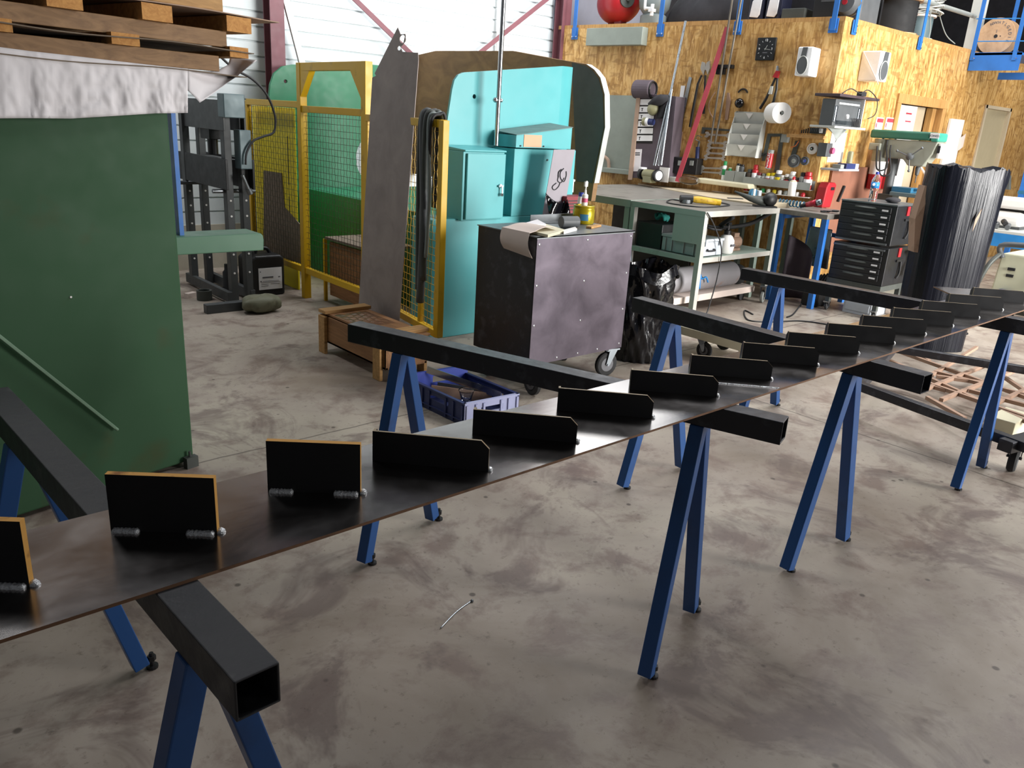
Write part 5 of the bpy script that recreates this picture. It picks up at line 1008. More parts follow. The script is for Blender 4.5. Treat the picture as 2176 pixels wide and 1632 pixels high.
BT = [(1590, .032, .15, 'cover_brown', 'frame_grey', None, 'short brown bottle at the left end of the trough'), (1601, .032, .2, 'red', 'red', 'label_white', 'red spray can with red cap, white band'), (1611, .03, .125, 'grey_light', 'red_dark', 'label_white', 'squat pale can right of the red spray can'), (1621, .027, .12, 'grey_light', 'grey', None, 'small grey can left of the yellow caps'), (1631, .034, .13, 'label_white', 'yellow_cap', 'red', 'white can with a yellow cap, left of two'), (1641, .034, .135, 'label_white', 'yellow_cap', None, 'white can with a yellow cap, right of two'), (1652, .038, .165, 'grey_dark', 'label_white', 'yellow_cap', 'dark can with a white cap and yellow label'), (1661, .032, .12, 'grey_light', 'white', 'ink_grey', 'small white bottle right of the dark can'), (1671, .032, .135, 'clear_plastic', 'white', 'red', 'clear bottle with white lid and red label'), (1682, .034, .165, 'grey_light', 'white', 'ink_grey', 'tall pale bottle with pointed cap'), (1692, .03, .11, 'red', 'cover_brown', 'label_white', 'small red jar with dark lid'), (1704, .036, .165, 'grey', 'black', None, 'plain grey bottle with a black cap'), (1715, .042, .175, 'red', 'red', 'label_white', 'large red can at the right end of the trough')]
for px, r, h, bm_, cm_, bd, lb in BT:
    u, _ = ou(px, 392, .06); bottle(u, .06, zs + .004, r, h, bm_, cm_, lb, band=bd)
for k in range(11):
    px = 1587 + 12 * k; u, z = ou(px, 398 + 1.6 * k * .9, .05); m = MB(); mt = ['red', 'white', 'cream', 'green_cap', 'white', 'yellow_cap', 'white', 'grey', 'white', 'white', 'red'][k]
    c = osbp(u, zs - .05, .06); m.lathe([(.02, 0), (.024, .004), (.024, .03), (.014, .042)], c - V(0, 0, .02), 12); 
    tag(m.build('small_jar', mt, smooth='auto'), 'small jar lid on the rail under the grey trough, number %s from left' % ['one', 'two', 'three', 'four', 'five', 'six', 'seven', 'eight', 'nine', 'ten', 'eleven'][k], 'jar', 'small jars under the trough')
(uj0, _), (uj1, _) = ou(1584, 400, .06), ou(1722, 415, .06); m = MB(); m.prism([osbp(uj0, zs - .075, 0), osbp(uj1, zs - .075, 0), osbp(uj1, zs - .075, .1), osbp(uj0, zs - .075, .1)], (0, 0, .005)); tag(m.build('jar_rail', 'white'), 'white rail shelf with small jars under the grey trough', 'shelf')
for k, (a, b) in enumerate((((1541, 362), (1558, 387)), ((1562, 364), (1580, 389)))):
    m = MB(); obx(m, a, b, .0, .1); tag(m.build('wall_bin', 'grey', bevel=.003), ['grey wall bin holding a green capped can, left of two', 'grey wall bin holding a dark can, right of two'][k], 'bin', 'grey wall bins')
bottle(ou(1539, 372, .05)[0], .06, ou(1539, 383, .06)[1], .024, .2, 'label_white', 'green_cap', 'white tube with a green top left of the grey wall bins', band='green_cap')
bottle(ou(1552, 365, .05)[0], .06, ou(1552, 366, .06)[1], .022, .05, 'green_cap', 'cream', 'small green jar standing in the left grey bin', nm='jar')
bottle(ou(1569, 365, .05)[0], .06, ou(1569, 366, .06)[1], .026, .09, 'grey_light', 'black', 'pale can with black cap standing in the right grey bin'); bottle(ou(1577, 365, .05)[0], .06, ou(1577, 366, .06)[1], .026, .08, 'grey_dark', 'black', 'dark can standing at the right in the right grey bin')
# spray bottle on the back bench
sb = thing('squeeze_bottle', 'white squeeze bottle with a red cap on the back bench', 'bottle', osb(1682, 413, .2)); c = osb(1681, 416, .2); m = MB(); m.lathe([(.034, 0), (.037, .005), (.037, .12), (.033, .14), (.016, .155)], c, 18); m.mat(1); m.lathe([(.034, .135), (.028, .147)], c, 18); m.build('bottle', ['white', 'yellow_cap'], sb, smooth='auto'); m = MB(); m.lathe([(.016, .155), (.016, .175), (.006, .19)], c, 12); m.build('cap', 'red', sb, smooth='auto')
# white foam strip and clutter on the back bench against the wall
m = MB(); m.prism([osb(*q, .25) for q in ((1478, 378), (1590, 392), (1592, 402), (1478, 388))], ON * -.2); tag(m.build('foam_strip', 'cream', bevel=.01), 'long pale foam strip lying at the back of the bench under the bins', 'foam')
m = MB(); c = osb(1465, 383, .3); m.ball(c, .1, 18, 10, (.9, 1.3, .5)); tag(m.build('plastic_bag', 'clear_wrap', smooth=True), 'clear plastic bag of parts lying beside the foot of the red bar', 'bag')
# bench grinder
gb = osb(1382, 388, .3); bg_ = thing('bench_grinder', 'olive green bench grinder with two wheels on the long table', 'grinder', gb); m = MB(); R_ = (RW * .95 + ON * .3).normalized()
c = osb(1381, 371, .3); m.cyl(c - R_ * .085, c + R_ * .085, .055, n=20); m.build('motor', 'olive', bg_, bevel=.006)
m = MB(); b = c.copy(); b.z = gb.z; m.prism([b - R_ * .07 + ON * .06, b + R_ * .07 + ON * .06, b + R_ * .07 - ON * .06, b - R_ * .07 - ON * .06], (0, 0, c.z - gb.z - .02)); m.build('foot', 'olive', bg_, bevel=.004)
for s in (-1, 1): m = MB(); m.cyl(c + R_ * s * .11, c + R_ * s * .15, .065, n=24); w_ = m.build('wheel', 'black', bg_, bevel=.004); m = MB(); m.cyl(c + R_ * (s * .15), c + R_ * (s * .155), .05, n=20); m.build('wheel_face', 'label_white' if s > 0 else 'rust_strip', w_)
m = MB(); m.cyl(c + R_ * -.13 + V(0, 0, .05), c + R_ * -.13 + V(0, 0, .07), .045, n=14); m.build('guard', 'label_white', bg_)
m = MB(); obx(m, (1402, 355), (1418, 388), .24, .26); tag(m.build('white_card', 'white'), 'white card standing right of the bench grinder', 'card')
for q, lb, o in (((1418, 375, 1436, 388), 'white parts box right of the white card', .2),): m = MB(); obx(m, q[:2], q[2:], .05, o); tag(m.build('parts_box', 'grey_light', bevel=.004), lb, 'box')
# grey sheet, chart board and hanging things at the left end
m = MB(); obq(m, ((1290, 202), (1352, 203), (1340, 372), (1268, 362)), .03, .045); tag(m.build('metal_sheet', 'grey_green'), 'pale grey-green metal panel standing against the left part of the boarded wall', 'panel')
hcx = osb(1283, 345, .08); m = MB(); otube(m, [(1280, 330), (1292, 340), (1294, 358)], .08, .02, 8, k=6); tag(m.build('yellow_hose', 'cardboard'), 'short tan hose stub in front of the grey-green panel', 'hose')
m = MB(); obx(m, (1278, 356), (1340, 372), .05, .2); tag(m.build('grey_ledge', 'grey_green', bevel=.003), 'grey-green ledge below the metal panel', 'ledge')
cbd = thing('chart_board', 'tall tool cabinet with a white chart and printed notice on its side', 'cabinet', osb(1370, 380, .2))
m = MB(); m.prism([osb(*q, .22) for q in ((1360, 198), (1437, 205), (1420, 380), (1340, 378))], ON * -.2); m.m = [0] * len(m.f); m.build('body', 'fan_purple', cbd, bevel=.004)
m = MB(); obq(m, ((1353, 198), (1361, 198), (1343, 382), (1334, 382)), .225, .235); m.build('edge', 'cardboard', cbd)
m = MB(); obq(m, ((1361, 206), (1393, 206), (1386, 305), (1349, 304)), .222, .224); ch = m.build('chart', 'clock_black', cbd)
for k in range(6):
    y = 211 + 15.3 * k; s = -1.35 * (k + .6); m = MB(); obq(m, ((1361.5 + s, y), (1392 + s * .7, y), (1391 + s * .7, y + 12), (1360 + s, y + 12)), .2245, .226); r_ = m.build('chart_row', 'label_white', ch)
    if k: m = MB(); obq(m, ((1364 + s, y + 3), (1370 + s, y + 3), (1367.5 + s, y + 5), (1367 + s, y + 10), (1365.5 + s, y + 10), (1366 + s, y + 5)), .2262, .227); m.build('tap_symbol', 'ink', r_)
m = MB(); obq(m, ((1347, 317), (1364, 317), (1360, 364), (1341, 364)), .222, .225); nt_ = m.build('notice', 'paper', cbd)
for k in range(2): m = MB(); obq(m, ((1350, 324 + 4 * k), (1360, 324 + 4 * k), (1359.5, 326 + 4 * k), (1349.5, 326 + 4 * k)), .2252, .226); m.build('notice_line', 'ink', nt_)
c = osb(1370, 190, .2); fd = thing('purple_drum', 'dark purple drum lying on top of the chart cabinet', 'drum', c); m = MB(); m.cyl(c - RW * .12, c + RW * .1, .1, n=24); m.build('drum', 'fan_purple', fd, bevel=.01); m = MB(); q = c + RW * .1; m.tube([q + RW * .01 + V(0, 0, .08 * math.sin(t)) + ON * .08 * math.cos(t) for t in [2 * PI * i / 20 for i in range(21)]], .01, 6); m.build('rim', 'black', fd)
hp_ = osb(1392, 215, .28); wm = thing('welding_mask', 'dark welding mask with pale visor hanging in front of the chart', 'mask', hp_); m = MB(); otube(m, [(1379, 222), (1392, 216), (1406, 212), (1420, 207)], .28, .05, 12, [.02, .05, .06, .03], k=0); m.build('hood', 'cloth_dark', wm, smooth=True)
m = MB(); c = osb(1388, 232, .27); m.lathe([(.07, 0), (.06, .03), (.03, .05), (.001, .055)], c, 18, ON); m.build('visor', 'olive', wm, smooth=True)
m = MB(); c = osb(1379, 259, .27); ax_ = RW; m.cyl(c - ax_ * .07, c - ax_ * .03, .045); m.mat(1); m.cyl(c - ax_ * .03, c + ax_ * .0, .045); m.mat(2); m.cyl(c, c + ax_ * .06, .035); tag(m.build('tape_rolls', ['olive', 'label_white', 'navy'], smooth='auto'), 'tan, white and blue tape rolls hanging in front of the chart', 'tape')
m = MB(); m.grid(lambda u, v: osb(1402 + 20 * u - 8 * v, 222 + 30 * v, .24 + .05 * math.sin(PI * u)), 8, 6, ON * .004); tag(m.build('dark_apron', 'cloth_dark', smooth=True), 'dark apron hanging behind the aluminium poles', 'apron')
# ---- loft railing and things stored above
rl = thing('loft_railing', 'bright blue steel railing posts bolted to the loft edge', 'railing', osbp(0, 2.5, .02))
for px, py in ((1221, 84), (1402, 78), (1566, 74), (1769, 70)):
    q = osb(px, py, .008); m = MB(); m.prism([q - RW * .045, q + RW * .045, q + RW * .045 + V(0, 0, .13), q - RW * .045 + V(0, 0, .13)], ON * .01); 
    p2 = q + ON * .014; m.beam(p2 + V(0, 0, .02), p2 + V(0, 0, 1.15), .05, .012, up=ON); po_ = m.build('post', 'blue', rl, bevel=.002)
    for s in (-1, 1): m = MB(); b_ = q + RW * .03 * s + V(0, 0, .03) + ON * .01; m.cyl(b_, b_ + ON * .008, .008, n=8); m.build('bolt', 'chrome', po_)
for px, py in ((1812, 74), (1951, 106)):
    q = aty(px, py, Y2 - .008); m = MB(); m.prism([q - V(.045, 0, 0), q + V(.045, 0, 0), q + V(.045, 0, .13), q + V(-.045, 0, .13)], (0, -.01, 0)); p2 = q + V(0, -.014, 0); m.beam(p2 + V(0, 0, .02), p2 + V(0, 0, 1.15), .05, .012, up=(0, 1, 0)); po_ = m.build('post', 'blue', rl, bevel=.002)
    for z in (.02, .08): m = MB(); b_ = q + V(.0, -.01, z); m.cyl(b_ + V(.03, 0, 0), b_ + V(.03, -.008, 0), .008, n=8); m.build('bolt', 'chrome', po_)
for z in (3.05, 3.55): m = MB(); m.tube([osbp(3.3, z, .03), osbp(0, z, .03)], .015, 8); m.build('rail', 'blue', rl)
for z in (3.6,): m = MB(); m.tube([V(7.8, Y2 - .03, z), V(10.9, Y2 - .03, z)], .015, 8); m.build('rail', 'blue', rl)
a, b = aty(1973, 4, Y2 + .1), aty(2072, 35, Y2 + .1); m = MB(); m.tube([a + (a - b) * .4, b], .025, 10); tag(m.build('grey_handrail', 'grey'), 'grey pipe handrail sloping across the loft opening at right', 'rail')
q = aty(2066, 112, Y2 + .05); m = MB(); m.box((q.x, q.y, ZT), (q.x + .16, q.y + .12, 5.2)); struct(m.build('trim_7', 'grey_light'))
LZ = ZT + .045
def lofty(px, off): p = osb(px, 40, -off); return V(p.x, p.y, LZ)
c = lofty(1312, .35) + V(0, 0, .27); rt = thing('red_pressure_tank', 'red expansion tank lying on the loft edge above the grey box', 'tank', lofty(1312, .35)); ax_ = (RW * .8 + ON * .6).normalized()
m = MB(); m.lathe([(.001, -.3), (.1, -.29), (.17, -.25), (.22, -.17), (.235, -.08), (.235, .08), (.22, .17), (.17, .25), (.1, .29), (.001, .3)], c, 36, ax_); m.build('shell', 'red', rt, smooth=True)
m = MB(); m.cyl(c + ax_ * .27, c + ax_ * .31, .085, n=24); m.cyl(c + ax_ * .31, c + ax_ * .33, .02, n=10); m.build('flange', 'frame_grey', rt, bevel=.004)
for s in (-1, 1): m = MB(); p = c + ax_ * .12 * s; m.box(p + V(-.05, -.05, -.27), p + V(.05, .05, -.2)); m.build('foot', 'red_dark', rt)
g = lofty(1388, .3); gt = thing('grey_filter_tank', 'upright grey filter tank with white pipes right of the red tank', 'tank', g)
m = MB(); m.lathe([(.15, 0), (.15, .1), (.12, .12), (.17, .18), (.185, .28), (.185, .6), (.15, .7), (.06, .76)], g, 30); m.build('shell', 'tank_grey', gt, smooth='auto')
f = ON * .2 + RW * .0; m = MB(); m.tube(smoothpath([g + f + V(0, 0, .7), g + f + V(0, 0, .2), g + f + RW * .03 + V(0, 0, .16), g + f + RW * .1 + V(0, 0, .16)]), .016, 8); m.build('pipe', 'label_white', gt, smooth=True); m = MB(); q = g + f + RW * .1; m.cyl(q + V(0, 0, .08), q + V(0, 0, .2), .02); m.box(q + V(-.03, -.03, .12), q + V(.03, .03, .15)); m.build('valve', 'label_white', gt)
c = lofty(1500, .5); m = MB()
def heap(u, v): a = 2 * PI * u; r = (1 - v ** 2.2) ; return c + RW * (.42 * r * math.cos(a)) * (1 + .2 * math.sin(3 * a)) + ON * (.25 * r * math.sin(a)) + V(0, 0, .5 * v * (1 + .25 * math.sin(2 * a + 1)) + .02 * math.sin(9 * a) * v)
m.grid(heap, 36, 12); tag(m.build('tarpaulin_heap', 'cloth_dark', smooth=True), 'dark heap of sheeting stored on the loft right of the grey tank', 'sheeting')
m = MB(); m.tube([c - RW * .4 + V(0, 0, .7), c + RW * .1 + V(0, 0, .56)], .05, 10); tag(m.build('dark_pipe', 'frame_grey'), 'dark pipe lying slanted over the heap of sheeting', 'pipe')
for k, (q, lb) in enumerate((((1594, 12), 'left of two dark machines with a white plate on the loft'), ((1630, 10), 'right of two dark machines with a white plate on the loft'))):
    px = q[0] + 10; c = lofty(px, .18); t = thing('plated_machine', lb, 'machine', c, 'dark machines with white plates on the loft')
    m = MB(); m.prism([c - RW * .085, c + RW * .085, c + RW * .088 + V(0, 0, .42), c - RW * .03 + V(0, 0, .5), c - RW * .08 + V(0, 0, .3)], -ON * .25); m.build('body', mat('navy_dark', '1f2238', .45, 0) if k == 0 else 'navy_dark', t, bevel=.015)
    c2 = c + ON * .004; m = MB(); m.prism([c2 - RW * .06 + V(0, 0, .04), c2 + RW * .03 + V(0, 0, .03), c2 + RW * .052 + V(0, 0, .06), c2 + RW * .06 + V(0, 0, .27), c2 - RW * .045 + V(0, 0, .19)], ON * .012); m.build('plate', 'white_gloss', t, bevel=.004)
def lbox(px, off, w, h, d, mt, nm, lb, cat, z=0, bev=.006): c = lofty(px, off) + V(0, 0, z); m = MB(); m.prism([c - RW * w / 2, c + RW * w / 2, c + RW * w / 2 - ON * d, c - RW * w / 2 - ON * d], (0, 0, h)); return tag(m.build(nm, mt, bevel=bev), lb, cat)
lbox(1683, .12, .24, .1, .3, 'frame_grey', 'flat_box', 'flat grey box on the loft above the towel dispenser', 'box')
x_ = lbox(1752, .15, .26, .26, .35, 'black', 'black_chest', 'black chest with a grey panel on the loft beside the corner', 'chest')
c = lofty(1752, .15) + V(0, 0, .15); m = MB(); m.prism([c - RW * .06, c + RW * .07, c + RW * .07 + V(0, 0, .06), c - RW * .06 + V(0, 0, .06)], ON * .004); m.build('grey_panel', 'grey_dark', x_)
lbox(1672, .62, .8, .45, .35, 'dark_void', 'dark_crate', 'long dark crate behind the machines on the loft', 'crate', 0)
c = lofty(1793, .12) + V(0, 0, .13); sp_ = thing('round_speaker', 'dark round drum with a red centre dot at the loft corner', 'drum', lofty(1793, .12)); m = MB(); m.lathe([(.001, .05), (.09, .045), (.115, .0), (.115, -.1), (.001, -.1)], c, 24, ON); m.build('drum', 'grey_dark', sp_, smooth='auto'); m = MB(); m.cyl(c + ON * .045, c + ON * .056, .025, n=16); m.build('red_dot', 'red', sp_)
q = aty(1843, 50, Y2 + .15); m = MB(); m.box((q.x - .2, q.y, LZ), (q.x + .22, q.y + .4, LZ + .3)); gc_ = tag(m.build('grey_tote', 'grey_dark', bevel=.03), 'grey plastic tote box on the loft right of the corner', 'box')
m = MB(); m.box((q.x + .24, q.y + .0, LZ), (q.x + .27, q.y + .4, LZ + .38)); tag(m.build('black_plate', 'black'), 'thin black plate standing between the tote and the cable drum', 'plate')
def drum(px, py, r, h, mt, fm, lb, yo=.3):
    q = aty(px, py, Y2 + yo); c = V(q.x, q.y, LZ); t = thing('cable_drum', lb, 'cable drum', c, 'cable drums on the loft')
    pr_ = [(r, .02)] 
    for i in range(12): z = .02 + (h - .04) * i / 12; pr_ += [(r, z), (r * 1.02, z + (h - .04) / 24)]
    m = MB(); m.lathe(pr_ + [(r, h - .02)], c, 28); m.build('winding', mt, t, smooth='auto')
    for z in (0, h - .02): m = MB(); m.cyl(c + V(0, 0, z), c + V(0, 0, z + .02), r * 1.18, n=32); m.build('flange', fm, t)
    return c
drum(1897, 60, .22, .36, 'rubber', 'reel_wood', 'black cable drum with wooden flange on the loft')
c = drum(1946, 75, .15, .26, 'press_blue', 'cardboard_pale', 'small blue-grey cable drum beside the black one', .25)
m = MB()
for k in range(16):
    r = .17 + .03 * math.sin(k * 2.1); z = .3 + .012 * k; o = V(.08 + .02 * math.sin(k), -.02 * math.cos(k * 1.3), 0)
    m.tube([c + o + V(r * math.cos(t), r * math.sin(t), z + .02 * math.sin(t * 2 + k)) for t in [2 * PI * i / 20 for i in range(21)]], .008, 5)
tag(m.build('cable_coil', 'grey_light', smooth=True), 'loose coil of pale cable lying on the small blue-grey drum', 'cable')
m = MB(); m.tube(smoothpath([c + V(.2, -.1, .35), c + V(.3, -.2, .1), V(c.x + .45, Y2 - .02, ZT + .05)]), .006, 5); m.tube(smoothpath([c + V(-.1, -.15, .3), c + V(-.12, -.2, .1), c + V(-.16, -.22, .0)]), .006, 5); tag(m.build('cable_tail', 'grey', smooth=True), 'loose cable ends hanging from the pale coil', 'cable')
q = aty(1893, 10, Y2 + .3); m = MB(); m.lathe([(.1, 0), (.1, .25), (.03, .25)], (q.x, q.y, LZ + .361), 20); tag(m.build('film_roll', 'lavender', smooth='auto'), 'pale film roll standing on the black cable drum', 'roll')
# landing with wooden reel
xl_ = aty(2062, 115, Y2).x; ld = thing('blue_landing', 'bright blue steel stair landing projecting from the loft', 'landing', (xl_ + .4, 3.7, 2.4))
ya, yz = Y2 - .01, atx(2172, 112, xl_).y; zA_, zB_ = atx(2066, 112, xl_).z, atx(2060, 150, xl_).z
m = MB(); m.box((xl_, yz, zB_), (xl_ + .01, ya, zA_)); m.build('fascia', 'blue', ld)
m = MB(); m.box((xl_, yz, zA_ - .03), (xl_ + 1.1, ya, zA_ - .005)); m.build('deck', 'blue', ld)
m = MB(); m.box((xl_ + .3, yz - .3, zB_ - .08), (xl_ + .32, ya - .25, zB_)); m.build('lower_beam', 'blue', ld)
for px in (2064, 2153):
    q = atx(px, 128, xl_ - .006); m = MB(); m.beam(q, q + V(0, 0, 1.3), .045, .012, up=(1, 0, 0)); po_ = m.build('post', 'blue', ld, bevel=.002)
    for z in (.02, .1): m = MB(); b_ = q + V(-.006, -.03, z); m.cyl(b_, b_ - V(.008, 0, 0), .007, n=8); m.build('bolt', 'chrome', po_)
for py in (40, 88): a, b = atx(2075, py, xl_ - .006), atx(2200, py - 1, xl_ - .006); m = MB(); m.tube([a, b], .006, 6); m.build('rail', 'blue_bright', ld)
for px in (2150,): q = atx(px, 60, xl_ + .9); m = MB(); m.beam(V(q.x, q.y, zA_), V(q.x, q.y, zA_ + 1.3), .045, .012, up=(1, 0, 0)); m.build('post', 'blue', ld)
xr2 = xl_ + .25; c = atx(2112, 94, xr2); r = abs(atx(2112, 94, xr2).z - atx(2112, 55, xr2).z); c.z = zA_ + r * .6 + .02; c = V(c.x, c.y, atx(2112, 95, xr2).z)
c.z = max(c.z, zA_ + r * .38)
rt_ = V(0, -1, 0); wr = thing('wooden_reel', 'round wooden reel flange with dark lettering standing on the blue landing', 'reel', (c.x, c.y, zA_)); c.z = zA_ + r
m = MB(); m.cyl(c, c + V(.02, 0, 0), r, n=48); fl_ = m.build('flange', 'reel_wood', wr); m = MB(); m.cyl(c + V(.02, 0, 0), c + V(.2, 0, 0), r * .7, n=32); m.build('winding', 'rubber', wr); m = MB(); m.cyl(c + V(.2, 0, 0), c + V(.22, 0, 0), r, n=48); m.build('flange', 'reel_wood', wr)
m = MB(); m.cyl(c - V(.004, 0, 0), c, r * .1, n=16); m.build('centre_hole', 'ink', fl_)
m = MB(); q = c + rt_ * r * .25; m.cyl(q - V(.003, 0, 0), q, r * .03, n=10); m.build('pin_hole', 'ink', fl_)
for k, chh in enumerate('NWHTLGEDIE'):
    t = rd(118 - k * 15.5); d = rt_ * math.cos(t) + V(0, 0, 1) * math.sin(t); text('lettering', chh, 'ink_grey', fl_, c + d * r * .74 - V(.002, 0, 0), rt_ * math.sin(t) - V(0, 0, 1) * math.cos(t), d, r * .22)
text('lettering', '1', 'ink_grey', fl_, c + V(-.002, 0, r * .26), rt_, V(0, 0, 1), r * .24)
# ---- second bench by the corner
sbn = thing('blue_bench', 'grey topped bench with blue legs at the corner of the boarded wall', 'bench', (7.4, 3.9, 0))
x0, x1, y0, y1, zb = 7.08, 7.74, 3.6, 4.1, .885
m = MB(); m.box((x0, y0, zb - .045), (x1, y1, zb)); m.build('bench_top', 'bench_top', sbn, bevel=.002)
for x, y in ((x0, y1 - .05), (x1 - .05, y1 - .05), (x0, y0), (x1 - .05, y0)): m = MB(); m.box((x, y, 0), (x + .05, y + .05, zb - .045)); m.build('leg', 'blue', sbn, bevel=.002)
m = MB(); m.box((x0 + .01, y1 - .04, zb - .09), (x1, y1 - .01, zb - .045)); m.build('frame_rail', 'blue', sbn); m = MB(); m.box((x1 - .05, y0 + .05, .62), (x1 - .02, y1 - .05, .66)); m.build('frame_rail', 'blue', sbn)
# on it: coil hose, air tool, red tool, charger
c = atx(1657, 420, 7.4); e = atx(1712, 424, 7.4); c.z = e.z = zb + .034; m = MB(); d = e - c; L = d.length; d.normalize(); s = V(-d.y, d.x, 0); N = 96
m.tube([c + d * L * i / N + (s * math.cos(i * .5) + V(0, 0, 1) * math.sin(i * .5)) * .028 for i in range(N + 1)], .006, 6); tag(m.build('coil_hose', 'hose_blue', smooth=True), 'teal spiral air hose lying on the blue legged bench', 'hose')
at_ = thing('air_grinder', 'red and silver air tool lying on the blue legged bench', 'tool', V(7.3, 3.8, zb)); a, b = atx(1703, 430, 7.3), atx(1746, 421, 7.3); k_ = zb + .03 - a.z; a.z += k_; b.z += k_; d = b - a
m = MB(); m.tube([a, a + d * .3], .02, 10, [.016, .022]); m.build('grip', 'black', at_, smooth=True); m = MB(); m.tube([a + d * .3, a + d * .8], .03, 12, [.024, .034]); m.build('body', mat('red_gloss', 'b52a3c', .25, .1), at_, smooth=True); m = MB(); m.tube([a + d * .8, b], .03, 12, [.032, .026]); m.build('head', 'zinc', at_, smooth=True)
a = atz(1765, 428, zb); rc = thing('red_battery_charger', 'red upright machine with a black window on the bench before the boarded wall', 'machine', a); x = a.x
p, q = aty(1751, 430, 4.0), aty(1777, 388, 4.0); m = MB(); m.prism([(p.x - .02, 4.0, zb), (p.x + .15, 4.0, zb), (p.x + .2, 4.0, q.z - .02), (p.x + .16, 4.0, q.z), (p.x + .05, 4.0, q.z), (p.x + .01, 4.0, q.z - .05)], (0, .1, 0)); m.build('body', 'red', rc, bevel=.012, seg=3)
m = MB(); m.box((p.x + .09, 3.996, q.z - .075), (p.x + .16, 4.0, q.z - .045)); m.build('window', 'black', rc); m = MB(); m.beam((p.x + .22, 3.97, zb + .06), (p.x + .3, 3.97, q.z - .03), .03, .02); m.build('handle', 'black', rc, bevel=.004)
m = MB()
for k in range(5): c = atx(1752 + 6 * k, 437, 7.3 - .04 * (k % 2)); c.z = zb + .008; m.tube([c + V(.05 * math.cos(t + k), .03 * math.sin(t * 1.3), .004 * k) for t in [i * .6 for i in range(9)]], .006, 5)
tag(m.build('cable_tangle', 'cable', smooth=True), 'tangle of black leads at the right end of the blue legged bench', 'cable')
# below the bench
m = MB(); p, q = aty(1706, 484, 3.75), aty(1762, 562, 3.75); zt_ = p.z; cxx = V(7.42, 3.85, 0)
pa, pb_ = atx(1712, 480, 7.55), atx(1772, 492, 7.55)
m = MB(); m.prism([atx(*t, 7.5) for t in ((1722, 480), (1768, 488), (1757, 573), (1702, 560))], (.02, 0, 0)); tag(m.build('metal_sheet', 'zinc', bevel=.008), 'shiny grey metal panel with rounded corners standing under the blue legged bench', 'panel')
m = MB(); m.grid(lambda u, v: V(7.2 + .16 * math.sin(PI * u), 4.02 - .28 * u, .02 + .62 * v * (1 - .35 * u)), 14, 8, (.01, 0, 0)); tag(m.build('plastic_hood', 'fan_purple', smooth=True), 'curved dark purple plastic hood under the left end of the blue legged bench', 'hood')
m = MB(); m.box((7.2, 3.62, 0), (7.5, 3.78, .17)); tag(m.build('black_crate', 'black', bevel=.01), 'low black crate on the floor under the blue legged bench', 'crate')
m = MB()
for k in range(3): q = atz(1722 + 12 * k, 590, .2); m.tube(smoothpath([V(7.25 + .06 * k, 3.7, .17), V(7.28 + .06 * k, 3.66, .3), V(7.35 + .06 * k, 3.7, .24), V(7.4 + .05 * k, 3.72, .17)]), .01, 6)
tag(m.build('black_leads', 'cable', smooth=True), 'black leads coming out of the low black crate', 'cable')
# ---- rolling tool chest
tcx0, tcx1 = 7.2, 7.68; ty0, ty1 = 3.045, 3.56; ztp_ = 1.02; zbt = .31
tch = thing('rolling_tool_chest', 'black two-part tool chest with drawers on a wheeled frame', 'tool chest', ((tcx0 + tcx1) / 2, (ty0 + ty1) / 2, 0))
zmid = atx(1770, 506, tcx0).z
for nm, z0, z1, nd in (('lower_chest', zbt, zmid - .02, 5), ('upper_chest', zmid + .0, ztp_, 5)):
    m = MB(); m.box((tcx0 + .012, ty0, z0), (tcx1, ty1, z1)); bd_ = m.build(nm, mat('chest_black', '191a1d', .4, 0, var=.1) if nd and nm == 'lower_chest' else 'chest_black', tch, bevel=.006)
    hh = (z1 - z0 - .05) / nd
    for k in range(nd):
        zz = z0 + .035 + hh * k; m = MB(); m.box((tcx0, ty0 + .045, zz + .003), (tcx0 + .012, ty1 - .01, zz + hh - .003)); dw = m.build('drawer', 'chest_black', bd_, bevel=.003)
        m = MB(); m.grid(lambda u, v: V(tcx0 - .012 * math.sin(PI * u) * (1 - v), ty1 - .14 - .2 * u, zz + hh * .55 + .012 * v), 10, 2, (0, 0, .004)); m.build('drawer_pull', 'frame_grey', dw)
        m = MB(); m.box((tcx0 - .002, ty0 + .07, zz + hh * .35), (tcx0, ty0 + .125, zz + hh * .6)); m.build('drawer_label', 'label_white', dw)
    m = MB(); m.box((tcx0 - .002, ty0 + .03, z0 + .004 if nm == 'upper_chest' else z1 - .03), (tcx0 + .01, ty1 - .005, (z0 + .02) if nm == 'upper_chest' else z1 - .014)); m.build('trim_strip', 'steel_grey', bd_)
    zh = z0 + (z1 - z0) * .62; m = MB(); m.box((tcx0 + .2, ty0 - .012, zh), (tcx0 + .34, ty0, zh + .02)); m.tube(smoothpath([V(tcx0 + .28, ty0 - .012, zh), V(tcx0 + .275, ty0 - .02, zh - .1), V(tcx0 + .25, ty0 - .012, z0 + .06)]), .01, 6); m.build('side_handle', 'black', bd_, smooth='auto')
    m = MB(); m.box((tcx0 + .21, ty0 - .01, z1 - .085), (tcx0 + .26, ty0, z1 - .005)); m.build('red_latch', 'red', bd_)
m = MB(); m.box((tcx0 + .005, ty0, ztp_), (tcx1, ty1, ztp_ + .012)); m.build('top_tray', 'steel_grey', tch)
m = MB(); m.box((tcx0, ty0, zbt - .05), (tcx1, ty1, zbt)); m.build('frame', 'frame_grey', tch)
for x in (tcx0 + .02, tcx1 - .05):
    for y in (ty0 + .02, ty1 - .04): m = MB(); m.box((x - .02, y - .02, .09), (x + .02, y + .02, zbt - .05)); m.build('frame_leg', 'frame_grey', tch); caster(tch, (x, y, 0), .04, .02, rd(190), .09, 'tyre', 'hub', 'zinc')
bt_ = atz(1838, 428, ztp_ + .014); bt_ = V(7.32, 3.33, ztp_ + .013); wt = thing('water_bottle', 'clear plastic water bottle with blue cap and label on the tool chest', 'bottle', bt_)
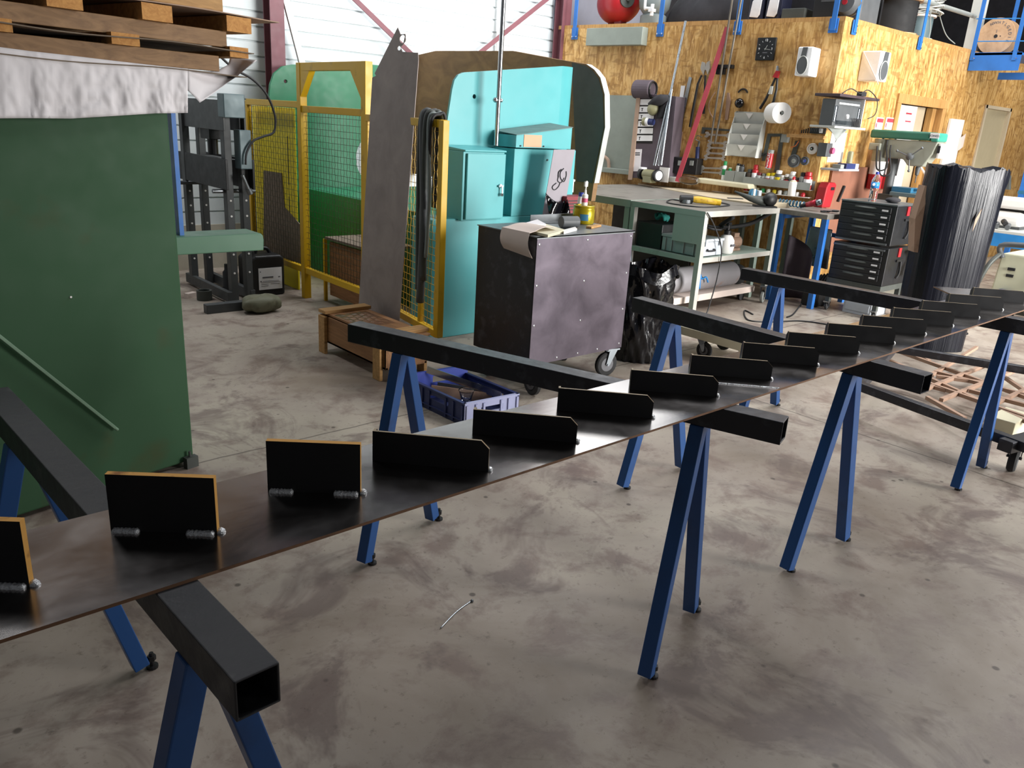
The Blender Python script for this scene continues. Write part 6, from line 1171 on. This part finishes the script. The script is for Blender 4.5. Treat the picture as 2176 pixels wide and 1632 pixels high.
pr_ = [(.03, 0), (.036, .006)] + [(.036 - .004 * (i % 2), .012 + .011 * i) for i in range(9)] + [(.036, .115), (.036, .17), (.034, .185), (.016, .225), (.013, .23), (.013, .24)]
m = MB(); m.lathe(pr_, bt_, 22); m.build('body', 'clear_plastic', wt, smooth=True); m = MB(); m.lathe([(.0368, .118), (.0368, .168)], bt_, 22); lb_ = m.build('label', 'blue_bright', wt, smooth=True); m = MB(); m.lathe([(.015, .236), (.015, .256), (.01, .258)], bt_, 14); m.build('cap', 'blue_ink', wt, smooth='auto')
m = MB(); dd_ = (CAM - bt_); dd_.z = 0; dd_.normalize(); q = bt_ + V(0, 0, .15) + dd_ * .037 - RR * .012; m.cyl(q - dd_ * .002, q + dd_ * .001, .012, n=14); m.build('label_emblem', 'label_white', lb_)
m = MB(); c = V(7.45, 3.2, ztp_ + .035); m.ball(c, .05, 14, 8, (1.6, 1.3, .5)); tag(m.build('dark_cloth', 'cloth_dark', smooth=True), 'dark cloth lying on the tool chest behind the water bottle', 'cloth')
m = MB(); m.box((7.3, 3.13, 0), (7.62, 3.4, .12)); m.box((7.295, 3.15, .03), (7.3, 3.38, .1)); tag(m.build('white_tray', 'case_light', bevel=.004), 'white tray on the floor under the tool chest', 'tray')
m = MB()
for k in range(4): m.tube(smoothpath([V(7.62 - .02 * k, 3.03 - .012 * k, .62), V(7.63, 3.0 - .01 * k, .55), V(7.6 - .02 * k, 2.99 - .01 * k, .43), V(7.61, 3.0, .4)]), .014, 6)
tag(m.build('yellow_strap', 'yellow_cap', smooth=True), 'yellow rope hank hanging at the side of the tool chest', 'rope')
# ---- black film wrapped bundle
rc0 = V(6.72, 2.385, 0)
rv = thing('film_wrapped_roll', 'tall bundle wrapped in shiny black stretch film behind the plate', 'wrapped bundle', rc0)
def wr_(u, v):
    a = 2 * PI * u; from_ = 1 + .0 * v
    rx, ry = .285 * (1 - .1 * (1 - v)), .2
    k = .72; f = lambda c: math.copysign(abs(c) ** k, c)
    w = 1 + .005 * math.sin(a * 13) + .004 * math.sin(a * 29 + v * 3) + .003 * math.sin(a * 47 - v * 5) + (.05 * math.sin(a * 3 + 2) if v > .93 else 0)
    return rc0 + RR * 0 + V(.749, -.66, 0) * rx * f(math.cos(a)) * w + V(.66, .749, 0) * ry * f(math.sin(a)) * w + V(0, 0, 1.4 * v + ((.012 * math.sin(5 * a) + .01 * math.sin(17 * a) + .006 * math.sin(41 * a)) if v > .9 else 0))
m = MB(); m.grid(wr_, 120, 20); n0 = len(m.v); m.add([wr_(i / 40, 1.0) for i in range(40)], [tuple(range(40))]); m.build('film', 'film', rv, smooth='auto')
a_, b_ = V(.749, -.66, 0), V(-.66, -.749, 0); q = rc0 + b_ * .213 + a_ * .03; m = MB(); m.prism([q + V(0, 0, .95), q + a_ * .025 + V(0, 0, 1.06), q + a_ * .03 + V(0, 0, 1.12), q + a_ * .0 + V(0, 0, 1.04)], b_ * .004); m.build('torn_opening', 'cardboard', rv)
q = rc0 - a_ * .29; m = MB(); m.prism([q + V(0, 0, .75) + b_ * .05, q - a_ * .03 + V(0, 0, 1.0) + b_ * .02, q + V(0, 0, 1.25), q + a_ * .06 + V(0, 0, 1.25) + b_ * .06, q + a_ * .05 + V(0, 0, .75) + b_ * .08], -b_ * .1); m.build('wooden_core', 'rust_strip', rv)
# ---- pillar drill at the office wall
XD = 8.62; dp = thing('pillar_drill', 'green topped grey pillar drill in front of the boarded wall', 'drill press', (XD, 3.85, 0))
def dx(px, py, X=XD): return atx(px, py, X)
a, b = dx(1860, 275), dx(1984, 300); yb_, yf = a.y, b.y; zt_, zbq = a.z, dx(1860, 293).z
m = MB(); m.box((XD - .1, yf, zbq), (XD + .12, yb_, zt_)); m.build('belt_cover', 'green_tool', dp, bevel=.02, seg=3)
yf2 = dx(2005, 290).y; m = MB(); m.box((XD - .1, yf2, zbq - .005), (XD + .12, yf - .001, zt_ - .005)); hd = m.build('cover_front', 'green_label', dp, bevel=.02, seg=3)
q = V(XD - .1025, (yf + yf2) / 2, (zt_ + zbq) / 2 + .01); m = MB(); m.box((q.x - .001, q.y - .04, q.z - .025), (q.x + .002, q.y + .045, q.z + .025)); lb_ = m.build('name_plate', 'label_white', hd); text('lettering', 'TONCA', 'ink_grey', lb_, q - V(.002, 0, 0), V(0, 1, 0), V(0, 0, -1), .03)
ca, cb_ = dx(1892, 300), dx(1980, 345); m = MB(); m.prism([(XD - .08, ca.y, zbq - .003), (XD - .08, cb_.y - .05, zbq - .003), (XD - .08, cb_.y - .02, zbq - .12), (XD - .08, cb_.y + .05, zbq - .25), (XD - .08, cb_.y + .2, zbq - .25), (XD - .08, cb_.y + .26, zbq - .19), (XD - .08, ca.y, zbq - .19)], (.17, 0, 0)); m.build('head_casting', 'machine_grey', dp, bevel=.012, seg=3)
mq = dx(1873, 322); m = MB(); m.cyl((XD, mq.y, zbq - .23), (XD, mq.y, zbq - .005), .085, n=20); m.box((XD - .12, mq.y - .03, zbq - .12), (XD - .07, mq.y + .09, zbq - .05)); m.build('motor', 'machine_grey', dp, bevel=.008)
hq = dx(1942, 333); m = MB(); m.lathe([(.035, 0), (.035, .03), (.02, .045), (.001, .047)], V(XD - .08, hq.y, hq.z), 18, (-1, 0, 0)); m.build('feed_hub', 'grey_dark', dp, smooth='auto')
for aa in (20, 140, 260): d = V(0, math.cos(rd(aa)), math.sin(rd(aa))); m = MB(); p_ = V(XD - .11, hq.y, hq.z); m.cyl(p_, p_ + d * .13, .006, n=8); m.ball(p_ + d * .14, .014, 10, 6); m.build('feed_lever', 'steel_grey', dp, smooth='auto')
sq = dx(1952, 352); m = MB(); m.lathe([(.035, .0), (.035, -.06), (.02, -.07), (.02, -.11), (.026, -.12), (.018, -.19), (.006, -.2), (.005, -.27)], V(XD, sq.y, sq.z + .1), 18); m.build('spindle_chuck', 'grey_dark', dp, smooth='auto')
wq = dx(1990, 320); m = MB(); m.box((XD - .07, yf2 - .02, zbq - .16), (XD + .07, yf2 + .0, zbq - .02)); m.mat(1); m.box((XD - .075, yf2 - .025, zbq - .11), (XD - .07, yf2 + .005, zbq - .04)); m.build('switch_plate', ['white', 'ink'], dp, bevel=.003)
cq = dx(1893, 370); m = MB(); m.cyl((XD, cq.y, .04), (XD, cq.y, zbq - .1), .045, n=20); m.build('column', 'grey_dark', dp, smooth='auto')
tq0, tq1 = dx(1905, 402), dx(1962, 405); m = MB(); m.box((XD - .15, tq1.y, tq0.z - .06), (XD + .15, tq0.y, tq0.z - .02)); m.build('work_table', 'press_blue', dp, bevel=.006); m = MB(); m.box((XD - .08, cq.y - .1, tq0.z - .14), (XD + .08, cq.y + .06, tq0.z - .055)); m.build('table_arm', 'frame_grey', dp, bevel=.006); m = MB(); m.box((XD - .2, cq.y - .35, 0), (XD + .2, cq.y + .12, .05)); m.build('base', 'machine_grey', dp, bevel=.006)
vq = dx(1925, 397); m = MB(); m.box((XD - .1, vq.y - .1, tq0.z - .02), (XD + .06, vq.y + .1, tq0.z + .03)); m.box((XD - .04, vq.y - .15, tq0.z + .0), (XD + .02, vq.y - .1, tq0.z + .025)); tag(m.build('machine_vise', 'hose_blue', bevel=.004), 'blue machine vise on the pillar drill table', 'vise')
pts = [V(XD - .12, mq.y, zbq - .08), V(XD - .16, mq.y - .06, zbq - .3), V(XD - .14, mq.y - .15, zbq - .28), V(XD - .1, hq.y + .25, zbq - .1), V(XD - .09, hq.y + .26, zbq - .01)]; m = MB(); m.tube(smoothpath(pts), .008, 6); m.tube(smoothpath([p + V(-.01, -.05, -.05) for p in pts]), .008, 6); m.build('power_lead', 'cable', dp, smooth=True)
# extinguishers
for k, px in enumerate((1862, 1888)):
    q = aty(px, 385, Y2 - .12); c = V(q.x, Y2 - .1, aty(px, 402, Y2 - .1).z); t = thing('fire_extinguisher', ['left red fire extinguisher of the pair behind the pillar drill', 'right red fire extinguisher of the pair behind the pillar drill'][k], 'fire extinguisher', c, 'fire extinguishers on the wall')
    m = MB(); m.lathe([(.06, 0), (.075, .01), (.075, .38), (.06, .43), (.025, .46)], c, 20); m.build('cylinder', 'red', t, smooth='auto'); m = MB(); m.lathe([(.0755, .16), (.0755, .3)], c, 20); m.build('label', 'label_white', t, smooth='auto'); m = MB(); m.cyl(c + V(0, 0, .46), c + V(0, 0, .5), .022); m.beam(c + V(0, 0, .5), c + V(-.1, -.05, .53), .02, .012); m.build('valve', 'black', t); m = MB(); m.tube(smoothpath([c + V(.02, -.02, .48), c + V(.09, -.05, .42), c + V(.085, -.05, .15)]), .01, 6); m.build('hose', 'black', t, smooth=True)
for k, q in enumerate(((1863, 249, 1873, 276), (1884, 249, 1896, 276))):
    a, b = aty(q[0], q[1], Y2 - .006), aty(q[2], q[3], Y2 - .006); m = MB(); m.box((a.x, Y2 - .008, b.z), (b.x, Y2 - .002, a.z)); sg = tag(m.build('wall_sign', 'label_white'), ['left small red and white sign above the extinguishers', 'right small red and white sign above the extinguishers'][k], 'sign', 'extinguisher signs')
    m = MB(); m.box((a.x + .02, Y2 - .0095, a.z - .05), (b.x - .004, Y2 - .008, a.z - .01)); m.build('red_symbol', 'red_strap', sg); m = MB(); m.box((a.x + .01, Y2 - .0095, b.z + .02), (a.x + .03, Y2 - .008, a.z - .06)); m.build('red_bar', 'red_strap', sg)
# reddish board and panels low on the wall
a, b = aty(1762, 350, Y2 - .03), aty(1850, 470, Y2 - .03); m = MB(); m.box((a.x + .1, Y2 - .03, b.z - .3), (b.x + .3, Y2 - .005, a.z - .02)); tag(m.build('plywood_board', mat('ply_red', '8f5f4a', .6, 0), bevel=.002), 'reddish plywood board standing low against the boarded wall', 'board')
# radio shelf
yr = Y2 - .24; tl, br = aty(1772, 197, yr), aty(1830, 272, yr)
a, b = aty(1782, 212, yr), aty(1822, 262, yr); rs = thing('wall_shelf', 'wall shelf with a black top near the corner', 'shelf', (a.x + .2, Y2, b.z - .05)); w = (b.x - a.x) + .05
m = MB(); m.box((a.x - .02, yr - .02, a.z + .03), (a.x + w + .28, Y2 - .003, a.z + .055)); m.build('top_board', mat('shelf_dark', '4a3c40', .5, 0), rs, bevel=.003)
m = MB(); m.box((a.x - .02, yr - .02, b.z - .06), (a.x + w + .1, Y2 - .003, b.z - .04)); m.build('bottom_board', 'grey_light', rs, bevel=.002); m = MB(); m.box((a.x + w + .02, yr + .0, b.z - .04), (a.x + w + .03, Y2 - .003, a.z + .03)); m.build('side_panel', 'white', rs)
ra = thing('radio', 'dark portable radio with silver ends and a round knob on the wall shelf', 'radio', (a.x + w / 2, yr + .1, b.z - .039)); z0, z1 = b.z - .039, a.z + .01
m = MB(); m.box((a.x, yr + .02, z0), (a.x + w, yr + .16, z1)); m.build('body', 'grey_dark', ra, bevel=.008)
for s in (0, 1): m = MB(); m.box((a.x + s * (w - .045), yr + .008, z0 + .03), (a.x + .045 + s * (w - .045), yr + .03, z1 - .06)); m.build('speaker_end', 'zinc', ra, bevel=.01)
m = MB(); q = V(a.x + w / 2, yr + .018, z0 + (z1 - z0) * .38); m.lathe([(.022, 0), (.02, .014), (.001, .016)], q, 16, (0, -1, 0)); m.build('knob', 'label_white', ra, smooth='auto')
m = MB(); m.box((a.x + .05, yr + .01, z1 - .045), (a.x + w - .05, yr + .02, z1 - .03)); m.build('tuner_strip', 'label_white', ra); m = MB(); m.box((a.x + .05, yr + .01, z0 + .015), (a.x + w - .05, yr + .02, z0 + .05)); m.build('cassette_door', 'zinc', ra)
m = MB(); m.grid(lambda u, v: V(a.x + .0 + .3 * u, yr + .03 + .03 * math.sin(7 * u + 3 * v), b.z - .05 - (.12 * math.sin(PI * u) + .02) * v), 14, 6, (0, .003, 0)); tag(m.build('grey_rag', 'grey', smooth=True), 'grey rag hanging under the wall shelf', 'rag')
m = MB(); q0 = V(a.x + .05, yr + .0, a.z + .06); m.tube(smoothpath([q0 + V(0, 0, 0), q0 + V(.15, 0, .05), q0 + V(.35, .0, .02), q0 + V(.5, 0, .06), q0 + V(.68, -.02, -.02), q0 + V(.7, -.02, -.15), q0 + V(.6, 0, -.2)]), .005, 5); m.box(q0 + V(.38, 0, 0), q0 + V(.48, .05, .04)); tag(m.build('radio_cable', 'cable'), 'black cable and plug lying over the wall shelf top', 'cable')
m = MB()
for k in range(5): q0 = V(a.x + .36 + .03 * k, yr, b.z - .035); m.tube(smoothpath([q0, q0 + V(-.03, -.01, .06), q0 + V(.0, -.01, .07), q0 + V(.04, 0, .0)]), .004, 5)
tag(m.build('small_leads', 'cable'), 'bunch of thin black leads on the lower board of the wall shelf', 'cable')
# small wall shelf and boxes
ys = Y2 - .2; p, q = aty(1742, 352, ys), aty(1810, 352, ys); sh = MB(); p.x = max(p.x, 7.9 - .25); sh.box((7.82, ys, p.z - .05), (7.82 + .42, Y2 - .003, p.z - .03)); tag(sh.build('small_shelf', 'case_light', bevel=.003), 'small pale shelf on the wall under the radio shelf', 'shelf'); z_ = p.z - .029
m = MB(); m.box((8.0, ys + .02, z_), (8.19, ys + .12, z_ + .05)); m.mat(1); m.box((8.19, ys + .02, z_), (8.26, ys + .12, z_ + .05)); tag(m.build('blue_box', ['navy', 'lavender'], bevel=.003), 'dark blue carton lying on the small pale shelf', 'box')
m = MB(); m.box((7.9, ys + .03, z_), (7.97, ys + .12, z_ + .04)); tag(m.build('grey_adapter', 'grey', bevel=.004), 'small grey adapter on the small pale shelf', 'adapter')
m = MB(); m.lathe([(.03, 0), (.03, .11), (.02, .12)], (8.2, ys + .1, z_ + .051), 14); tag(m.build('spray_can', 'olive', smooth='auto'), 'small olive spray can on the dark blue carton', 'spray can')
p = aty(1763, 318, Y2 - .1); ps_ = thing('wall_switch_box', 'black wall box with a pink push button below the radio shelf', 'switch', (p.x, Y2, p.z - .05)); m = MB(); m.box((p.x - .06, Y2 - .1, p.z - .07), (p.x + .05, Y2 - .003, p.z + .06)); m.build('box', 'grey_dark', ps_, bevel=.006); m = MB(); m.cyl((p.x + .03, Y2 - .1, p.z - .01), (p.x + .03, Y2 - .13, p.z - .01), .03); m.build('button', 'pink', ps_)
a, b = aty(1768, 280, Y2 - .004), aty(1783, 345, Y2 - .004); m = MB(); m.box((a.x, Y2 - .006, b.z), (b.x + .05, Y2 - .002, a.z)); tag(m.build('glare_poster', 'white'), 'white wall poster with glare put into its colour, behind the black switch box', 'paper')  # poster and the glare on it coloured in plain white
a, b = aty(2022, 252, Y2 - .03), aty(1998, 400, Y2 - .03); m = MB(); m.box((a.x, Y2 - .03, 0), (a.x + .42, Y2 - .004, a.z)); wp = tag(m.build('white_board', 'white'), 'tall white board standing on the wall right of the doorway', 'board')
q = aty(2040, 322, Y2 - .034); m = MB(); m.grid(lambda u, v: q + V(.16 * u - .1, -.006 * math.sin(3 * u), .16 * v + .06 * u), 4, 4, (0, .004, 0)); tag(m.build('pink_paper', 'cardboard_pale'), 'small pale pink paper pinned on the tall white board', 'paper')
# broom leaning by the door
a, b = aty(1950, 345, 3.9), aty(1970, 376, 3.9); m = MB(); m.cyl(a, a + (b - a) * (a.z / (a.z - b.z)), .012, n=10); tag(m.build('pink_stick', 'cardboard_pale'), 'pale stick leaning in front of the doorway', 'stick')
# ---- right edge: blue table, white machine, welder
XT = 9.6; tb = thing('blue_table', 'bright blue table frame at the right edge behind the wrapped bundle', 'table', (XT + .6, 3.0, 0))
p, q = atx(2096, 502, XT), atx(2160, 492, XT); zt_ = p.z + .05; y0, y1 = atx(2180, 490, XT).y - .3, atx(2085, 495, XT).y
m = MB(); m.box((XT, y0, zt_), (XT + .9, y1, zt_ + .03)); m.build('top', 'grey_light', tb, bevel=.003); m = MB(); m.box((XT, y0, zt_ - .14), (XT + .02, y1, zt_)); m.build('apron', 'blue_bright', tb, bevel=.002)
for x, y in ((XT, y1 - .06), (XT + .84, y1 - .06), (XT, y0), (XT + .84, y0)): m = MB(); m.box((x, y, 0), (x + .05, y + .05, zt_)); m.build('leg', 'blue', tb)
for y in (y1 - .06,): m = MB(); m.box((XT + .84, y, zt_), (XT + .89, y + .05, 2.0)); m.build('upright', 'blue', tb)
m = MB(); m.box((XT + .84, y0, zt_ + .38), (XT + .9, y1, zt_ + .42)); m.build('upper_shelf', 'hose_blue', tb)
q = atx(2148, 425, XT + .3); wm_ = thing('white_mixer', 'white rounded machine with dark gap standing on the blue table', 'machine', (XT + .4, q.y, zt_ + .031)); 
m = MB(); m.rbox((XT + .4, q.y, zt_ + .3), (.3, .42, .12)); m.build('top_case', 'white', wm_, bevel=.03, seg=3); m = MB(); m.rbox((XT + .4, q.y, zt_ + .135), (.3, .36, .16)); m.build('bowl', 'white', wm_, bevel=.06, seg=4); m = MB(); m.rbox((XT + .42, q.y - .02, zt_ + .23), (.24, .36, .05)); m.build('gap', 'black', wm_); m = MB(); m.rbox((XT + .4, q.y, zt_ + .043), (.2, .3, .03)); m.build('foot', 'grey_dark', wm_)
q = atx(2118, 478, XT + .12); pl_ = thing('dark_fittings', 'heap of dark metal fittings on the left of the blue table', 'fittings', (XT + .12, q.y, zt_ + .031)); 
for k in range(5): c = V(XT + .12, q.y + .1 - .055 * k, zt_ + .06 + .035 * (k % 2)); m = MB(); m.cyl(c - V(.04, .03 * (k % 2), 0), c + V(.04, .02, .02), .028); m.build('fitting', ['grey_dark', 'black', 'steel_grey', 'black', 'grey_dark'][k], pl_, bevel=.004)
# bag shaped tool rack at right of roll
q = atx(2130, 392, XT + .5); m = MB(); m.prism([(XT + .5, q.y + .08, zt_ + .43), (XT + .5, q.y - .08, zt_ + .43), (XT + .5, q.y - .05, zt_ + .58), (XT + .5, q.y + .03, zt_ + .58)], (.06, 0, 0)); tag(m.build('black_stand', 'frame_grey', bevel=.004), 'small black triangular stand on the upper shelf of the blue table', 'stand')
# welder
wx = 8.25; p, q = atx(2095, 610, wx), atx(2176, 535, wx); y1 = atx(2118, 560, wx).y; y0 = y1 - .52; zw1 = atx(2130, 535, wx).z
we = thing('welding_machine', 'old white welding machine with a dark handle and hoses at the right edge', 'welder', (wx + .3, (y0 + y1) / 2, 0))
m = MB(); m.prism([(wx, y0, .15), (wx, y1, .15), (wx + .06, y1, zw1 - .02), (wx + .06, y0, zw1 - .02)], (.6, 0, 0)); m.build('case', 'welder_white', we, bevel=.015, seg=3)
m = MB(); m.tube(smoothpath([V(wx + .05, y1 - .02, zw1 - .06), V(wx + .05, y1 - .01, zw1 + .06), V(wx + .05, y0, zw1 + .07), V(wx + .05, y0 - .0, zw1 - .05)]), .025, 8); m.build('handle', 'grey_dark', we, smooth=True)
for z in (.62, .56): m = MB(); m.box((wx + .03, y1 - .15, zw1 - .16 - (.62 - z)), (wx + .045, y1 - .09, zw1 - .135 - (.62 - z))); m.build('display', 'ink', we)
m = MB(); m.box((wx - .02, y1 - .17, .22), (wx + .03, y1 - .07, .32)); m.build('socket', 'navy', we, bevel=.01)
m = MB(); m.tube(smoothpath([V(wx + .02, y0 + .02, zw1 - .1), V(wx - .03, y0 + .14, zw1 - .3), V(wx - .04, y0 + .2, .22), V(wx - .05, y0 + .1, .1)]), .028, 10); m.build('torch_hose', 'grey_dark', we, smooth=True)
m = MB(); m.tube(smoothpath([V(wx + .05, y1, zw1 - .02), V(wx - .05, y1 + .06, .5), V(wx - .08, y1 + .1, .2), V(wx - .05, y1 - .1, .12), V(wx - .05, y1 - .3, .2)]), .022, 10); m.build('earth_cable', 'frame_grey', we, smooth=True)
for y in (y0 + .08, y1 - .08): m = MB(); m.cyl((wx + .1, y - .02, .07), (wx + .1, y + .02, .07), .07, n=18); m.build('wheel', 'tyre', we); m = MB(); m.cyl((wx + .5, y - .02, .07), (wx + .5, y + .02, .07), .07, n=18); m.build('wheel', 'tyre', we)
m = MB(); m.box((wx + .08, y0 + .02, .1), (wx + .55, y1 - .02, .15)); m.build('chassis', 'frame_grey', we)
# ---- light and camera
def area(name, loc, target, sx, sy, power, col=(1, 1, 1)):
    l = bpy.data.lights.new(name, 'AREA'); l.shape = 'RECTANGLE'; l.size = sx; l.size_y = sy; l.energy = power; l.color = col
    o = bpy.data.objects.new(name, l); COL.objects.link(o); o.location = loc
    o.rotation_euler = (Vector(target) - Vector(loc)).to_track_quat('-Z', 'Y').to_euler(); return o
g = area('open_gate_daylight', (7.6, -4.6, 2.1), (6.9, 4, 1.2), 4, 3.4, 520, (1, .985, .96)); g.data.spread = math.radians(88)
area('overhead_light', (8.0, 1.8, 6.3), (7.6, 1.9, 0), 4, 1.2, 280, (.97, .98, 1))
area('overhead_light', (6.8, 4.6, 6.3), (6.8, 4.7, 0), 4.5, 1.2, 180, (.97, .98, 1))
wl = area('wall_light', (5.4, 5.9, 5.4), (5.4, 7.7, 2.6), 3.4, .7, 85, (.96, .98, 1)); wl.data.spread = math.radians(110)
area('window_daylight', (8.9, YW - .1, 4.55), (8.0, 0, 3.5), 3.1, 1.2, 52, (.93, .97, 1))
area('overhead_light', (11.0, 2.0, 6.3), (10.5, 3.0, 0), 4, 1.2, 220, (1, .98, .95))
area('overhead_light', (.6, 6.2, 6.2), (2.6, 6.2, .8), 2.5, .8, 90, (.97, .98, 1))  # added lamp to brighten the yellow panel, no known roof opening here
w = bpy.data.worlds.new('World'); bpy.context.scene.world = w; w.use_nodes = True
w.node_tree.nodes['Background'].inputs[0].default_value = (.95, .97, 1, 1); w.node_tree.nodes['Background'].inputs[1].default_value = .105
cam = bpy.data.cameras.new('Camera'); co = bpy.data.objects.new('Camera', cam); COL.objects.link(co)
cam.sensor_fit = 'HORIZONTAL'; cam.sensor_width = 36; cam.lens = FPX / 2176 * 36; cam.clip_start = .02; cam.clip_end = 100
co.matrix_world = Matrix(((RR.x, UU.x, -FW.x, CAM.x), (RR.y, UU.y, -FW.y, CAM.y), (RR.z, UU.z, -FW.z, CAM.z), (0, 0, 0, 1)))
S = bpy.context.scene; S.camera = co
S.view_settings.view_transform = 'Standard'; S.view_settings.look = 'None'; S.view_settings.gamma = 1; S.view_settings.exposure = 0.0; S.view_settings.use_curve_mapping = False
